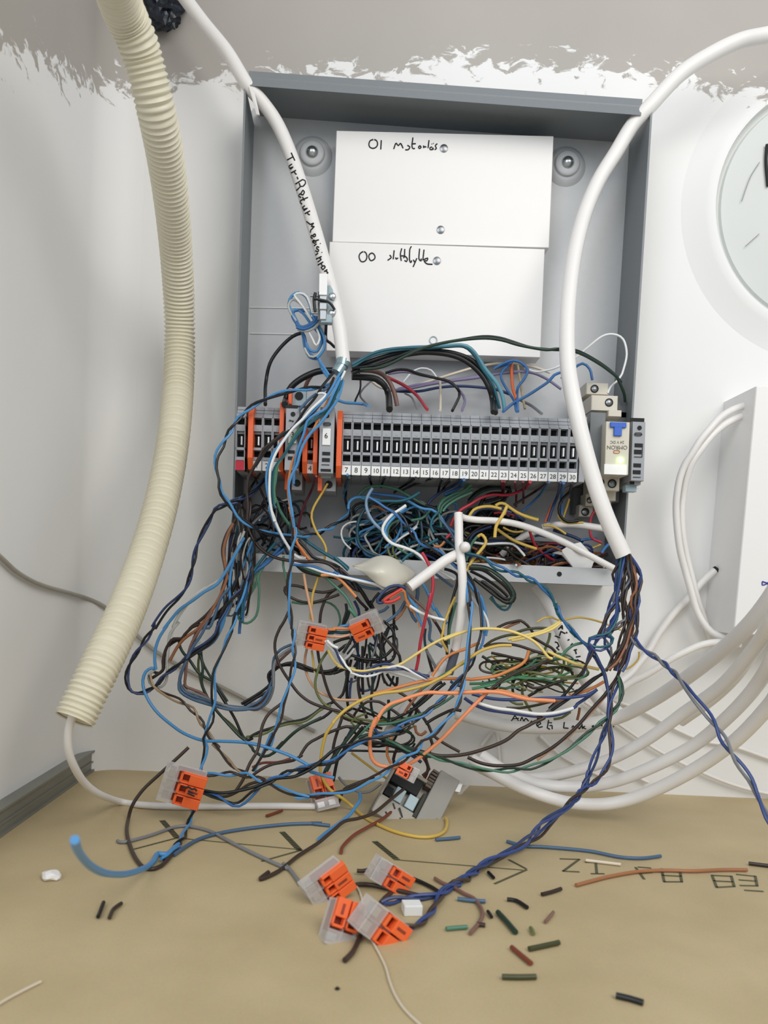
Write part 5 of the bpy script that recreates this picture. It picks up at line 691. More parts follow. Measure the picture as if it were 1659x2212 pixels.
('w','DG',0.90,'dark green wire zigzagging below the left bundle',None,[(-25.1,-55.2,-44.5),(-24.2,-55.2,-49),(-21.8,-55.2,-52.9),(-18.1,-55.2,-56.8),(-13.3,-55.2,-63.2),(-9.1,-55.2,-66.3),(-4,-55.2,-68.6)]),
('w','DG',0.90,'dark green wire crossing low left down to the brown crossing',None,[(-13.3,-54.7,-52.1),(-11.1,-55.2,-55.5),(-9.9,-55.9,-61.4),(-10.2,-56.8,-69.5),(-7.8,-57.5,-75.4),(-4.5,-58.2,-80.7),(-0.1,-59,-86),(7.9,-60.3,-94),(14.4,-61.3,-100.1),(19.1,-62,-103.3),(22.8,-62.6,-107),(23.5,-62.7,-108.4),(29.8,-62.7,-111.6),(35.8,-62.7,-109),(40.9,-62.7,-103),(49,-62.7,-94.9),(63.2,-62.7,-86.5)]),
('w','OL',0.80,'olive wire beside the dark green zigzag',None,[(-13,-51.1,-52.4),(-13.7,-51.1,-59.6),(-12.4,-51.1,-67.7),(-9.6,-51.1,-75.8),(-5.2,-51.1,-82.8),(0.2,-51.1,-89.3),(8.1,-51.1,-95.6),(13.4,-51.1,-101.1)]),
('w','DG',0.80,'thin green wire slanting behind the twisted pair at lower left',None,[(-13.7,-45.3,-48.8),(-12.4,-45.3,-58),(-8.5,-45.3,-65.1),(-4.6,-45.3,-70.6),(-0.3,-45.3,-76.2),(4.1,-45.3,-82.2)]),
('w','K',0.90,'black wire dipping in a sharp v at lower left',None,[(-1.5,-56.9,-72.1),(2.8,-57.2,-78.5),(7.2,-57.6,-84.8),(11.5,-58,-91.7),(14.9,-58.3,-98.6),(18.1,-58.6,-103),(22.1,-58.8,-101.7),(20.4,-58.9,-101.3),(25.3,-58.4,-98.1),(33.7,-57.8,-95),(41.1,-57.2,-92),(51.1,-56.5,-89.6),(57.5,-55.9,-86.3),(63.3,-55.4,-81.5),(69.8,-54.9,-78)]),
('w','OL',0.80,'olive wire shadowing the black v at lower left',None,[(6,-54.6,-93.6),(12.6,-56.6,-98.5),(17.5,-58.1,-102.1),(18.9,-58.6,-100.9),(24.9,-58.6,-100.1),(30.9,-58.6,-97.8),(34.8,-58.6,-95.1),(42.7,-58.6,-92.2),(53.7,-58.6,-89.6),(61.5,-58.6,-83.2),(68.4,-58.6,-79.3)]),
('p','LB/K',0.75,'twisted blue and black pair hanging from the left bundle down to the low left connector',None,[(14.5,-60.4,-7.4),(12.1,-61.3,-18.4),(9.6,-62.2,-28.5),(10,-62.4,-25.4),(8.2,-63.8,-35.3),(5.6,-64.7,-41.9),(3.6,-65.7,-48.8),(1,-66.6,-55.3),(-1.1,-67.5,-61.3),(-1.2,-68.3,-67.6),(-0.5,-69.3,-74.9),(-0.3,-70.3,-82.2),(-1.2,-71.4,-90.4),(-4.2,-72.5,-97.8),(-4.4,-73,-101.7),(-3.1,-73.4,-104.4),(-2.5,-79.6,-109.1),(-2.8,-88.4,-115.2),(-1.3,-98.4,-122.2),(-1.4,-103.6,-128),(-3.3,-113,-137.3),(-0.5,-146.7,-137.3),(-1.2,-151.4,-137.3),(-1.4,-166.4,-137.3),(-3.3,-172.7,-137.3)]),
('w','DN',0.95,'brown wire looping from the twisted pair up past the low left connector',None,[(-0.6,-147.4,-137.9),(-1,-164.8,-137.9),(-2.5,-178.9,-137.9),(-6.1,-183.5,-137.9),(-11,-179.9,-137.9),(-19.8,-163,-137.9),(-30.4,-135.1,-137.9),(-36.7,-110.3,-137.9),(-35.3,-108.1,-131.1),(-30.6,-105.7,-123.3),(-23.4,-103.1,-115.8),(-15.3,-100.3,-107.8),(-8.3,-97.8,-100.6)]),
('w','LB',1.30,'light blue wire end curling up towards the viewer at far left',None,[(-1.2,-149.7,-137.5),(-3.1,-165,-137.5),(-7.2,-165.7,-137.1),(-6.3,-177.5,-136.5),(-6.4,-192.7,-134.1),(-5.3,-224.7,-124.8),(-3.2,-257.7,-112.4),(-1.2,-280.5,-101.8),(2.2,-301.3,-91),(5.5,-315.9,-83.2),(8.9,-327.7,-76.9)]),
('p','BR/TN',0.75,'brown and tan pair running from the far left loop diagonally down',None,[(-40.2,-62.1,-65.7),(-38.4,-62.7,-71.1),(-34.6,-63.3,-74.6),(-27.9,-64.2,-77.6),(-20.6,-65.1,-80.4),(-14.9,-65.8,-83.5),(-10.1,-66.6,-88.2),(-5.2,-67.6,-95.3),(-0.3,-68.6,-101.9),(4.5,-69.4,-107),(0,-70.1,-103),(7.9,-74.8,-109.6),(14.7,-78.9,-115.2),(21.2,-82.1,-117.5)]),
('w','B',0.95,'bright blue wire hanging to a cut end below the left fan',None,[(33,-51.8,13.8),(28.6,-51.2,8.6),(22.2,-50.3,2.2),(15.8,-49.3,-5.2),(13.7,-48.5,-12.5),(11.6,-47.7,-20.8),(10.5,-46.9,-29.1),(9.9,-46.2,-36.3),(9.8,-45.8,-39.9)]),
('w','T',0.95,'teal blue wire down the left side of the bright blue hank',None,[(30.4,-52,16.7),(25.6,-52,10.4),(20.4,-52,3.1),(15.6,-52,-4.7),(13.3,-52,-10.9),(11.6,-52,-18.1),(11.9,-52,-24.7),(11.3,-52,-29.8)]),
('w','LB',0.95,'blue wire down from the left rim into the bright blue hank',None,[(15.7,-47.8,17.2),(15.6,-47.8,7),(14.5,-47.8,-3.2),(12.2,-47.8,-10),(10,-47.8,-18.8),(9.3,-47.8,-28.1)]),
('w','B',0.95,'bright blue wire on the right side of the bright blue hank',None,[(35.5,-50.9,12.9),(29.6,-50.9,8.1),(24.8,-50.9,3.3),(18.9,-50.9,-1),(15.1,-50.9,-7.3),(13.8,-50.9,-14.5),(12.6,-50.9,-21.2),(12,-50.9,-31.9)]),
('w','G',0.75,'green wire hanging in a deep u below the left fan',None,[(28.5,-49.8,9.6),(23.7,-49.8,2.3),(20.6,-49.8,-4.5),(21.3,-49.8,-13.1),(21,-49.8,-24.9),(18.9,-49.8,-30.1),(14.9,-49.8,-33),(11.1,-49.8,-32),(8.9,-49.8,-28.5),(9,-49.8,-23.9),(10.8,-49.8,-18.2),(15.7,-49.8,-14.4),(19.1,-49.8,-9.7),(20.3,-49.8,-3)]),
('w','G',0.70,'green wire in the shallower loop beside the deep u',None,[(25.5,-49.5,7.4),(20.2,-49.5,-0.4),(17.4,-49.5,-6.2),(18.3,-49.5,-10.2),(15.7,-49.5,-15.9),(11.8,-49.5,-20.7)]),
('w','K',0.85,'black wire slanting from the left fan across the blue hank',None,[(15.4,-49.9,-6.3),(11.1,-50.4,-12.6),(5.9,-50.9,-18.4),(2.5,-51.2,-21.6),(-5.1,-51.9,-29.6),(-8,-51.9,-32.8)]),
('w','K',0.85,'lower black wire slanting across the blue hank',None,[(11.7,-45.8,-16.7),(5.4,-46.7,-22.6),(0.5,-47.3,-26.4),(-3.8,-47.8,-28.7),(-6.7,-47.8,-31.9)]),
('w','BR',0.90,'brown wire down the left edge of the blue hank',None,[(12.8,-47.1,-3.3),(11.5,-46.7,-10.5),(8.3,-46.1,-21.5),(6.6,-45.5,-32.4),(4.7,-45.2,-36.6),(3.9,-45.1,-39.7)]),
('w','K',0.90,'black wire bending over the box lip into the white wrap',None,[(43.5,-52.9,18.8),(48.8,-52.9,14),(53.1,-52.9,9.2),(58.2,-52.9,7.4),(64.4,-52.9,5.7),(69.5,-52.9,3.4),(72.3,-52.9,-1),(74.9,-52.9,-4)]),
('w','LG',0.80,'light grey wire along the black one over the box lip',None,[(42.2,-48.8,20.5),(47.5,-48.8,14.1),(52.3,-48.8,9.3),(56,-48.8,6.9)]),
('w','T',1.00,'broad teal wire sloping over the box lip towards the white wrap',None,[(41.8,-46,24.7),(47.2,-47.5,19.8),(53.6,-49,15.4),(62,-51,10.7),(69.4,-52.7,6.9),(74.6,-54,3.6),(66.7,-56,9.3),(70.8,-56,5.9),(75,-56,2.1)]),
('w','O',0.80,'orange wire kinked just above the box lip',None,[(41,-39.5,19.4),(43.8,-39.5,14.9),(47.4,-44.3,10.2),(51.1,-44.3,7.3)]),
('w','W',1.00,'short stripped white wire lying on the box lip',None,[(42.1,-55.7,10),(45.2,-55.7,8.2),(49.2,-55.7,7.9)]),
('w','K',1.30,'thick black wire under the lip running right',None,[(43.7,-53.6,4.1),(47.9,-54.1,0.8),(53.6,-54.6,-0.9),(59.7,-55.1,-1.7),(66.3,-55.7,-2.4),(71.4,-56.1,-3.4),(76.6,-56.6,-6.4),(81.3,-57.1,-10.2),(78.4,-57.6,-4.8),(83.7,-55.2,-10.5),(88.1,-52.8,-17),(90.3,-51.6,-19.8)]),
('w','B',0.90,'blue wire flat along the lip to the red ring of wires',None,[(41.5,-57.8,3.9),(47.1,-58.5,3.7),(54.7,-59.5,3),(61.8,-60.5,0.4),(68.9,-61.4,-0.8),(66.7,-61.8,0.6),(71.3,-61.8,-1.6),(77.8,-61.8,-2.8),(86.3,-61.8,-3.9),(92.4,-61.8,-5.6),(96.5,-61.8,-8.4)]),
('w','W',0.95,'white wire along the lip to the red ring of wires',None,[(42.5,-57.1,4.5),(49.6,-58.4,3.3),(59.8,-60.2,0.3),(69.9,-62,-1.8),(69.3,-62.1,-1.5),(76.3,-62.1,-2.9),(85.3,-62.1,-4.4),(92.4,-62.1,-5.8),(96.5,-62.1,-8.1),(100.1,-62.1,-10.7)]),
('w','SB',0.90,'steel blue wire sagging beneath the white wrap',None,[(74.8,-55.8,-2.9),(80.5,-55.8,-6.2),(86.6,-55.8,-7.9),(91.7,-55.8,-8.4),(95.2,-55.8,-8)]),
('w','G',0.90,'green wire slanting from the lip down to the right hand lever connector',None,[(41.8,-55.7,5.5),(49.5,-56.2,1.8),(59.8,-57,-1.7),(67.6,-57.6,-7.8),(74.4,-58.3,-14),(78.3,-58.8,-20.4),(81.5,-59.2,-26.2),(77.2,-59.7,-21.2),(80.9,-55.7,-26.2)]),
('w','OR',0.90,'orange wire slanting over the lip, first stretch of the diagonal',None,[(58.9,-60.3,-1.8),(66.4,-60.3,-1.7),(71.5,-60.3,-4.7),(76.3,-60.3,-9.4),(80.5,-60.3,-13.7)]),
('w','K',0.90,'black wire continuing the orange diagonal to the right hand connector',None,[(78.7,-57,-11.8),(83.5,-55.1,-17.1),(87.8,-53.5,-21),(86.2,-53,-21)]),
('w','BR',0.90,'brown wire in a wide oval beside the twisted pair below the lip',None,[(72,-51.8,-6.6),(66.6,-51.8,-10.4),(60,-51.8,-12),(52.4,-51.8,-11.1),(47.2,-51.8,-9.3),(41.1,-51.8,-8.6),(37.1,-51.8,-10.3),(37.8,-51.8,-13.8),(42.5,-51.8,-16.7),(48.1,-51.8,-18.4),(54.2,-51.8,-18.4),(62.8,-51.8,-15.7),(70.2,-51.8,-12.8)]),
('w','BR',0.90,'brown wire dropping from the oval into the left hand connector',None,[(72,-50.6,-7.1),(67.5,-50.6,-9.9),(63.1,-50.6,-13.7),(61,-50.6,-18.4),(59.5,-50.6,-24),(59.1,-50.6,-30.7)]),
('w','G',0.70,'thin green wire arching under the oval',None,[(40.7,-41.2,-19),(47,-41.2,-19.8),(53.7,-41.2,-19.2),(59.9,-41.2,-17.9),(65.1,-41.2,-18.9),(69.5,-41.2,-22.9),(71.3,-41.2,-29),(70.4,-41.2,-32.7)]),
('w','PE',0.90,'peach wire hanging from the lip into the left hand connector',None,[(48.3,-54.3,-1.2),(49.9,-54.3,-9.2),(51.8,-54.3,-16.7),(53.5,-54.3,-22.7),(55.1,-54.3,-29.7)]),
('w','Y',0.80,'pale yellow wire hanging from the lip into the left hand connector',None,[(57.7,-52.7,0.8),(56.5,-52.7,-4.8),(54.1,-52.7,-13.6),(53.7,-52.7,-21.7),(53.2,-52.7,-28.8)]),
('w','G',0.70,'thin green wire down from the lip beside the twisted pair',None,[(35.5,-51.9,8.9),(35.5,-51.9,2.8),(37.6,-51.9,-4.7),(38.7,-51.9,-11.3)]),
('w','BR',0.90,'long brown wire bowing left then right below the twisted pair',None,[(40.9,-59.8,-23.6),(38.5,-60.8,-29.7),(36,-61.6,-34.3),(36.5,-61.8,-33.1),(33.9,-62.6,-40.2),(33.6,-63.2,-46.1),(35.5,-64,-53),(38.9,-64.7,-59.2),(43.1,-65.4,-64.9),(48.5,-66.3,-71.5),(54.7,-67.2,-76.1),(61.2,-67.9,-78.7),(68.8,-68.7,-80.5),(73.8,-69.3,-81.4),(75.5,-69.6,-84.2),(73.7,-70.4,-91.1),(72.1,-71,-97.1),(71.1,-71.7,-102.9),(71.5,-71.8,-103.9),(72,-71.8,-107.2)]),
('p','LB/BR',0.75,'twisted blue and brown pair falling straight through the middle from the cable end',None,[(43.1,-77.3,24.6),(43.5,-77,21.7),(42.9,-76.5,17),(42.2,-75.9,11.2),(42.2,-75.2,4.5),(41.4,-74.6,-2.3),(41,-73.8,-9.5),(41.5,-73.1,-16.8),(42.7,-72.2,-25.5),(43.7,-71.4,-33.3),(44.7,-71.3,-34.2),(45.4,-72.2,-42.9),(46.1,-72.9,-50.6),(45.7,-73.6,-57.4),(44.1,-74.4,-65.3),(42.7,-75,-71.1),(40.7,-75.7,-78),(39.6,-76.5,-85.7),(37.1,-77.3,-93.5),(33.8,-78.4,-103.3),(36.1,-79.3,-93.9),(32.1,-79.3,-103.8),(25.9,-79.3,-116.8)]),
('w','Y',0.75,'yellow wire curving down from terminal six',None,[(60.2,-53.9,53.5),(56.7,-52.9,47.1),(52.3,-51.6,39),(51.2,-50.7,33),(54.2,-49.6,25.1),(58.5,-48.6,19.3),(60.7,-47.9,14.8),(60.6,-47.9,11.2),(59.8,-47.9,7.6)]),
('w','DR',0.75,'dark red wire dropping from terminal five',None,[(54,-67.3,55.7),(49.7,-38.2,50.5),(45.8,-35.5,42.3),(43.2,-33,34.1),(41.9,-31,27.2)]),
('w','K',0.70,'black wire slanting down from terminal one',None,[(21.8,-67.2,56.7),(13.8,-34.2,54.8),(8.7,-30.4,47.3),(5,-27.4,41.2)]),
('w','B',0.70,'blue wire slanting down from terminal two',None,[(21.6,-37.1,58.2),(15.9,-39.2,51.5),(11.5,-40.8,46.3),(1.2,-43.6,41.4),(-3.9,-45.1,37.6)]),
('w','K',0.70,'thin black wire crossing below terminal one',None,[(14.2,-37.9,57.1),(17.9,-37.9,49.7),(21.7,-37.9,42.3),(22.6,-37.9,37.5)]),
('w','K',0.80,'black wire of the small bundle behind the left cores',None,[(22.8,-29.6,42.8),(17.2,-33.6,37.9),(12.5,-36.6,35.3),(10.8,-38.8,31.4),(6.7,-43.6,23.7)]),
('w','GY',0.80,'grey wire of the small bundle behind the left cores',None,[(30,-26.6,41.8),(23.3,-31.7,37.9),(18.2,-36.3,33),(14.3,-40.6,27.9),(10.4,-44.6,23.3)]),
('w','W',0.70,'white wire of the small bundle behind the left cores',None,[(34.9,-29.4,45.5),(27.1,-29.4,42.5),(21.9,-29.4,38.5),(17.9,-29.4,33.6),(17,-29.4,30.9)]),
('w','SB',0.80,'steel blue wire of the small bundle behind the left cores',None,[(33.2,-25.9,40.5),(24.9,-25.9,35.8),(18.6,-25.9,32.3),(14,-25.9,28.9)]),
('w','DT',0.80,'dark teal wire curling behind the left cores',None,[(42.6,-21.6,36.5),(40.3,-21.6,41.8),(37,-21.6,43.2),(32.8,-21.6,41.4),(28.6,-21.6,37.5),(26.7,-21.6,33.6)]),
('w','G',0.95,'green wire capping the top of the dark tangle',None,[(78.9,-41,48.5),(82.9,-41,52.8),(87.9,-41,54.8),(94.1,-41,55.1),(101.9,-41,53.7),(108.8,-41,50.4),(113.1,-41,48.1),(120.5,-41,44.3)]),
('w','T',0.95,'teal wire curving along the upper right of the dark tangle',None,[(115.7,-51.5,51.1),(111.3,-51.5,47.9),(104.4,-51.5,45.3),(96.3,-51.5,44.9),(88.2,-51.5,44.5),(80.5,-51.5,45.9)]),
('w','DT',1.00,'dark teal wire forming the left rim of the dark tangle',None,[(89.3,-47.8,44.7),(83.9,-47.8,40.4),(80.1,-47.8,33.6),(79.2,-47.8,26.4),(80.6,-47.8,18.9),(84.6,-47.8,14.5),(89.8,-47.8,12.4),(94,-47.8,11.3)]),
('w','LB',0.95,'light blue wire arched at the upper left of the dark tangle',None,[(73.2,-43.3,39.8),(73.5,-43.3,43.9),(76.9,-43.3,46.9),(82.1,-43.3,47.4),(86.2,-43.3,47),(92.4,-43.3,45.8)]),
('w','B',0.90,'blue wire along the top of the dark tangle',None,[(86.1,-42.2,50.2),(94.3,-42.2,49.6),(103.7,-42.2,49),(109.9,-42.2,47.8)]),
('w','W',0.95,'white wire in a big s through the dark tangle',None,[(107.7,-56.6,42.4),(103.9,-56.6,39.5),(99.5,-56.6,36.3),(95.7,-56.6,31.6),(94.3,-56.6,27.1),(96.1,-56.6,23.2),(100.3,-56.6,19.4),(108,-56.6,17.2),(114.1,-56.6,15),(118.3,-56.6,12.2),(121.5,-56.6,9.1)]),
('w','LB',0.85,'light blue wire along the white s in the dark tangle',None,[(107.8,-56,41.3),(102.5,-56,36.5),(97.8,-56,31.3),(96,-56,26.7),(97.2,-56,23.2)]),
('w','G',0.85,'green wire inside the white s of the dark tangle',None,[(104.9,-52.7,33.9),(99.9,-52.7,31.6),(97.6,-52.7,27.5),(97.8,-52.7,22.5),(100.5,-52.7,19.1)]),
('w','PB',1.00,'pale grey blue wire looping down the left of the dark tangle',None,[(87.3,-51.8,52.2),(84.5,-51.8,47.1),(84,-51.8,41.5),(86.1,-51.8,35.6),(89.9,-51.8,30.7),(94.1,-51.8,27.4)]),
('p','B/K',0.75,'twisted blue and black pair crossing the whole tangle to the middle white cable',None,[(85.1,-54.4,45.8),(90.2,-55.2,43.5),(95.3,-56,40.6),(102.4,-57.1,37.4),(107.6,-58.1,32.1),(111.9,-59.2,26.3),(116,-60.1,21.4),(122.6,-61.1,18.2),(129.2,-62.2,14.5),(135.2,-63.3,9.8),(140.3,-64.2,6.1),(141.6,-64.4,6.1),(146.9,-64.4,0.5),(150.7,-64.4,-5.3),(153,-64.4,-12.1),(154.8,-64.4,-18),(151.8,-64.4,-7.6),(154,-65.8,-14.9),(155.1,-67.2,-22.2),(155.6,-68.6,-29.5),(155,-69.7,-35.4),(152.7,-71,-41.8),(149.9,-72.2,-47.8),(146.6,-73.6,-54.2),(142.3,-74.9,-59.6),(137.5,-76.2,-64.5),(144.6,-78.4,-55.2),(139.4,-80.6,-61.4),(133.7,-83.1,-68.1),(127.5,-85.3,-73.4),(120.4,-88,-79.5),(113.3,-90.1,-82.8),(106.3,-92.4,-86.5),(109.7,-93.4,-86.3),(97.4,-94.3,-90.3),(88.9,-94.9,-92.5),(82.1,-95.4,-96.2),(76.1,-96,-101.9),(70.8,-96.4,-105.6),(60.9,-97.1,-107.4),(51.8,-97.8,-110.8),(59.3,-98.4,-107.9),(48.8,-98.4,-111.2),(36.9,-98.4,-117.5),(29.4,-98.4,-123.3),(22.5,-98.4,-130.1),(17.6,-98.4,-131.4),(10.3,-98.4,-128.1),(1,-98.4,-125.3)]),
('w','LB',0.90,'light blue wire passing right above the green bunch',None,[(108.2,-45,46.9),(117.7,-45,42.3),(124.4,-45,41.6),(129.2,-45,38.2),(133.7,-45,32.3),(139,-45,28.5)]),
('w','G',0.85,'green wire sagging at the right of the dark tangle',None,[(112.3,-39.8,35),(119,-39.8,36.6),(121.9,-39.8,39.4),(123.9,-39.8,42)]),
('w','T',0.90,'teal wire poking down right out of the tangle',None,[(106.9,-56.3,8.9),(110.7,-56.3,12.9),(116.1,-56.3,15.9),(120.5,-56.3,18.8),(127.8,-56.3,23.2)]),
('w','W',0.60,'thin white wire ring at the left of the dark tangle',None,[(78.6,-34.4,33),(74.5,-34.4,32.3),(70.4,-34.4,29.5),(69.3,-34.4,24.8),(71.4,-34.4,19.6),(75.8,-34.4,15.7)]),
('w','T',0.70,'thin teal wire lying level through the left of the tangle',None,[(64.2,-28,23.3),(72.2,-28,22.7),(80.2,-28,23.3),(88.1,-28,25.3),(96,-28,26.4)]),
('w','SB',0.80,'steel blue wire fanning left out of the tangle',None,[(81.7,-37.7,23.3),(87.7,-37.7,28.6),(94.3,-37.7,32)]),
('w','T',0.70,'second thin teal wire fanning left out of the tangle',None,[(70.8,-30.1,19.3),(77.5,-30.1,22.8),(85.4,-30.1,24.7),(93.7,-30.1,28.8)]),
('w','BO',0.80,'short orange brown wire inside the tangle',None,[(87.1,-33.2,43.5),(91.9,-33.2,42.7),(97.2,-33.2,39.8)]),
('w','BR',0.70,'short brown wire standing in the middle of the tangle',None,[(100.9,-30.2,31.8),(103,-30.2,26.6),(103,-30.2,21.9)]),
('w','W',0.70,'thin white wire slanting through the middle of the tangle',None,[(103.2,-37.8,21),(107.7,-37.8,24.8),(112.8,-37.8,28.2),(116.3,-37.8,31.5)]),
('w','W',0.60,'thin white wire curved up in the tangle centre',None,[(112.9,-34.9,29.4),(116.4,-34.9,32.7),(117.3,-34.9,35.9)]),
('w','OL',0.70,'olive wire hanging at the bottom of the tangle',None,[(98.4,-42.6,18.4),(99.2,-42.6,14.4),(101.9,-44.2,10.8)]),
('w','OL',0.70,'second olive wire hanging at the bottom of the tangle',None,[(101.7,-40,18.7),(102.1,-40,14.6),(104.4,-44.2,10.9)]),
('w','G',0.70,'green wire at the bottom of the tangle below the white s',None,[(104.2,-42.3,17.7),(110.1,-42.3,14.4),(113.2,-42.3,13)]),
('w','G',0.80,'upper green wire of the bunch under terminals eighteen to twenty',None,[(148.1,-42.5,58.3),(143.6,-42.5,54.5),(136.6,-42.5,51.6),(131.1,-42.5,47.8),(128.7,-42.5,43),(129.2,-42.5,39.5)]),
('w','G',0.80,'third green wire of the bunch under terminals eighteen to twenty',None,[(148.7,-42.2,56.3),(140.7,-42.2,51.9),(134.7,-42.2,48),(130.8,-42.2,44.2),(130,-42.2,40)]),
('w','MG',0.80,'second green wire of the bunch under terminals eighteen to twenty',None,[(148.1,-37.6,60.5),(142.7,-37.6,54),(133.5,-37.6,51),(129.6,-37.6,46.1),(128.3,-37.6,41.4)]),
('w','G',0.80,'lowest green wire of the bunch under terminals eighteen to twenty',None,[(148.1,-47.3,53.2),(139.2,-47.3,48.7),(133.3,-47.3,44.3),(130.9,-47.3,40.7)]),
('w','T',0.85,'teal wire hooked below the green bunch',None,[(128.3,-48.1,40.5),(124.9,-48.1,36.2),(123.9,-48.1,31.6),(125.9,-48.1,27.6)]),
('w','G',0.75,'green wire splitting below the green bunch',None,[(128.6,-46,39.1),(129.8,-46,35.1),(130.5,-46,31.1)]),
('w','NB',0.90,'navy wire from terminal nineteen sloping into the tangle',None,[(140.1,-67.4,57.8),(136.7,-39,57.2),(129.6,-39,53.2),(124.6,-39,48.9),(122.2,-39,45.6)]),
('w','B',1.00,'short blue wire at terminal twenty',None,[(140.1,-67.5,57.8),(142.1,-39.8,57.9),(138.6,-39.8,55.1),(132,-39.8,51.7)]),
('w','K',0.75,'black wire from terminal nine into the tangle',None,[(84.9,-67.2,57.3),(85.8,-36.3,58.7),(87,-36.3,55.4)]),
('w','K',0.70,'black wire from terminal eleven into the tangle',None,[(94.1,-67.2,57.3),(93.7,-34,58.3),(92.8,-34,55.1)]),
('w','K',0.75,'black wire from terminal fourteen slanting left',None,[(111.9,-67.2,57.6),(109,-33.2,58.1),(103.9,-33.2,54.7),(100.9,-33.2,52)]),
('w','K',0.75,'black wire from terminal sixteen slanting left',None,[(121.5,-67.2,57.6),(118.2,-34.7,59.9),(110,-34.7,55.9),(105.9,-34.7,53.6)]),
('w','K',0.75,'black wire from terminal seventeen',None,[(127.6,-67.2,57.7),(129,-37.8,57.5),(128.2,-37.8,52.3)]),
('w','BR',0.70,'brown wire from terminal eighteen',None,[(132.8,-67.2,57.2),(133.1,-33.3,58.2),(130.7,-33.3,54.5)]),
('w','K',1.00,'black wire along the right side of the dark tangle',None,[(109.9,-41,49),(115.3,-41,46.1),(120.5,-41,44.3),(126.3,-41,43.1),(130.7,-41,38.6)]),
('w','SB',0.90,'steel blue wire dropping along the vertical white cable',None,[(129.4,-49.2,35.9),(134.5,-52.3,29.8),(138,-55.1,23.8),(141.5,-58.4,16.3),(143.5,-61.2,9.8),(144,-61.2,7.3)]),
('w','DT',0.90,'dark teal wire dropping beside the steel blue one at the vertical cable',None,[(131.2,-47.4,25.9),(136.2,-50.6,21.4),(140.1,-53.3,17.4),(143,-55.7,13.4),(143.9,-57.4,9.9)]),
('w','R',0.95,'red wire rising from the vertical white cable up to terminal twenty five',None,[(178.9,-67.4,58.4),(181.7,-39.1,58.1),(174.8,-40.9,54.4),(167.9,-42.4,52.9),(161.4,-43.9,52.7),(154.1,-45.6,50.3),(147.4,-47.5,45.8),(141.2,-49.1,41.7),(137.5,-50.6,36.6),(135.6,-51.9,31.4)]),
('w','R',1.00,'red wire hanging in front of the diagonal white cable',None,[(117.8,-67.1,14.3),(121.5,-67.4,8.6),(124,-67.7,2.8),(125.2,-68,-4),(124.5,-68.4,-11.9),(122.8,-68.7,-18.9),(124,-69.1,-9.9),(122.5,-67.8,-19.8),(121.1,-66.6,-28.8),(119.7,-65.3,-38.9),(119.1,-64,-49),(118.2,-63.1,-55.6)]),
('w','DR',0.80,'dark red wire from terminal twenty two',None,[(162.5,-67.3,58.1),(169.8,-29.6,56.8),(170.8,-24.1,51.9)]),
('w','DR',0.80,'dark red wire from terminal twenty three',None,[(163.9,-67.3,58),(169.4,-34.5,57.2),(169.9,-31.2,54)]),
('w','DR',0.70,'thin dark red wire from terminal twenty four',None,[(170.1,-67.2,58),(178.3,-30.8,55.5),(179.6,-25.6,47.6)]),
('w','DR',0.70,'thin dark red wire from terminal twenty five',None,[(174.8,-67.2,58.3),(183.3,-28.3,56),(184.4,-23.8,50.2)]),
('w','R',0.90,'red wire running down to the white tag at the lip',None,[(187.3,-35,32),(191,-32,25),(194.9,-29.9,21),(200.4,-27.6,17.7),(207.1,-25,14.6)]),
('w','R',0.80,'red wire hooked beside the right cable under the relay',None,[(236,-30.5,52.7),(228.5,-30.5,47.1),(226.2,-30.5,40.9),(227.3,-30.5,30.8),(234.2,-30.5,27.6)]),
('w','Y',0.95,'yellow wire arched over the white cross cable at left',None,[(146.8,-48.6,38.3),(149.4,-48.6,42.4),(153.9,-48.6,44.4),(160,-48.6,45),(166.2,-48.6,43.8)]),
('w','NB',0.95,'navy wire arched beneath the yellow one at left',None,[(147.9,-47,37.9),(152.2,-47,42.7),(158.3,-47,44),(165.5,-47,43.4),(172.8,-47,42.2)]),
('w','Y',0.95,'yellow wire sloping right to a cut end over the cross cable',None,[(162.6,-48.4,45.6),(165,-48.4,47.2),(168.1,-48.4,47),(170.8,-48.4,45.3),(176,-48.4,42.2),(181.8,-48.4,40),(189.1,-48.4,38.2)]),
('w','NB',0.95,'navy wire sloping right beneath the yellow cut end',None,[(163.5,-43.1,46.5),(168.1,-43.1,47.2),(172.3,-43.1,45.1),(176.7,-43.1,41.2),(182,-43.1,37.9)]),
('w','OL',0.90,'olive wire end beside the yellow cut end',None,[(181.2,-46,41.2),(185.4,-46,40.1),(189.8,-46,39.3)]),
('w','Y',1.00,'yellow wire knotted upright over the white cross cable',None,[(166.3,-66.6,44),(164.8,-66.6,40.1),(162.4,-66.6,35.5),(160.6,-66.6,32),(160.2,-66.6,29.1),(160.1,-66.6,25.2)]),
('w','Y',0.70,'short yellow tail of the knot over the cross cable',None,[(165.4,-63.8,43.3),(166.3,-63.8,41.9),(165.4,-63.8,38.9)]),
('w','Y',0.95,'yellow wire sloping under the white cross cable',None,[(165.6,-41.6,32),(170.4,-41.6,28.9),(176.3,-41.6,25.6),(183.2,-41.6,23.1),(190.6,-41.6,21.1)]),
('w','Y',0.70,'thin yellow wire curved just under the cross cable',None,[(170.1,-36.2,33.7),(174.4,-36.2,31.8),(178.6,-36.2,31.2),(182.8,-36.2,31.9)]),
('w','Y',1.00,'yellow hook wire curling in front of the box lip',None,[(152.3,-52.7,26.1),(154.1,-53.5,27.4),(156.3,-54.6,25.2),(156.7,-55.6,22.1),(153.5,-57.5,17.4),(149.4,-59.6,12.6),(146.9,-61.2,8.5),(144.8,-62.7,4.6)]),
('w','G',0.90,'green wire behind the yellow hook',None,[(153.2,-46.2,27),(149.8,-46.2,22.3),(148.1,-46.2,16.6),(146.8,-46.2,11.4)]),
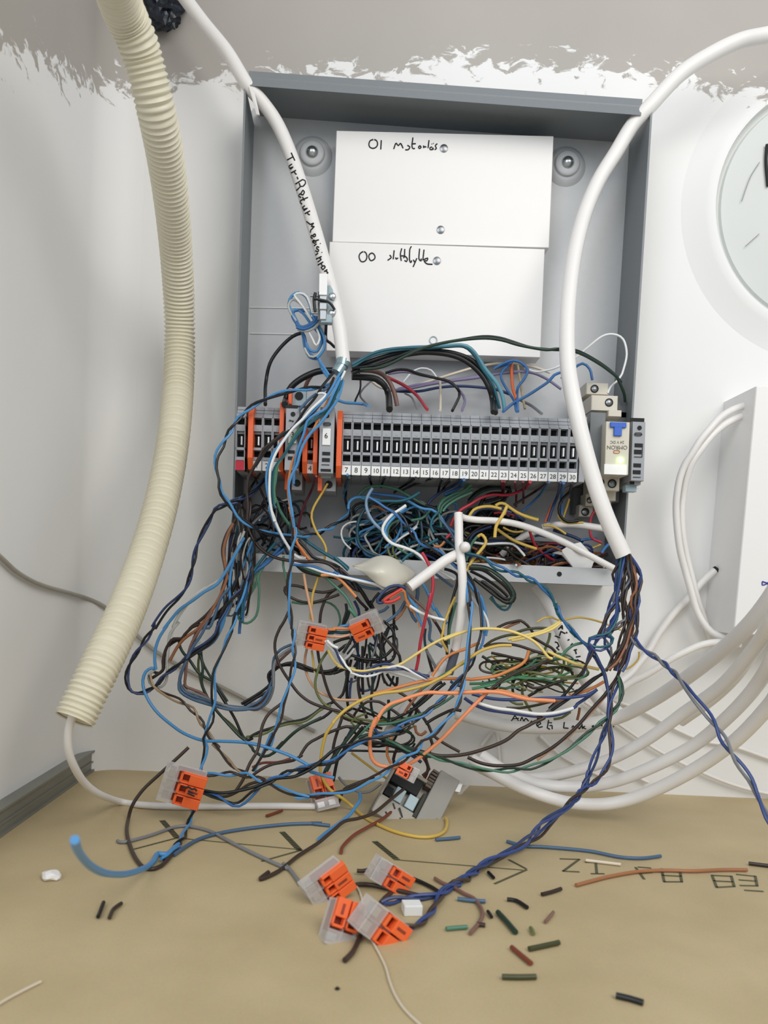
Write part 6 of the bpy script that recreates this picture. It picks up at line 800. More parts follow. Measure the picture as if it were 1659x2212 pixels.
('w','NB',0.95,'navy wire arched behind the yellow hook',None,[(164.3,-27.1,34.6),(158,-27.1,32.1),(153.3,-27.1,29.3),(150.9,-27.1,24.9),(150.6,-27.1,20.6)]),
('w','W',0.80,'white wire lying level behind the yellow hook',None,[(152,-38.6,23.3),(159.8,-38.6,22.7),(169.2,-38.6,23.6),(176.5,-38.6,23.4),(180.9,-38.6,20),(184.2,-38.6,16.5)]),
('w','K',0.90,'black wire lying level under the white one behind the yellow hook',None,[(153.3,-36.7,22.4),(161.2,-36.7,21.7),(170.1,-36.7,22.7),(177,-36.7,22.2),(181.3,-36.7,19.6),(186.7,-36.7,17.5)]),
('w','BO',0.95,'orange brown wire along the inside of the lip',None,[(152.9,-25.7,20.8),(161.1,-25.7,18),(169.8,-25.7,15.7),(178.6,-25.7,13.5),(180.2,-44.4,10.7)]),
('w','BR',0.95,'brown wire along the inside of the lip',None,[(156.6,-26.5,20.4),(165.4,-26.5,16.6),(173,-26.5,14.8),(177,-44.4,11.8)]),
('w','W',0.70,'thin white wire along the inside of the lip',None,[(161.5,-31.2,14.6),(168.9,-31.2,14.4),(175.4,-31.2,13.2),(178.2,-44.2,10.4)]),
('w','NB',0.90,'blue violet wire from terminal twenty eight',None,[(196.7,-67.4,59.1),(202.8,-37,54.9),(200.1,-37,47),(198,-37,38.6)]),
('w','B',0.95,'blue wire from terminal twenty nine',None,[(198.5,-67.4,58.7),(205.8,-35.4,54.7),(206.5,-35.4,42.8)]),
('w','K',0.90,'black wire from terminal thirty bending right at the floor of the box',None,[(203.6,-67.4,58.9),(209.4,-39.2,57.1),(205.5,-39.2,52.8),(203.6,-39.2,47),(205.1,-39.2,41.9),(209.4,-39.2,39),(216.2,-39.2,39.8)]),
('w','B',0.75,'light blue wire from terminal twenty seven',None,[(189.9,-67.2,58.8),(192.1,-35.5,55.1),(185.7,-35.5,48),(181.7,-35.5,44.2)]),
('w','BR',0.80,'brown wire from terminal twenty seven',None,[(188.9,-67.3,58.7),(189.7,-36.1,57.5),(182.7,-36.1,52.5),(176.1,-36.1,48)]),
('w','O',0.75,'orange wire slanting beneath terminals twenty seven and twenty eight',None,[(201.1,-30.1,49.8),(199.3,-30.1,43.9),(197.5,-30.1,38.6)]),
('w','Y',0.75,'yellow green wire beneath terminal thirty',None,[(212.5,-28.2,54.3),(211.2,-28.2,48.9),(209.2,-28.2,41.9)]),
('w','Y',0.70,'pale yellow wire along the upper short white cable',None,[(203.8,-36.9,43),(206.3,-36.9,39.8),(210.6,-36.9,38.2),(219.9,-36.9,39.1)]),
('w','Y',0.70,'yellow wire slanting under the upper short white cable',None,[(195.3,-35.4,36),(200.6,-35.4,36.2),(206,-35.4,33.9),(209.8,-35.4,31.5)]),
('w','NB',1.00,'navy wire under the upper short white cable',None,[(204.6,-24,34.6),(212.8,-24,32.3),(218.8,-24,30.5),(224.3,-24,28.1)]),
('w','B',1.00,'blue wire behind the cross cable',None,[(193.4,-22.2,30.4),(196.6,-22.2,31.1),(201,-22.2,30.2)]),
('w','B',1.00,'blue wire stub behind the white tag',None,[(203.8,-29.1,17.8),(206.8,-29.1,20.6)]),
('w','B',0.80,'blue wire stub above the white tag',None,[(222.1,-25.3,28.7),(227.4,-25.3,29.8),(232.8,-25.3,30.3)]),
('w','Y',0.70,'beige wire stub above the white tag',None,[(229.7,-26.2,24.2),(234.9,-26.2,26.6)]),
('w','B',1.00,'blue wire stub beside the right cable end',None,[(230.8,-42.5,20.4),(233.1,-42.5,24.2),(235.6,-42.5,26.4)]),
('w','R',0.80,'orange red wire behind the cross cable at left',None,[(164.6,-32,42.6),(170.3,-32,43.4),(178.4,-32,41.7)]),
('w','K',1.10,'black wire looped high in the small black coil beneath terminal twenty two',None,[(148.4,-31.6,49.7),(153.9,-31.6,55.8),(162.1,-31.6,59.3),(169.4,-31.6,60.7),(173.2,-31.6,59.3),(172.9,-31.6,55.6),(166.7,-31.6,52.2),(158.4,-31.6,49.7)]),
('w','DG',0.90,'dark green wire looped in the small black coil beneath terminal twenty two',None,[(147.2,-37.2,47.5),(152.1,-37.2,53),(158.2,-37.2,56.4),(165.4,-37.2,57.8),(171.7,-37.2,57.5),(173.4,-37.2,56.1),(171,-37.2,52.3)]),
('w','K',1.10,'black wire looped low in the small black coil beneath terminal twenty two',None,[(155.6,-30.4,46.5),(158.5,-30.4,52.5),(162.6,-30.4,54.8),(170,-30.4,55.1),(171.2,-30.4,51.5),(163,-30.4,47.9)]),
('w','BR',0.90,'brown wire in the nest behind the vertical cable',None,[(146.9,-25.7,22.6),(152.4,-25.7,29.8),(158.6,-25.7,34.4),(164.4,-25.7,36.3),(175.1,-25.7,35.7)]),
('w','OL',0.90,'olive wire in the nest behind the vertical cable',None,[(148,-22.7,30.4),(151.3,-22.7,29.4),(153.6,-22.7,26.3),(151.7,-22.7,22)]),
('w','OR',0.80,'short orange wire left of the vertical cable',None,[(126.1,-50,19.4),(129.7,-50,19.1),(132.6,-50,22.3)]),
('w','R',0.90,'short red wire left of the vertical cable',None,[(133,-54.5,24.1),(135.4,-54.5,26.7)]),
('p','T/B',0.80,'twisted teal and blue pair leaving the vertical cable over the lip to the right bundle',None,[(142,-63.3,15.1),(148.8,-62.9,14.4),(155.4,-62.5,12.8),(161.7,-62.1,8.4),(169.4,-61.7,6),(177.1,-61.2,3.9),(186.5,-60.7,0.4),(192.3,-60.3,-3.3),(197.2,-59.9,-8.1),(200.7,-59.5,-15.5),(200.1,-59.3,-11.9),(202.7,-60.4,-19.3),(207.8,-61.6,-25),(212.4,-62.6,-30.2),(208.7,-63.3,-26.7),(215.1,-63.3,-32.9),(220.4,-63.3,-36.6)]),
('p','NB2/NB',0.80,'twisted blue pair forming the left strand of the long tail to the floor',None,[(218.8,-66.9,-35.9),(221.9,-68.9,-40.6),(222.4,-70.9,-41.7),(225.2,-70.9,-46.5),(227.5,-72.1,-50.7),(229.1,-73.9,-57.8),(230.2,-75.6,-64.4),(230.3,-77.8,-72.9),(227.9,-80.2,-82.4),(224.9,-82.2,-89.9),(221.8,-84.4,-97.9),(218.8,-86.4,-105.3),(215.3,-88.8,-114),(217,-90.9,-105.4),(209.6,-100.9,-115.7),(198.8,-112.1,-121.3),(183.8,-125.9,-124.9),(176.3,-138.5,-127.1),(164,-157.9,-128.7),(149.7,-164.6,-133.3),(134.8,-179.5,-137.2),(131.8,-184.4,-137.2),(123.6,-198.1,-137.2),(115.8,-203.1,-137.2),(106.2,-206.1,-137.2),(97.2,-211.6,-137.2)]),
('w','K',1.00,'black wire loop, outermost of the bunch hung over the lip',None,[(145.5,-60.6,8.1),(156,-60.6,7.7),(164.3,-60.6,3.8),(171.1,-60.6,-1.9),(174.9,-60.6,-7.7),(174.2,-60.6,-11.7),(170.7,-60.6,-13.1),(165,-60.6,-10.1),(157.7,-60.6,-5),(149.9,-60.6,0.6)]),
('w','K',1.00,'black wire loop, second of the bunch hung over the lip',None,[(146.8,-59.5,6.5),(155.3,-59.5,5.9),(162.6,-59.5,1.7),(169.4,-59.5,-3.4),(173.2,-59.5,-8.3),(172.3,-59.5,-10.8),(168.2,-59.5,-10),(161.9,-59.5,-5.3),(154.7,-59.5,-0.6)]),
('w','K',0.90,'black wire loop, innermost of the bunch hung over the lip',None,[(148.7,-53.4,5.2),(157,-53.4,1.5),(163.3,-53.4,-2.2),(168.6,-53.4,-6),(172.4,-53.4,-9.4)]),
('w','DG',0.90,'dark green wire loop of the bunch hung over the lip',None,[(146.6,-63.5,7.4),(156.6,-63.5,6.9),(164.8,-63.5,2.3),(171.1,-63.5,-3.3),(173.7,-63.5,-8.7),(171.6,-63.5,-12.5)]),
('w','T',0.75,'thin teal loop hanging just below the black loops',None,[(162.3,-52.7,-9.4),(165.1,-52.7,-13.8),(168.9,-52.7,-17),(172.5,-52.7,-17),(174.8,-52.7,-13.4)]),
('w','G',0.70,'thin green loop hanging just below the black loops',None,[(162.1,-48.6,-10.5),(165.3,-48.6,-13.4),(168.5,-48.6,-15.3),(172.6,-48.6,-15.1)]),
('p','LB/BR',0.75,'twisted blue and brown pair beside the vertical white cable down to the floor connectors',None,[(142.7,-66.7,3.7),(144.5,-68.3,-2.6),(146.1,-69.8,-8.4),(146.8,-71.8,-16.7),(146.6,-72.7,-12.6),(147.2,-74.9,-22.3),(146.8,-76.9,-30.9),(146.2,-78.8,-39.1),(145.9,-80.7,-47.1),(144.6,-82.5,-54.7),(143.1,-84.4,-62.7),(142.1,-85.7,-68.3),(140,-87.1,-74),(137.2,-88.1,-77.3),(138.7,-88.7,-75.1),(133.4,-89.5,-81.6),(127.4,-90.3,-88.9),(121.2,-90.9,-92.6),(119,-91.4,-97),(112.2,-92.2,-102.3),(104.5,-93,-107.6),(98.5,-93.7,-112.1),(93.1,-94.2,-114.9),(83.2,-95.2,-120.7),(74,-96.1,-122.8),(61.6,-97.2,-124.7),(52.4,-98,-125.4),(60.1,-98.7,-124.7),(50.7,-98,-123.9),(38.3,-97,-119.6),(27.3,-96.2,-115.6),(16.5,-95.4,-114.9),(5.6,-94.6,-115.9),(-6,-93.7,-116.7)]),
('w','W',0.85,'white wire hanging right of the vertical white cable',None,[(148.9,-61,-9.9),(153.2,-61,-15.7),(148.4,-61,-8.8),(152.7,-61,-14.1),(156.4,-61,-18.9),(159.2,-61,-23.8),(160.2,-61,-28.3)]),
('w','LB',0.95,'light blue wire hanging right of the vertical white cable',None,[(144.5,-59.3,1.9),(149.4,-59.3,-4.9),(153.7,-59.3,-9.7),(155.2,-59.3,-10.5),(158.3,-59.3,-19.9),(159.9,-59.3,-27.4),(159,-59.3,-33.4)]),
('w','W',0.80,'white wire slanting out left under the lip',None,[(128.2,-56.9,4.9),(133.4,-56.9,2.4),(139.1,-56.9,-0.6)]),
('w','K',0.90,'black wire dropping left of the vertical white cable',None,[(133.1,-51.9,5.7),(137.3,-51.9,4.7),(141.2,-51.9,2.3),(141.2,-51.9,-3.3),(139.6,-51.9,-10),(138.4,-51.9,-16.1),(138.9,-51.9,-16),(137.9,-51.9,-26.2),(137.8,-51.9,-39)]),
('w','Y',0.85,'yellow wire slanting down left of the vertical white cable',None,[(139.8,-58.8,-10.9),(136.6,-58.8,-18.5),(136.7,-58.8,-18.9),(133.9,-60,-26.5),(133.3,-60.8,-32),(132.5,-60.8,-36.6),(134.7,-60.8,-40.5),(136.9,-60.8,-43.9)]),
('w','G',0.80,'green wire standing left of the vertical white cable',None,[(141.2,-52.7,-14.3),(139.2,-52.7,-23.6),(138,-52.7,-31.3),(138,-52.7,-40)]),
('w','SB',0.85,'steel blue wire hanging under the lip left of the vertical cable',None,[(126.8,-51.5,3.2),(133.2,-51.5,-1.1),(139,-51.5,-4.9)]),
('w','LB',0.95,'light blue wire hanging beneath the diagonal white cable',None,[(120.1,-50.6,-3.3),(123.4,-50.6,-8.2),(126.3,-50.6,-15.2),(128.6,-50.6,-19.7),(129.1,-50.6,-18.5),(132.4,-50.6,-23.5),(136.7,-50.6,-27.4)]),
('w','SB',1.20,'thick grey blue wire hanging beneath the diagonal white cable',None,[(118.1,-37.2,-4.4),(118.9,-37.2,-10.1),(118.2,-37.2,-15.9)]),
('w','W',0.95,'white wire slanting from the red ring down to the vertical cable',None,[(110.8,-62.9,-16.5),(114.9,-62.9,-18.8),(119,-62.9,-21.1),(124.1,-62.9,-22.9),(129.1,-62.9,-24.1),(133.6,-62.9,-24.9)]),
('w','NB',0.95,'navy wire ring just under the white wrap',None,[(109.5,-67.9,-7.2),(105,-67.9,-5.7),(100.1,-67.9,-6.7),(97.3,-67.9,-8.8),(93.6,-67.9,-13.4),(93.2,-67.9,-15.9),(95.7,-67.9,-16.2),(101.4,-67.9,-12),(106.1,-67.9,-8.9)]),
('w','RR',1.00,'red wire ring just under the white wrap',None,[(107,-68.8,-7.6),(104.2,-68.8,-9.4),(98.9,-68.8,-13.1),(96.8,-68.8,-15.2),(99.1,-68.8,-15.8),(103.4,-68.8,-14.4),(106.3,-68.8,-12.3)]),
('w','K',0.90,'black wire ring just under the white wrap',None,[(109.1,-65.6,-5.8),(104.3,-65.6,-8),(98.5,-65.6,-10.7),(94.7,-65.6,-14.4),(94.8,-65.6,-16.3)]),
('w','OR',0.90,'orange wire through the ring under the white wrap',None,[(107.6,-68.1,-7.8),(103.3,-68.1,-10.5),(99,-68.1,-14.1),(107.6,-68.1,-8.3),(110,-65.1,-13.7),(113.5,-61.7,-19.5),(116.2,-60.1,-21.4),(118.5,-60.1,-25.8),(119.7,-60.1,-30.2)]),
('w','LB',0.90,'light blue wire leaving the ring to the right',None,[(104.2,-64.8,-6),(108.8,-63.9,-7.8),(111.6,-62.8,-12.6),(117,-61.3,-18.4),(114.9,-60.8,-16.9),(117.8,-60.8,-23.3),(120.6,-60.8,-29.1)]),
('w','SB',0.90,'steel blue wire leaving the ring down left',None,[(110,-58.5,-14.7),(107.2,-58.5,-20.3),(103.4,-58.5,-24.5),(99.1,-58.5,-27.8)]),
('w','BO',0.80,'brown orange wire leaving the ring down left',None,[(110.6,-58.6,-17.2),(107.9,-58.6,-22.8),(104.5,-58.6,-26.5)]),
('w','SB',0.90,'short steel blue wire left of the ring',None,[(100.3,-53.6,-18.3),(97.9,-53.6,-20.9),(94.4,-53.6,-22.4)]),
('w','SB',1.00,'grey blue wire hanging from the ring',None,[(112.3,-56.4,-17.6),(115.1,-56.4,-24.1),(117.8,-56.4,-27)]),
('w','LB',0.90,'upper light blue wire between the two upper lever connectors',None,[(81.6,-59.8,-29.5),(76.6,-59.8,-30.8),(71.2,-59.8,-32),(71.3,-59.8,-32.6),(66.4,-59.8,-34.3),(63.4,-59.8,-35.5)]),
('w','OR',0.90,'orange wire between the two upper lever connectors',None,[(79.7,-61.7,-33),(72.7,-61.7,-32.8),(67.7,-61.7,-33.1),(68.9,-61.7,-33.6),(63.9,-61.7,-33.8)]),
('w','DT',0.90,'lower teal wire between the two upper lever connectors',None,[(78.8,-59.6,-34.7),(72.8,-59.6,-35.5),(67.8,-59.6,-35.2),(68,-59.6,-35.8),(63.5,-59.6,-36)]),
('w','PE',0.80,'pinkish wire between the two upper lever connectors',None,[(77.9,-65.1,-35.9),(72.5,-64.1,-37.7),(68,-63.3,-37.5),(69.1,-63.1,-38),(63.7,-63.1,-37.7)]),
('p','NB/W',0.70,'twisted navy and white pair running right from below the left hand connector',None,[(63.2,-67.9,-40.4),(68.1,-67.9,-44.1),(72.3,-67.9,-49.4),(76,-67.9,-54.7),(80.6,-67.9,-57.9),(79,-67.9,-58.4),(86.4,-67.9,-59.3),(92.8,-67.9,-58),(98.6,-67.9,-56),(105,-67.9,-54.2),(111.4,-67.9,-54.4),(117.4,-67.9,-56.6),(124.5,-67.9,-59.8)]),
('w','NB',0.90,'navy wire joining the pair towards the white clamp',None,[(88.9,-60.8,-57.3),(94.7,-60.8,-54),(100.7,-60.8,-52.7),(107.8,-60.8,-54.4),(113.9,-60.8,-56.1),(120.6,-60.8,-58.3),(126.6,-60.8,-59)]),
('w','W',0.90,'white wire joining the pair towards the white clamp',None,[(99.8,-62.5,-56.6),(105.9,-62.5,-57.8),(113,-62.5,-59.5),(119.1,-62.5,-61.7)]),
('w','W',0.90,'short white wire leaving the left hand connector',None,[(64.5,-69.7,-39.7),(67.6,-69.7,-42.5),(71.1,-69.7,-43.9)]),
('w','PE',0.80,'peach wire curving down from the left hand connector',None,[(52.2,-55.9,-46.4),(51.3,-55.7,-53),(52.2,-55.4,-60.1),(55.6,-55.2,-67.1),(60.3,-55,-72),(66,-54.8,-74.6),(73.2,-54.5,-76.6),(85.4,-54.1,-76.1),(77.2,-53.9,-77)]),
('w','Y',0.65,'thin yellow wire under the left hand connector',None,[(55.3,-58,-47),(56.7,-58,-54.6),(57.7,-58,-60.6)]),
('w','OL',0.80,'olive wire curving down from the left hand connector',None,[(64.9,-58.5,-47.1),(61.2,-58.7,-53.3),(59.5,-58.9,-59.4),(58.3,-59.2,-66),(59.6,-59.4,-72.5),(63.3,-59.6,-77.9),(68,-59.8,-81.2),(73.7,-60,-84.4),(86,-60.4,-88.3),(85.3,-60.5,-86.8),(97.9,-60.5,-88),(110.4,-60.5,-86.6),(120.4,-60.5,-83.6),(129.2,-60.5,-78.7)]),
('w','BR',0.90,'brown wire dropping from the left hand connector into the centre',None,[(58.9,-58.7,-46.8),(60.2,-58.5,-53.3),(63.1,-58.1,-62.4),(65.1,-57.8,-68.4),(68.7,-57.5,-75.9),(75.1,-57.1,-81.8),(80.8,-56.8,-85.6),(82.7,-56.7,-86.5),(87,-56.7,-90.9)]),
('w','K',0.90,'upper black wire bridging from the left hook to the dark knot',None,[(31.6,-58.1,-68.9),(29.9,-58.1,-64.4),(30.8,-58.1,-61.3),(35.2,-58.1,-58.1),(40.6,-58.1,-55.6),(46.1,-58.1,-55.1),(52.3,-58.1,-57),(58.9,-58.1,-59),(65.5,-58.1,-59.2),(71.9,-58.1,-56.9),(68.8,-58.1,-57.7),(72.7,-58.1,-55.8)]),
('w','K',0.90,'lower black wire bridging from the left hook to the dark knot',None,[(32,-56.8,-68.5),(30.5,-56.8,-64),(33.1,-56.8,-60.4),(38,-56.8,-57.1),(44.6,-56.8,-56.8),(52.3,-56.8,-59),(59.9,-56.8,-60.1),(67,-56.8,-60.8),(73.9,-56.8,-57.9),(68.9,-56.8,-60.7),(73.8,-56.8,-58.4),(78.8,-56.8,-55.6)]),
('w','K',0.90,'upper black wire from the low grey bunch up to the left hook',None,[(14,-54.6,-81.9),(21.4,-54.6,-77),(27.3,-54.6,-72.6),(31.2,-54.6,-68.3),(30,-54.6,-63.8)]),
('w','K',0.90,'lower black wire from the low grey bunch up to the left hook',None,[(15.8,-56.1,-82.6),(22.7,-56.1,-77.7),(29.6,-56.1,-73.3),(31.9,-56.1,-69.1)]),
('w','K',0.90,'black wire slanting from the centre down to the brown crossing',None,[(69,-57.5,-83),(64.2,-58.1,-87.2),(56.3,-58.8,-91),(50,-59.5,-94.7),(44.2,-60.2,-99.9),(37.6,-61,-107.2),(40.8,-61.5,-102.5),(34.9,-61.5,-109.7)]),
('w','BR',0.90,'brown wire slanting from the centre down past the light blue sag',None,[(84.3,-72.4,-90),(78.4,-73.5,-89.4),(73.9,-74.4,-90.8),(67.5,-75.7,-93.4),(61.3,-77.2,-96.7),(56.3,-78.3,-100),(52.2,-80,-107),(53.7,-80.4,-105.6),(48.7,-81.1,-109),(37.2,-82.5,-111.4),(30.1,-83.5,-114.9),(24.5,-84.4,-119.4)]),
('w','K',0.95,'black wire from the centre knot sagging to the low left connector',None,[(90.8,-90,-94.7),(80.8,-91.3,-96.2),(72.8,-92.4,-98.9),(66.2,-93.6,-104.6),(59.6,-94.7,-110.3),(51.8,-95.9,-114.2),(65.5,-98,-104.8),(60,-98,-109.4),(51,-98,-114.1),(39.7,-98,-116.1),(29.2,-98,-120.9),(19.4,-98,-123.8),(10.2,-98,-125.3),(0.9,-98,-124.3)]),
('w','DN',0.90,'dark brown wire rejoining the low left connector',None,[(33.9,-89.6,-119.2),(25.3,-89.6,-121.7),(19.6,-89.6,-125.7),(12.5,-89.6,-129.3),(5.3,-89.6,-129.3),(-0.6,-89.6,-128.1)]),
('w','DN',0.95,'brown wire from the twisted pair down to the low left connector',None,[(40.2,-74.9,-77.2),(33.2,-77.1,-83.2),(30,-78.9,-89.8),(29,-80.6,-97),(28,-82.4,-104.1),(24.2,-84.4,-111.2),(21.2,-86.6,-119.7),(16.7,-88.9,-127.5)]),
('w','RB',0.80,'reddish brown wire low left behind the blue sag',None,[(23.9,-68.9,-117.1),(29.8,-68.9,-114.1),(38.9,-68.9,-113.3),(46.3,-68.9,-110.7)]),
('w','K',0.90,'first black wire from the top in the knot under the right hand connector','black wires knotted under the right hand connector',[(74.4,-61.5,-47.3),(78.1,-61.5,-40.6),(79.4,-61.5,-37)]),
('w','K',0.90,'second black wire from the top in the knot under the right hand connector','black wires knotted under the right hand connector',[(76.9,-58.3,-48.5),(80.7,-58.3,-43.3),(82.5,-58.3,-39.6)]),
('w','K',0.90,'third black wire from the top in the knot under the right hand connector','black wires knotted under the right hand connector',[(68,-55.7,-42),(72.9,-55.7,-39.8),(77.9,-55.7,-38.5)]),
('w','K',0.90,'fourth black wire from the top in the knot under the right hand connector','black wires knotted under the right hand connector',[(71.3,-56.4,-46.9),(74.7,-56.4,-43.7),(78.6,-56.4,-41.5)]),
('w','LG',0.80,'light grey wire, upper, in the black knot under the right hand connector',None,[(73.9,-59.3,-48.5),(76.2,-59.3,-43.4),(79,-59.3,-39.2)]),
('w','LG',0.80,'light grey wire, lower, in the black knot under the right hand connector',None,[(73.6,-62.3,-52.3),(77.5,-62.3,-49.1),(80.8,-62.3,-44.4)]),
('w','K',0.90,'black wire bowing right under the knot, upper',None,[(78.4,-55,-48.7),(86.1,-55,-50.9),(93.7,-55,-51),(99.7,-55,-48.7),(103.1,-55,-45),(104.6,-55,-43.9)]),
('w','K',0.90,'black wire bowing right under the knot, lower',None,[(81.1,-51.2,-51.5),(88.8,-51.2,-53.2),(96.5,-51.2,-52.8),(103.1,-51.2,-52),(105.5,-51.2,-48.8),(105.5,-51.2,-44.7)]),
('w','K',0.90,'black wire down the far left of the centre',None,[(76.8,-53.5,-52),(77.2,-53.5,-60.1),(76.7,-53.5,-66.3),(75,-53.5,-73.5),(71.6,-53.5,-76.8)]),
('w','K',0.90,'black wire second from left down the centre',None,[(79.3,-50.4,-52.1),(77.9,-50.4,-60.4),(77.5,-50.4,-68.7),(77.9,-50.4,-76.9),(79.5,-50.4,-84.1)]),
('w','NB',0.80,'dark blue wire third from left down the centre',None,[(80.1,-50.4,-63.4),(79.4,-50.4,-70.2),(79.5,-50.4,-77.4)]),
('w','BR',0.95,'brown wire down the centre under the navy pair',None,[(84.1,-52.6,-62.5),(84.5,-52.6,-69.6),(86.4,-52.6,-77.3),(89.3,-52.6,-84.3),(90.4,-52.6,-87.4)]),
('w','K',0.85,'black wire hooked down the centre',None,[(84,-49,-49),(83.2,-49,-53.1),(81.3,-49,-56.8)]),
('w','K',0.90,'black wire straight down from the right hand connector',None,[(85.8,-54.9,-43.3),(86.1,-54.5,-49.4),(86.2,-53.9,-57.6),(86.7,-53.5,-64.3),(87.4,-52.9,-72.9)]),
('w','DG',0.85,'green wire straight down from the right hand connector',None,[(89.4,-49.7,-42.5),(90.8,-49.7,-50.6),(91.9,-49.7,-57.8),(93.1,-49.7,-66),(92.9,-49.7,-74.3)]),
('w','BR',0.85,'brown wire down the centre right of the green',None,[(92.8,-51.3,-71),(92.5,-51.3,-77.2),(93.3,-51.3,-82.3),(95.1,-51.3,-86.8)]),
('w','DG',0.85,'green wire slanting from the right hand connector',None,[(90.4,-51.4,-43.3),(93.1,-51.4,-47.3),(95.8,-51.4,-50.3)]),
('w','K',0.90,'black wire leaving the right hand connector to lower right',None,[(97.1,-57.2,-27.4),(100.7,-57.2,-29.8),(103.9,-57.2,-33.6),(104.7,-57.2,-38.2),(103.9,-57.2,-42.2)]),
('w','K',0.90,'black wire from above crossing behind the right hand connector',None,[(103.2,-51.2,-17.2),(104,-51.2,-23.3),(104.3,-51.2,-30.4),(104.4,-51.2,-37.6),(105.8,-51.2,-43.7),(108.6,-51.2,-48.6),(109.3,-51.2,-52.7)]),
('w','BR',0.90,'brown wire slanting right below the right hand connector',None,[(96.9,-58.3,-34.9),(100.7,-58.3,-39.3),(104.4,-58.3,-43.1),(107.6,-58.3,-47)]),
('w','K',0.90,'black wire in the v below the navy pair',None,[(101.4,-51,-59.8),(104.2,-51,-63.8),(106.9,-51,-66.7),(107.9,-51,-65.2),(107.9,-51,-61.5)]),
('w','K',0.85,'black wire above the right hand connector, from the lip',None,[(94.3,-56.3,-10.5),(91.4,-55.6,-14.2),(89.1,-54.8,-18.4),(89,-54.3,-15.8),(91.3,-54.3,-20.2)]),
('w','K',0.90,'black wire behind the right hand connector, upper left',None,[(74.4,-50.9,-18.1),(75.1,-50.9,-22.6),(73.8,-50.9,-27.8),(73,-50.9,-31.9)]),
('w','DG',0.90,'green wire behind the right hand connector, upper left',None,[(77.1,-47,-21.6),(75.8,-47,-26.8),(73.4,-47,-31.6)]),
('w','NB',0.90,'navy wire behind the right hand connector',None,[(79.4,-43.4,-16.4),(82.2,-43.4,-21.5),(83,-43.4,-26.1)]),
('w','BR',0.90,'brown wire leading to the white clamp from above',None,[(128.2,-52.5,-25.6),(131.5,-52.5,-30.1),(134.3,-52.5,-35.1),(136.6,-52.5,-40.1),(137.5,-52.5,-46.2)]),
('w','SB',0.90,'steel blue wire leading to the white clamp from above',None,[(124.2,-56.8,-24.1),(126,-56.8,-29.1),(125.9,-56.8,-37.2),(130,-56.8,-39.5),(133.7,-56.8,-41.4)]),
('w','DT',0.80,'teal wire in front of the white wall strip below the ring',None,[(123.7,-49.4,-31.1),(123.5,-49.4,-37.8),(124.9,-49.4,-43.9),(127.7,-49.4,-48.4)]),
('w','BR',0.90,'brown wire ending at the white clamp',None,[(125.4,-50,-44.9),(127.2,-50,-51),(129.3,-50,-57.1)]),
('w','GY',0.90,'grey brown wire curving into the white clamp',None,[(124.4,-54.8,-44),(126.6,-54.8,-47.5),(129.4,-54.8,-51.9),(131,-54.8,-54.9)]),
('w','BP',0.90,'pinkish brown wire beneath the diagonal white cable',None,[(110.9,-56.4,-9.8),(116.1,-56.4,-14),(121.9,-56.4,-18.8),(120.3,-56.4,-17.3),(125.1,-56.4,-22.1),(128.9,-56.4,-26.4)]),
('w','YL',0.85,'bright yellow wire arching high across the olive tangle',None,[(196.3,-74,-43.9),(193.8,-73.9,-43.1),(190.2,-73.8,-38.9),(185.6,-73.6,-34.7),(179.6,-73.5,-31.6),(172.6,-73.3,-29.4),(166.7,-73.1,-28.4),(159.9,-72.9,-28.2),(153.6,-72.8,-28.5),(147.3,-72.6,-29.7),(138.7,-72.4,-33.1),(133,-72.2,-35.8),(141.3,-72,-31.5),(131.9,-70.6,-35.7),(124.4,-69.4,-40.3),(117.8,-68.3,-45.2),(112.2,-67.3,-49.5),(107.9,-66.6,-52.3),(103.5,-66,-53.8),(95.7,-65.2,-55.5),(85.9,-64.2,-57.5),(77.8,-63.4,-56.5),(71.8,-62.8,-55.3),(80.5,-62,-56.6),(72.4,-62,-55.2),(68.2,-62,-51.1),(65,-62,-45.8)]),
('w','YL',0.85,'bright yellow wire rising to the right cable behind the arch',None,[(201.6,-67.7,-23),(197.4,-67.7,-26.6),(191.6,-67.7,-29.4),(185.8,-67.7,-31.4),(179.9,-67.7,-33.4),(173.1,-67.7,-35)]),
('w','YL',0.90,'second yellow wire rising to the right cable behind the arch',None,[(203.3,-59.8,-22.5),(198.3,-59.8,-26),(191.9,-59.8,-29.3),(185.5,-59.8,-31.2),(178.5,-59.8,-33),(172.6,-59.8,-34.8)]),
('w','YL',0.95,'yellow wire trailing right from the end of the arch',None,[(194.9,-66.8,-40.2),(200.2,-66.2,-42.5),(206.4,-65.6,-44.8),(212.2,-65,-47),(214.6,-64.8,-47.3),(221.7,-64.8,-48.9),(226.7,-64.8,-49.7)]),
('w','Y',0.95,'yellow wire low across the olive tangle and far down to the floor',None,[(172.3,-72.2,-37.5),(167.4,-72.6,-37.6),(162.4,-73,-38.4),(155.1,-73.6,-41),(149.4,-74.2,-44.7),(143.2,-74.8,-49.3),(136.6,-75.5,-54.6),(133.7,-75.8,-56.9),(137.1,-76.2,-54.8),(130,-77,-58.7),(122.8,-77.9,-62.3),(110.8,-79.2,-65.9),(98.7,-80.5,-67.7),(89.2,-81.6,-70.7),(80.8,-82.6,-75.5),(75.3,-83.4,-80),(70.8,-84.1,-85.3),(70.7,-84.2,-85.9),(67.1,-82.8,-92.1),(65.2,-81.3,-100.3),(64.5,-79.9,-107.7),(64.4,-78.6,-114.6),(66.9,-77.3,-121.3),(71,-76,-126.7),(77.7,-74.5,-131.4),(84.5,-72.9,-136.9),(90.3,-86.8,-137.9),(97.6,-100.5,-137.9),(106.4,-112.3,-137.9),(115,-118.7,-137.9),(122.5,-120.4,-137.9),(129.4,-116.7,-137.9),(134.7,-107.2,-137.9),(137.6,-92.5,-137.9),(137.9,-83.9,-137.9)]),
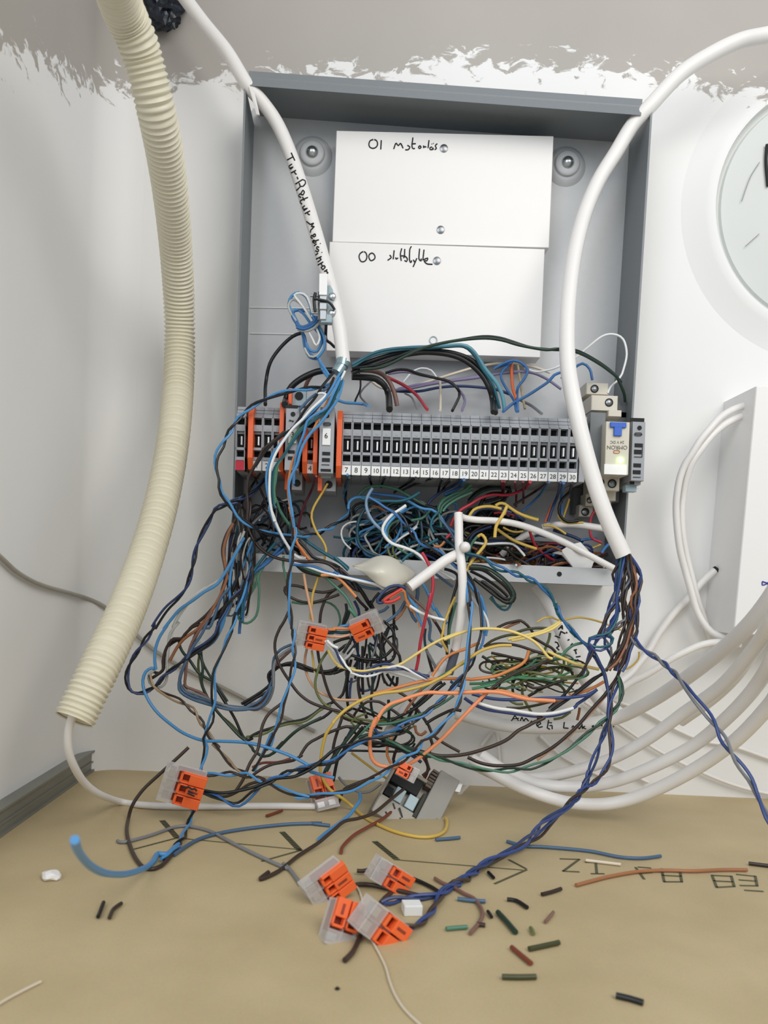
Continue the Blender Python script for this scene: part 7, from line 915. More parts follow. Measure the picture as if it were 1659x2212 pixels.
('w','Y',0.75,'thin straight yellow wire above the fallen relay',None,[(82.1,-57.3,-108.2),(92.3,-55,-115.7),(103.7,-52.6,-123.7),(118,-49.9,-131.4),(131.7,-47.6,-138.1)]),
('w','Y',0.60,'very thin pale yellow wire arching up to the right bundle',None,[(190.6,-54.6,-23.9),(194.5,-54.6,-21.2),(199.5,-54.6,-20.5),(204.7,-54.6,-22.3),(210.2,-54.6,-20.7),(216.8,-54.6,-19.8),(223.5,-54.6,-20.6),(230.7,-54.6,-22.3),(236.4,-54.6,-24.3),(241.7,-54.6,-26.1)]),
('w','Y',0.60,'very thin pale yellow wire bulging right of the right bundle',None,[(255.7,-49.1,-39.2),(255.7,-49.1,-43.3),(252.6,-49.1,-47.6),(248.1,-49.1,-50.4)]),
('w','OR',0.90,'orange brown wire rising through the olive tangle',None,[(127.7,-65.4,-58.4),(130,-65.1,-54.4),(133.7,-64.7,-48.7),(139,-64.2,-44.5),(145.9,-63.8,-41.8),(150.3,-63.5,-39.6),(149.2,-63.4,-40.1),(155.1,-63.4,-37.4)]),
('w','OR',1.00,'orange wire sweeping from the centre to the pale strand at right',None,[(93.4,-66.1,-70.4),(100.3,-66.1,-68.4),(109.1,-66.1,-65.5),(118.9,-66.1,-62.5),(128.7,-66.1,-60),(138.6,-66.1,-59.3),(150.5,-66.1,-59),(149.9,-66.1,-59.3),(158.8,-66.1,-57.9),(166.6,-66.1,-56),(174.4,-66.1,-52.2),(180.1,-66.1,-48.9),(182.9,-66.1,-45.3),(184.1,-66.1,-40.3)]),
('w','OP',1.15,'bright orange wire making the large hanging loop in the foreground',None,[(198.3,-77.6,-68.1),(189.9,-78.2,-67.9),(182.5,-78.8,-67.7),(175,-79.4,-66.3),(167.5,-80.1,-64.6),(160.6,-80.6,-64.1),(152.8,-81.3,-64.4),(143.1,-82.1,-65.2),(133.4,-82.9,-65.9),(141.6,-83.6,-65.3),(131.9,-84.5,-65.6),(123.7,-85.3,-65.6),(115.7,-86.1,-67.8),(109.1,-86.8,-70.4),(102.6,-87.4,-73),(98.4,-88,-76.7),(95.8,-88.5,-81.5),(93.6,-89,-85.8),(95.1,-89.6,-80.2),(92.3,-88.6,-88.4),(92.1,-87.7,-96.6),(93.5,-86.9,-103.9),(96.9,-86.3,-107.9),(102.5,-85.7,-109.2),(109,-85,-109.4),(116.1,-84.2,-106.8),(123.9,-83.1,-101.1),(134,-81.6,-92),(144.1,-79.9,-80.7),(151.9,-78.6,-72.1),(158.5,-77.6,-65)]),
('w','OR',0.90,'orange wire bunched over the navy strand',None,[(161.2,-71.6,-65.5),(168.1,-71.6,-64.2),(176.5,-71.6,-66.3),(184,-71.6,-67.9)]),
('w','OR',0.85,'short orange wire hooked at the fallen connector',None,[(105.6,-69.9,-94.1),(103.2,-69.9,-100.2),(103.2,-69.9,-106.2),(105.7,-69.9,-110.7)]),
('w','BO',0.85,'brown orange wire curled in the centre right',None,[(118.9,-68,-87.9),(119.8,-68,-91.8),(122.8,-68,-93.3),(125.7,-68,-90.9)]),
('w','BO',0.80,'thin orange brown wire slanting under the white clamp',None,[(121.9,-67.3,-65.9),(118.2,-67.3,-71.6),(114.1,-67.3,-77.3),(112.3,-67.3,-80.9)]),
('w','G',0.85,'green wire sweeping under the white clamp to the centre',None,[(146.7,-61.3,-50),(138.8,-62.2,-54.8),(131,-63.2,-60),(121.7,-64.4,-66.8),(114.4,-65.4,-72.1),(106.6,-66.3,-76.3),(100.8,-67.1,-80.4),(94.2,-68,-86.6),(85.8,-69.3,-95.1),(78.9,-69.3,-102.1)]),
('w','G',0.85,'green wire low across the white clamp',None,[(140.8,-68.7,-68.9),(133.1,-68.7,-74.7),(124.5,-68.7,-79.6),(114.8,-68.7,-83.5),(105,-68.7,-87),(95.2,-68.7,-87.9)]),
('w','K',0.90,'black wire slanting up across the white clamp, upper',None,[(113.8,-63.5,-88),(116,-63.5,-81.8),(119.7,-63.5,-75.6),(125,-63.5,-70.3),(130.6,-63.5,-64),(134,-63.5,-61.9)]),
('w','K',0.90,'black wire slanting up across the white clamp, lower',None,[(104.6,-66.1,-85.9),(111.4,-66.1,-82.1),(118.6,-66.1,-77.8),(125.3,-66.1,-72),(131.5,-66.1,-65.7),(135.7,-66.1,-62)]),
('w','DN',0.90,'brown wire slanting down right across the white clamp',None,[(108.5,-61.7,-69.3),(113.6,-62.1,-72.1),(117.8,-62.4,-76.4),(122.1,-62.8,-81.6),(127.4,-63.3,-88.4),(130.2,-63.7,-93.8),(137.1,-63.7,-98.5),(146.6,-63.7,-103.2)]),
('w','K',0.95,'black wire running right from the clamp to the marker strokes',None,[(124.9,-68.3,-86.6),(130.1,-68.3,-82.9),(135.9,-68.3,-79.6),(140.8,-68.3,-77.4),(145.7,-68.3,-77.7)]),
('w','K',0.90,'black wire standing in the centre below the clamp',None,[(102.7,-61.6,-74.2),(103.3,-61.6,-80.2),(103.4,-61.6,-88.3)]),
('w','NB',0.85,'navy wire across the white clamp',None,[(138.6,-66.6,-60.8),(141.7,-66.6,-62.6),(145.2,-66.6,-63.5)]),
('w','DO',0.85,'dark olive wire topping the left of the olive tangle',None,[(158.3,-59.8,-40),(162.6,-59.8,-36.3),(168.5,-59.8,-33.5),(174.4,-59.8,-31.9),(180.5,-59.8,-31.4)]),
('w','BR',0.85,'brown wire dropping right from the top of the olive tangle',None,[(185.1,-57,-32.4),(189.8,-57,-33.9),(195.5,-57,-36.9),(199.7,-57,-38.8),(202.4,-57,-41.4)]),
('w','BR',0.85,'brown wire crossing the olive tangle just under the yellow arch',None,[(157.9,-65,-39.6),(163.8,-65,-37.6),(171.2,-65,-37.2),(178.8,-65,-38.1),(186.4,-65,-40.3),(192.9,-65,-41.9),(199,-65,-43.2)]),
('w','BR',0.85,'brown wire bending down at the right of the olive tangle',None,[(163.8,-55.3,-43.7),(171,-55.3,-44.8),(178.7,-55.3,-46.3),(186.4,-55.3,-47.4),(194.1,-55.3,-47.8),(201.7,-55.3,-48.2),(208.4,-55.3,-49.5),(212.1,-55.3,-51.6),(214.1,-55.3,-54.8)]),
('w','BR',0.85,'brown wire peaking above the yellow arch',None,[(167.2,-51.3,-28.5),(172.7,-51.3,-25.6),(178.2,-51.3,-24.1),(181.3,-51.3,-23.5),(185.5,-51.3,-26.1),(189.3,-51.3,-30.5)]),
('w','BO',0.85,'orange brown wire peaking above the yellow arch',None,[(170.1,-50.2,-29.9),(175,-50.2,-27.1),(181,-50.2,-24.3)]),
('w','DO',0.85,'dark olive wire level above the yellow arch',None,[(177.6,-56.4,-30.7),(184.1,-56.4,-28.4),(191.1,-56.4,-27.3),(198.7,-56.4,-27.2)]),
('w','G',0.85,'green wire slanting down the whole olive tangle',None,[(217.3,-61.9,-34.5),(211.4,-61.9,-36.3),(207.1,-61.9,-40),(203.8,-61.9,-43.7),(197.4,-61.9,-45.8),(189.1,-61.9,-49.4),(177.9,-61.9,-55),(168.1,-61.9,-59.5),(157.2,-61.9,-63)]),
('w','MG',0.85,'bright green wire in the lower left of the olive tangle',None,[(185.3,-62.7,-55.6),(177.8,-62.7,-57.4),(168,-62.7,-60.9),(157.1,-62.7,-63.9),(152.2,-62.7,-65.2)]),
('w','MG',0.85,'second bright green wire in the lower left of the olive tangle',None,[(180.9,-59.4,-55.6),(171,-59.4,-58.6),(161.1,-59.4,-61.6),(151,-59.4,-62.6)]),
('w','OL',0.85,'olive wire level through the olive tangle to the right bundle',None,[(219.6,-58,-54.2),(209.1,-58,-56),(199,-58,-56),(192.3,-58,-54.8),(186.9,-58,-57),(181.5,-58,-60.8),(174.6,-58,-64.2),(169.1,-58,-65.5)]),
('w','DO',0.85,'dark olive wire hooked down at the lower right of the olive tangle',None,[(183.2,-56.2,-57.4),(190.9,-56.2,-58.6),(199.2,-56.2,-60.3),(205.3,-56.2,-61),(209,-56.2,-63.9),(209.8,-56.2,-67.9)]),
('w','BR',0.85,'brown wire sagging low in the olive tangle',None,[(185.6,-58.2,-61.6),(189.7,-58.2,-63.5),(195.8,-58.2,-62.7),(202.7,-58.2,-59.8),(207.7,-58.2,-58.1)]),
('w','BR',0.85,'brown wire hooked upright low in the olive tangle',None,[(178.4,-55.3,-68),(177.8,-55.3,-62.4),(179.4,-55.3,-58.7),(182.9,-55.3,-57.5)]),
('w','K',0.85,'black wire slanting from the right bundle across the navy strand',None,[(219,-59.6,-51.3),(213.5,-59.6,-59.7),(208.8,-59.6,-66),(203.5,-59.6,-71.3),(199.7,-59.6,-75.5)]),
('w','OL',0.85,'olive wire hanging below the olive tangle',None,[(182.3,-52.8,-55.3),(184.2,-52.8,-61.4),(184.5,-52.8,-67.5),(186.9,-52.8,-73.1),(190.8,-52.8,-79.1)]),
('w','OL',0.85,'olive wire in a small loop mid tangle',None,[(187.6,-51.9,-46.9),(187,-51.9,-44.4),(189.4,-51.9,-42.5),(194,-51.9,-42),(192.2,-51.9,-46.7),(189.8,-51.9,-49.9)]),
('w','OL',0.85,'olive wire curving down the right side of the olive tangle',None,[(207.8,-54,-42.7),(208.7,-54,-48.3),(207.5,-54,-53.5),(202.7,-54,-58.8),(195.3,-54,-64.8),(187.9,-54,-69.3)]),
('w','DO',0.85,'dark olive wire curled through the right of the olive tangle',None,[(214.6,-54,-53.7),(207.3,-54,-50.9),(199.7,-54,-51.3),(192.2,-54,-54.2),(187.2,-54,-57),(182.2,-54,-57.7)]),
('w','OL',0.85,'olive wire climbing up the right of the olive tangle',None,[(172.5,-48.4,-49),(180.2,-48.4,-49.2),(186.9,-48.4,-48.8),(193,-48.4,-47),(196.5,-48.4,-43.7),(200,-48.4,-34.3),(200.3,-48.4,-30.2)]),
('w','DG',0.85,'dark green wire in the left of the olive tangle',None,[(158.1,-57,-45.8),(163.8,-57,-49.1),(169.1,-57,-52.4),(173.2,-57,-53.7)]),
('w','BR',0.85,'short brown wire in the left of the olive tangle',None,[(164.7,-53.2,-53),(168.8,-53.2,-54.3),(173,-53.2,-55.2)]),
('w','DG',0.85,'short dark green wire in the left of the olive tangle',None,[(167.4,-53.7,-48.7),(171.7,-53.7,-52.6),(174.9,-53.7,-54)]),
('w','DG',0.85,'short dark green wire standing mid tangle',None,[(177.6,-48.2,-46.7),(178.3,-48.2,-50.3),(178,-48.2,-53.4)]),
('w','K',0.85,'black wire rising low across the olive tangle',None,[(187.5,-55.9,-69),(193.9,-55.9,-64.6),(200.3,-55.9,-61.8),(206.3,-55.9,-58.9)]),
('w','DN',0.85,'brown wire slanting up over the bright green ones',None,[(156.5,-69.6,-71.5),(160.6,-69.6,-65.8),(165.3,-69.6,-61.1),(171.9,-69.6,-56.4),(178.6,-69.6,-52.6),(186.4,-69.6,-49.8),(193.1,-69.6,-46.5),(197.5,-69.6,-44.8)]),
('w','OL',0.85,'olive wire bent over the right of the olive tangle',None,[(190.9,-50.3,-53.6),(198,-50.3,-51.8),(204.3,-50.3,-53),(208.6,-50.3,-55.9),(209.9,-50.3,-61)]),
('w','Y',0.80,'short yellow olive wire in the right of the olive tangle',None,[(191.3,-52.6,-50.8),(197.4,-52.6,-51),(201.6,-52.6,-52.9)]),
('w','OL',0.85,'olive wire curled just under the navy strand',None,[(184.9,-54.9,-73.9),(180.9,-54.9,-74.1),(176.7,-54.9,-72.2)]),
('w','DO',0.85,'dark olive wire level under the navy strand',None,[(173.8,-60.4,-76.1),(181.9,-60.4,-75.7),(190.9,-60.4,-73.8),(198.8,-60.4,-71.4),(204.3,-60.4,-70.1)]),
('w','NB2',1.00,'navy strand arching above the white wire at lower right',None,[(150.9,-72.1,-66.9),(158.4,-71.9,-68.6),(166.4,-71.7,-69.5),(175.3,-71.4,-69.4),(184.2,-71.2,-68.7),(194.1,-70.9,-67.7),(204,-70.6,-67.1),(211.9,-70.4,-66.1),(204.4,-70.1,-67.3),(213.2,-70.1,-66),(220.1,-70.1,-64.4),(224.8,-70.1,-61.2)]),
('w','NB2',1.00,'navy strand sagging below the white wire at lower right',None,[(147.6,-65.2,-70.5),(152.8,-65.2,-73.8),(160.9,-65.2,-76.7),(170,-65.2,-77.8),(181,-65.2,-78.8),(191.1,-65.2,-79.5),(201.1,-65.2,-78.6),(208.4,-65.2,-76.3),(214.2,-65.2,-72.5),(214.9,-65.2,-71.1),(220.7,-65.2,-66.8),(225.4,-65.2,-62.6)]),
('w','W',1.05,'white wire resting along the lower navy strand',None,[(153.3,-75.8,-71.3),(159,-75.8,-72.9),(165.9,-75.8,-74.3),(173.8,-75.8,-74.9),(181.6,-75.8,-75.8),(189.5,-75.8,-76.5),(197.3,-75.8,-75.7),(204,-75.8,-74),(209.8,-75.8,-72)]),
('w','OR',0.95,'orange strand running beside the upper navy strand to the right bundle',None,[(185.5,-65.3,-69),(193,-65.3,-70.4),(200.5,-65.3,-69.6),(209.4,-65.3,-67.7),(211.6,-65.3,-65.7),(218.4,-65.3,-63.4),(225.2,-65.3,-60.1),(230,-65.3,-56.9)]),
('w','K',0.95,'black strand slanting up from the clamp side to the right bundle',None,[(199,-68,-75.4),(206.6,-68,-69.6),(213.2,-68,-64.3),(219.4,-68,-59),(225.5,-68,-53.8),(228.8,-68,-51.1)]),
('w','DN',0.95,'brown strand slanting up beside the black one to the right bundle',None,[(199.3,-59.1,-77.9),(206.6,-59.1,-71.9),(213.8,-59.1,-66.5),(220.1,-59.1,-60.6),(225.8,-59.1,-55.8),(231.2,-59.1,-53)]),
('w','GY',1.00,'grey strand slanting up under the navy strands',None,[(198.3,-61,-77.6),(203.1,-61,-72.8),(206.9,-61,-69.6),(209.8,-61,-67.9)]),
('w','OL',0.80,'olive wire end under the white wire at lower right',None,[(203.9,-56,-82.2),(208.9,-56,-81),(213.8,-56,-77.2)]),
('w','BO',0.85,'short orange brown wire end below the navy strands',None,[(219,-53.1,-82.6),(219.8,-53.1,-78.4),(220.1,-53.1,-74.8)]),
('w','DN',1.10,'thick dark brown strand sagging from the right bundle to the fallen relay',None,[(189.7,-72.7,-79.1),(193.3,-74.7,-78.9),(187.9,-75.6,-81.2),(182.9,-76.5,-84),(178,-77.3,-86.5),(170.8,-78.7,-92.3),(158.9,-78.7,-97.8),(147,-78.7,-101.6),(134.1,-78.7,-103),(124.3,-78.7,-101.4),(114.5,-78.7,-99.8),(106.2,-78.7,-96.5),(98,-78.7,-93.2)]),
('w','BR',1.00,'brown strand falling from the right bundle and sagging to the fallen relay',None,[(236.5,-73.9,-46.7),(234.8,-74.4,-52.6),(231.1,-74.9,-58.6),(227.3,-75.3,-64.1),(222.6,-75.9,-69.6),(218.4,-76.3,-74.7),(214.2,-76.8,-80.2),(208.5,-77.4,-86.2),(201.4,-78.1,-92.8),(194.3,-78.7,-97.9),(189.5,-79.1,-100.5),(179.4,-79.9,-105.6),(166.5,-79.9,-107),(156.8,-79.9,-105.8),(149.3,-79.9,-102.9)]),
('w','PE',0.80,'pale orange wire alongside the brown strand',None,[(229.5,-72.9,-63.8),(223.6,-72.9,-71.5),(220,-72.9,-76.1),(214.4,-72.9,-82.3),(209.9,-72.9,-88.5),(204.2,-72.9,-92.7),(200.5,-72.9,-96.4),(194.8,-72.9,-101.1),(191.1,-72.9,-104.2)]),
('p','DG/G',0.75,'twisted green pair falling from the right bundle and sagging to the fallen relay',None,[(234.2,-77.4,-51.8),(235.8,-77.8,-56),(236.6,-78.2,-61.8),(235.5,-78.6,-67.2),(233,-79,-71.6),(229.2,-79.4,-75.6),(225,-79.8,-79.2),(219.3,-80.3,-84.4),(212.7,-80.9,-90.2),(207,-81.5,-95.3),(200.8,-82,-99.3),(194.6,-82.5,-102.9),(188.8,-83,-105),(182.8,-83.4,-106.9),(169.2,-83.4,-108.9),(157.2,-83.4,-108.8),(145,-83.4,-106.3),(134.4,-83.4,-104),(122.3,-83.4,-101.3),(110.9,-83.4,-98.2),(101.1,-83.4,-94.6)]),
('p','NB2/DN',0.80,'twisted navy and brown pair forming the right strand of the long tail to the floor',None,[(235,-75.7,-55.4),(232.2,-77.6,-60.1),(230.1,-80.2,-66.7),(228.9,-83.3,-75),(228.5,-85.8,-81.3),(229,-88.6,-88.4),(228.3,-91.4,-95.5),(225.2,-94.2,-102.2),(220.5,-96.8,-107.5),(215.4,-99.2,-111.4),(209.3,-101.7,-114.5),(199.2,-110.7,-121.7),(189.5,-119.2,-127.6),(180,-127.7,-133.2),(168.8,-136.4,-136.6),(151.5,-155.8,-137.2),(134.4,-183,-137.2),(129.2,-187.6,-137.2),(123.8,-196.7,-137.2),(118.3,-214.4,-137.2),(113.2,-226.9,-137.2),(108.3,-233.9,-137.2),(104.5,-234.5,-137.2)]),
('w','K',0.90,'black wire from the long tail into the small clear connector',None,[(112.1,-182,-137.6),(116.2,-185.8,-137.9),(120.1,-191.2,-137.9),(122.8,-196.5,-137.9)]),
('w','DN',1.00,'brown wire curving left from the long tail between the floor connectors',None,[(121.4,-199.6,-137.8),(114.4,-201,-137.8),(106.7,-197.1,-137.8),(99.4,-193.8,-137.8),(93,-191,-137.8),(87.6,-190.9,-137.8),(83.3,-193.5,-137.8)]),
('w','DN',1.00,'short brown wire under the small clear connector',None,[(101.3,-199.1,-137.8),(98.5,-204.8,-137.8),(96.5,-210.2,-137.8)]),
('w','DN',1.00,'brown wire tail below the front floor connectors',None,[(87.8,-241.3,-137.8),(86.4,-249.6,-137.8),(84.7,-256.6,-137.8),(82.1,-262.4,-137.8)]),
('w','DN',1.00,'short brown wire stub left of the small clear connector',None,[(86.5,-176.7,-137),(89.3,-176.7,-137),(91.8,-176.7,-136.3)]),
('p','NB2/GY',0.85,'twisted navy and grey pair running off the lower right edge',None,[(238.2,-85.4,-28.3),(239.8,-89.5,-32.2),(243.3,-94.9,-35.9),(247.9,-101.4,-39.3),(251.4,-119.4,-46.5),(252.5,-137.4,-54.6),(257.2,-144.1,-62),(260.5,-149.8,-68.6),(262,-153.4,-73.2),(266.1,-157.4,-81.1),(271.5,-162.1,-89.6),(273.8,-165.4,-96.5),(275.4,-173.4,-104.7),(276.2,-177.4,-108.6)]),
('w','SB',0.95,'thin blue wire lying along the floor towards the fallen relay',None,[(0,-163.8,-137.9),(2.2,-154.3,-137.9),(6.8,-140,-137.9),(15.8,-128.4,-137.9),(31,-117.5,-137.9),(50.7,-107.8,-137.9),(67.3,-104.2,-137.9),(61.4,-104.9,-137.9),(71.9,-107.4,-137.9)]),
('w','LB',0.95,'light blue wire running down from the fallen relay to the floor',None,[(87.9,-80.1,-126.9),(88.3,-84.3,-129),(85.6,-91.3,-131.6),(82.6,-98.5,-134.1),(76.7,-109.2,-136.2),(71.1,-119.4,-137.5),(66.9,-131.8,-137.9)]),
('w','DN',0.95,'brown wire running from the fallen relay down left along the floor',None,[(112.9,-81.8,-122.7),(105.5,-91.2,-126.3),(96,-103.9,-130.7),(87.4,-113.8,-131.3),(79.7,-122.7,-130.7),(74.2,-131.2,-133.1),(67.3,-142.5,-136.1),(60.3,-153.5,-137.7),(57.5,-159.8,-137.9),(50.7,-179.5,-137.9),(43.8,-189.8,-137.9),(46.5,-180.8,-137.9)]),
('w','GY',0.85,'grey brown wire bent across the printed arrows on the floor',None,[(-31.7,-147,-138),(-28,-148.9,-138),(-18.4,-137.1,-138),(-9,-121.5,-138),(-1.3,-119.7,-138),(10.9,-126.7,-138),(24.7,-143.3,-138),(39.6,-160.1,-138),(55,-175.4,-138),(52.1,-168.7,-138),(57,-179.2,-138),(61.9,-193.5,-138)]),
('w','RB',0.90,'reddish wire lying on the floor under the fallen relay',None,[(120.2,-57.6,-131.4),(109.9,-76.7,-134.7),(101.6,-92.8,-136.9),(92.5,-109.5,-137.2),(85.3,-123.8,-137.3),(79.7,-140.4,-137.9),(78.8,-150.6,-137.9)]),
('w','GY',0.80,'dark wire from the back connector to the fallen relay',None,[(75.1,-64,-121.6),(79.3,-64,-126.1),(87.5,-64,-130.1),(94.2,-64,-129.5),(100.6,-64,-124.5)]),
('w','BR',0.85,'brown wire from the fallen relay past the back connector',None,[(74.7,-70.7,-138),(77,-68.4,-133.1),(78.8,-68.4,-127.7),(87.2,-68.4,-123.3),(96.3,-68.4,-119.5)]),
('w','DG',0.95,'dark green wire slanting from the centre knot down to the back connector',None,[(85.5,-73.8,-87.7),(79.4,-73.8,-96.5),(74.5,-73.8,-103.3),(70.8,-73.8,-110.1),(67.9,-73.8,-116.2)]),
('w','K',0.95,'black wire slanting from the centre knot down to the back connector',None,[(88.2,-70,-89.6),(83.3,-70,-96.4),(77.1,-70,-104.7),(74,-70,-110.2),(72,-70,-122.9)]),
('w','DT',0.95,'dark teal wire slanting from the centre knot down to the back connector',None,[(81.7,-66,-91.9),(77.5,-66,-100.2),(72.5,-66,-107.1),(67,-66,-117.4),(66.4,-66,-120.1)]),
('w','K',1.00,'black wire, first in the centre knot above the fallen relay',None,[(91.2,-73.4,-97.4),(96.4,-73.4,-97.8),(104.3,-73.4,-99.4),(115,-73.4,-102.2),(121.6,-73.4,-103.9)]),
('w','DG',1.00,'dark green wire in the centre knot above the fallen relay',None,[(85.9,-71.8,-96),(92.3,-71.8,-93.7),(99,-71.8,-96),(108.3,-71.8,-98.9),(118.3,-71.8,-101.1),(127,-71.8,-103.3)]),
('w','NB',1.00,'navy wire in the centre knot above the fallen relay',None,[(94.9,-69.2,-90.7),(100.5,-69.2,-97.1),(108.6,-69.2,-101.4),(118.1,-69.2,-105.7),(123.5,-69.2,-109.4)]),
('w','K',1.00,'black wire, lowest in the centre knot above the fallen relay',None,[(92.7,-68.8,-100.2),(101.9,-68.8,-99.1),(112.6,-68.8,-102.7),(120.8,-68.8,-107)]),
('w','RB',0.95,'reddish brown wire dropping into the fallen relay',None,[(124.6,-62.5,-106.8),(128.3,-62.5,-113.4),(126.7,-62.5,-120.3),(122.3,-62.5,-127.2)]),
('w','BR',0.95,'brown wire dropping into the fallen relay',None,[(126.8,-68.4,-93.4),(129.7,-68.4,-98.6),(126.2,-68.4,-107.5),(128.5,-68.4,-113.4),(124.7,-68.4,-117.6)]),
('w','BR',0.95,'second brown wire dropping into the fallen relay',None,[(109.1,-61.9,-103.6),(107.4,-61.9,-109.8),(109.7,-61.9,-116.4)]),
]:
    if kind == 'w':
        nm = 'wire_loop' if ' loop' in label or ' ring' in label else 'wire_end' if label.startswith('short') else 'wire'
        tag(MB().tube(pts, r, 8).build(nm, wm(col), smooth=True), label, 'wire', group)
    else:
        t = empty('twisted_pair', pts[0], label, 'wire pair')
        for c_, q in zip(col.split('/'), twist(pts, r, 34, len(label) % 7)):
            part(MB().tube(q, r, 7, smooth=False).build('strand', wm(c_), t, True), CNAME[c_]+' strand')

# the dark mass of wires heaped in the bottom of the box and behind the hanging strands: nobody could count it
def tangle(name, label, regions, seed):
    rg_ = random.Random(seed); keys = list(dict.fromkeys(c for rgn in regions for c in rgn[2])); b = MB(); idx = []
    for (x0, x1, y0, y1, z0, z1), cnt, cols, rr, lng, sx, sz in regions:
        for i in range(cnt):
            p = Vector((rg_.uniform(x0, x1), rg_.uniform(y0, y1), rg_.uniform(z0, z1))); a = rg_.uniform(-math.pi, math.pi); cur = rg_.gauss(0, .34); pts = [p]; mid_ = Vector(((x0+x1)/2, 0, (z0+z1)/2)); yv = rg_.gauss(0, .25)
            for k in range(rg_.randint(8, 13)):
                out_ = max(abs(p.x-mid_.x)/(x1-x0), abs(p.z-mid_.z)/(z1-z0))*2
                if out_ > .75:
                    want = math.atan2((mid_.z-p.z)/sz, (mid_.x-p.x)/sx); dlt = (want-a+math.pi) % math.tau-math.pi; a += max(-.75, min(.75, dlt*.6))
                p = p+Vector((math.cos(a)*sx, yv, math.sin(a)*sz))*lng*.5; a += cur; cur = cur*.92+rg_.gauss(0, .07)
                if not y0 < p.y < y1: yv = -yv; p.y = min(max(p.y, y0), y1)
                p.x = min(max(p.x, x0-1), x1+1); p.z = min(max(p.z, z0-.5), z1+2); pts.append(p.copy())
            f0 = len(b.f); b.tube(pts, rr*rg_.uniform(.8, 1.15), 6, step=3.); idx += [keys.index(rg_.choice(cols))]*(len(b.f)-f0)
    o = b.build(name, wm(keys[0]), smooth=True)
    for c in keys[1:]: o.data.materials.append(wm(c))
    o.data.polygons.foreach_set('material_index', idx)
    return tag(o, label, 'wires', kind='stuff')
tangle('wire_tangle', 'dark heap of tangled wires filling the bottom of the open box', [
  ((72, 146, -34, -4, 3, 44), 62, ['K', 'K', 'K', 'K', 'DG', 'DG', 'DT', 'NB', 'SB', 'T', 'LG'], .85, 13, 1, .8),
  ((80, 138, -24, -3, 3, 36), 60, ['K', 'K', 'K', 'K', 'DT', 'DG'], .95, 12, 1, .8),
  ((78, 140, -40, -14, 10, 46), 16, ['T', 'G', 'LB', 'LG', 'DT'], .75, 13, 1, .8),
  ((140, 242, -30, -4, 3, 24), 62, ['K', 'K', 'DN', 'BR', 'DN', 'NB', 'DG', 'BO'], .9, 13, 1.2, .5),
  ((150, 238, -36, -10, 3, 26), 14, ['NB2', 'Y', 'BO', 'W', 'DR'], .75, 12, 1.2, .5),
  ((146, 186, -24, -6, 26, 44), 16, ['K', 'K', 'DG'], 1.0, 9, 1, .7),
  ((8, 50, -36, -8, 6, 44), 20, ['K', 'DT', 'SB', 'BR', 'GY', 'K'], .75, 11, .7, 1)], 11)
oa, ob = Vector((163.16,-56.00,-40.76)), Vector((222.67,-56.00,-71.82))
tangle('wire_tangle', 'loose olive and green tangle of thin wires right of the middle white cable', [
  ((oa.x, ob.x-2, -64, -46, ob.z+4, oa.z-4), 18, ['OL', 'OL', 'LN', 'LN', 'G', 'BR', 'MG', 'Y'], .58, 11, 1.2, .45),
  ((oa.x-6, oa.x+30, -62, -46, ob.z+6, oa.z-2), 4, ['K', 'DO', 'BR', 'DG'], .7, 8, 1, .6)], 5)
ca, cb = Vector((73.75,-50.00,-17.11)), Vector((110.98,-50.00,-100.85))
tangle('wire_tangle', 'thick of dark wires hanging in the centre under the two upper lever connectors', [
  ((ca.x, cb.x, -56, -34, cb.z+30, ca.z-14), 8, ['K', 'K', 'BR', 'DG', 'NB', 'K', 'GY'], .75, 13, .5, 1.2),
  ((ca.x+4, cb.x+8, -70, -50, cb.z-4, cb.z+26), 7, ['K', 'DG', 'BR', 'OL', 'DN'], .8, 13, 1.1, .6)], 8)
la, lb = Vector((1.59,-50.00,39.74)), Vector((18.64,-50.00,-28.20))
tangle('wire_tangle', 'thin wires bunched in the left fan spilling over the box rim', [
  ((la.x, lb.x, -56, -44, lb.z, la.z), 13, ['K', 'SB', 'GY', 'BR', 'LG', 'LG', 'BR'], .6, 17, .22, 1.25)], 21)
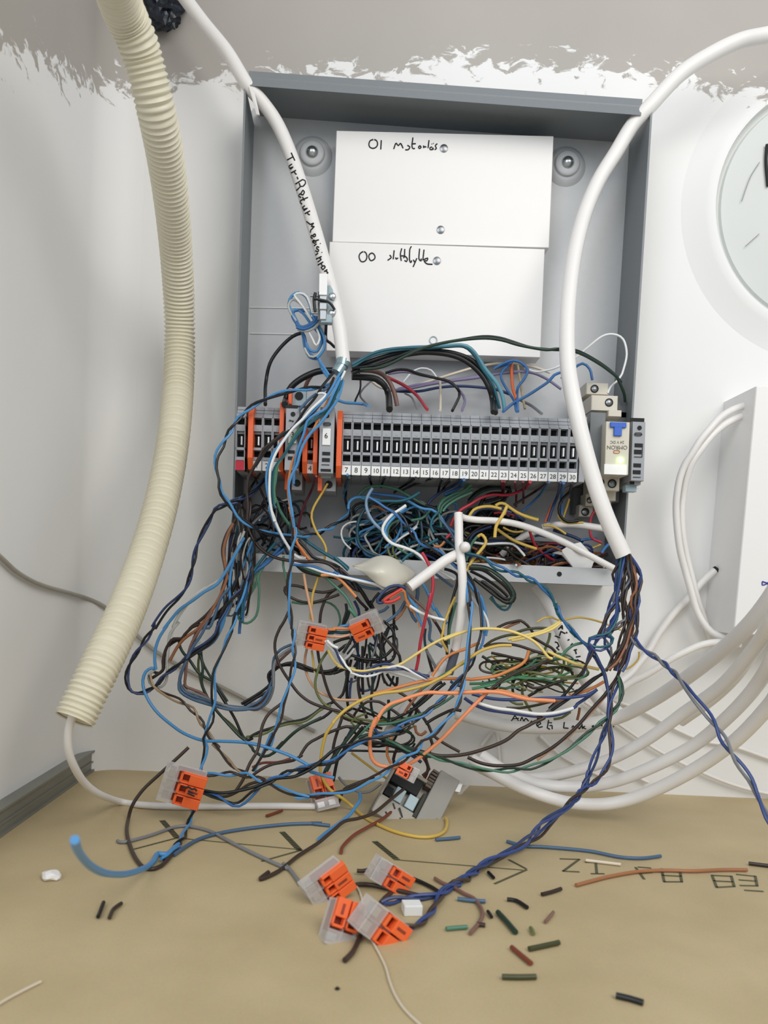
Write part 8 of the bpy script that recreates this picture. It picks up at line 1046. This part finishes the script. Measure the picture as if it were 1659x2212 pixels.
# ------------------------------------------------------------------ offcuts and crumbs on the floor
off = 'wire offcuts scattered on the floor'
for col, r, label, pts in (
  ('DO', 1.0, 'olive brown offcut near the reddish one at lower right', [(150.3,-247.2,-137.8),(156.5,-244.1,-137.8),(163.1,-240.7,-137.8)]),
  ('RB', .9, 'reddish brown offcut pointing at the olive brown one', [(144,-246.1,-137.9),(146.3,-252.5,-137.9),(148.6,-258.6,-137.9)]),
  ('K', .9, 'curved black offcut right of the blue scrap', [(151.1,-200.4,-137.9),(154.8,-201.4,-137.9),(158,-208.4,-137.9)]),
  ('DG', 1.1, 'dark green and black offcut below the curved black one', [(144.5,-214.7,-137.8),(146.5,-224.3,-137.8),(148.1,-233.4,-137.8)]),
  ('BR', .9, 'brown offcut with a pale end right of the curved black one', [(167.8,-193,-137.9),(172.7,-189.8,-137.9),(178.1,-185.5,-137.9)]),
  ('BP', .7, 'small pinkish offcut right of the dark green one', [(162.3,-222.1,-137.9),(165.2,-217.3,-137.9),(168.1,-212,-137.9)]),
  ('BR', .9, 'tiny dark brown offcut in the floor scatter', [(133.9,-227.1,-137.9),(135.7,-227.4,-137.9),(137.2,-227.8,-137.9)]),
  ('K', .7, 'tiny black offcut above the dark green one', [(140.5,-214,-137.9),(140.9,-216.7,-137.9),(141.1,-219.7,-137.9)]),
  ('OL', .8, 'tiny pale offcut below the pinkish one', [(155,-228.4,-137.9),(155.2,-231,-137.9),(154.9,-233.7,-137.9)]),
  ('CR', .8, 'pale offcut lying over the printed digits', [(200.8,-145.7,-137.9),(208.7,-147.6,-137.9),(217,-149.7,-137.9)]),
  ('SB', .9, 'long grey blue wire piece lying above the printed digits', [(166.1,-121.2,-137.9),(173.6,-127.6,-137.9),(183.1,-127.8,-137.9),(195.3,-129.1,-137.9),(208,-131.7,-137.9),(220,-138.4,-137.9),(231.1,-138.9,-137.9),(242.8,-134.1,-137.9)]),
  ('RO', .9, 'long orange brown wire piece lying across the printed digits', [(186.4,-180.2,-137.9),(195.4,-174,-137.9),(206.2,-166.9,-137.9),(222.1,-158.9,-137.9),(236.9,-155.4,-137.9),(250.7,-154.7,-137.9),(265.9,-151.1,-137.9),(279.9,-149.4,-137.9)]),
  ('BR', 1.0, 'dark brown offcut at the right edge of the floor', [(285.7,-139.5,-137.9),(290.2,-140.8,-137.9),(297.6,-142.8,-137.9)]),
  ('SB', .9, 'blue scrap near the curved black offcut', [(129.5,-202.1,-137.9),(135.6,-203.5,-137.9),(141.2,-203.6,-137.9)]),
  ('G', .9, 'green offcut on the floor right of the front connectors', [(121.2,-232.6,-137.9),(125.3,-231.3,-137.9),(129.7,-230.2,-137.9)]),
  ('BP', .8, 'thin pinkish wire piece bent into a hook on the floor', [(122.1,-179.2,-137.9),(125.1,-184.8,-137.9),(129.1,-188.7,-137.9),(133.5,-196.6,-137.9),(136.7,-201,-137.9),(138.2,-214.2,-137.9),(135.3,-225.2,-137.9),(130.1,-235.8,-137.9)]),
  ('DO', 1.0, 'straight dark offcut at the bottom right of centre', [(136.3,-269.2,-137.9),(141.9,-269,-137.9),(148.1,-268.2,-137.9)]),
  ('K', 1.1, 'short dark offcut nearest the bottom right corner', [(172.3,-278.6,-137.9),(176.3,-280.3,-137.9),(180,-282.6,-137.9)]),
  ('SB', .95, 'blue offcut right of the yellow floor loop', [(128.1,-123.6,-137.9),(135.1,-121.1,-137.9),(141.5,-118.3,-137.9)]),
  ('RB', .9, 'reddish offcut left of the back connector', [(36.1,-95,-137.9),(39.7,-89.4,-137.9),(43.6,-82.7,-137.9)]),
  ('K', .8, 'black offcut alone on the left of the floor, first of two', [(-12.8,-235.3,-137.9),(-13.8,-228.9,-137.9),(-15,-221.7,-137.9)]),
  ('DN', .8, 'brown offcut alone on the left of the floor, second of two', [(-8.3,-235.7,-137.9),(-9.2,-227.7,-137.9),(-7.8,-221.9,-137.9)]),
  ('K', .8, 'small black offcut beside the navy tail', [(148.3,-168.6,-137.9),(148.9,-171.8,-137.9),(149.6,-175.5,-137.9)]),
  ('CR', .45, 'thin white thread running to the bottom edge', [(91.1,-240.7,-138.4),(92.8,-247.7,-138.4),(95,-257.2,-138.4),(96.5,-265.3,-138.4),(97.4,-274.6,-138.4),(98.8,-283.3,-138.4),(101.1,-291.4,-138.4),(104.4,-298.2,-138.4),(107.4,-303.3,-138.4)]),
  ('CR', .45, 'thin white thread at the bottom left', [(-23,-300.6,-138.4),(-21.4,-296.2,-138.4),(-18.7,-290.6,-138.4),(-15.3,-284.5,-138.4)]),
  ('CR', .5, 'short white thread between the floor connectors', [(86.6,-192.3,-138.4),(88.1,-200.4,-138.4),(89.1,-210.8,-138.4)])):
    tag(MB().tube(pts, r, 8).build('thread' if 'thread' in label else 'wire_offcut', wm(col), smooth=True), label, 'thread' if 'thread' in label else 'offcut', None if 'thread' in label else off)
def crumb(c_, s, seed, name, m, label):
    bm = bmesh.new(); bmesh.ops.create_icosphere(bm, subdivisions=2, radius=1); c_ = Vector(c_); vs = []
    for v in bm.verts:
        k = 1+.35*noise.noise(v.co*1.7+Vector((seed, 0, 0))); vs.append(c_+Vector((v.co.x*s[0]*k, v.co.y*s[1]*k, max(v.co.z, -.7)*s[2]*k+s[2]*.72)))
    b = MB().add(vs, [tuple(v.index for v in f.verts) for f in bm.faces]); bm.free(); return tag(b.build(name, m), label, 'crumb')
crumb((-45.37,-197.36,-139.03), (4.2, 4.0, 2.2), 1, 'plaster_crumb', M_plate, 'white plaster crumb on the left of the floor')
crumb((80.00,-280.42,-139.03), (.8, .8, .5), 4, 'dirt_crumb', M_dark, 'tiny dark crumb near the bottom edge of the floor')
q = Vector((109.15,-216.57,-139.03))
tag(MB().box(-4.0, 3.6, -3.4, 3.4, 0, 4.4, lambda p: q+Vector((p.x*math.cos(.12)-p.y*math.sin(.12), p.x*math.sin(.12)+p.y*math.cos(.12), p.z))).build('white_block', M_tag, bevel=.4), 'small white plastic block right of the front connectors', 'block')
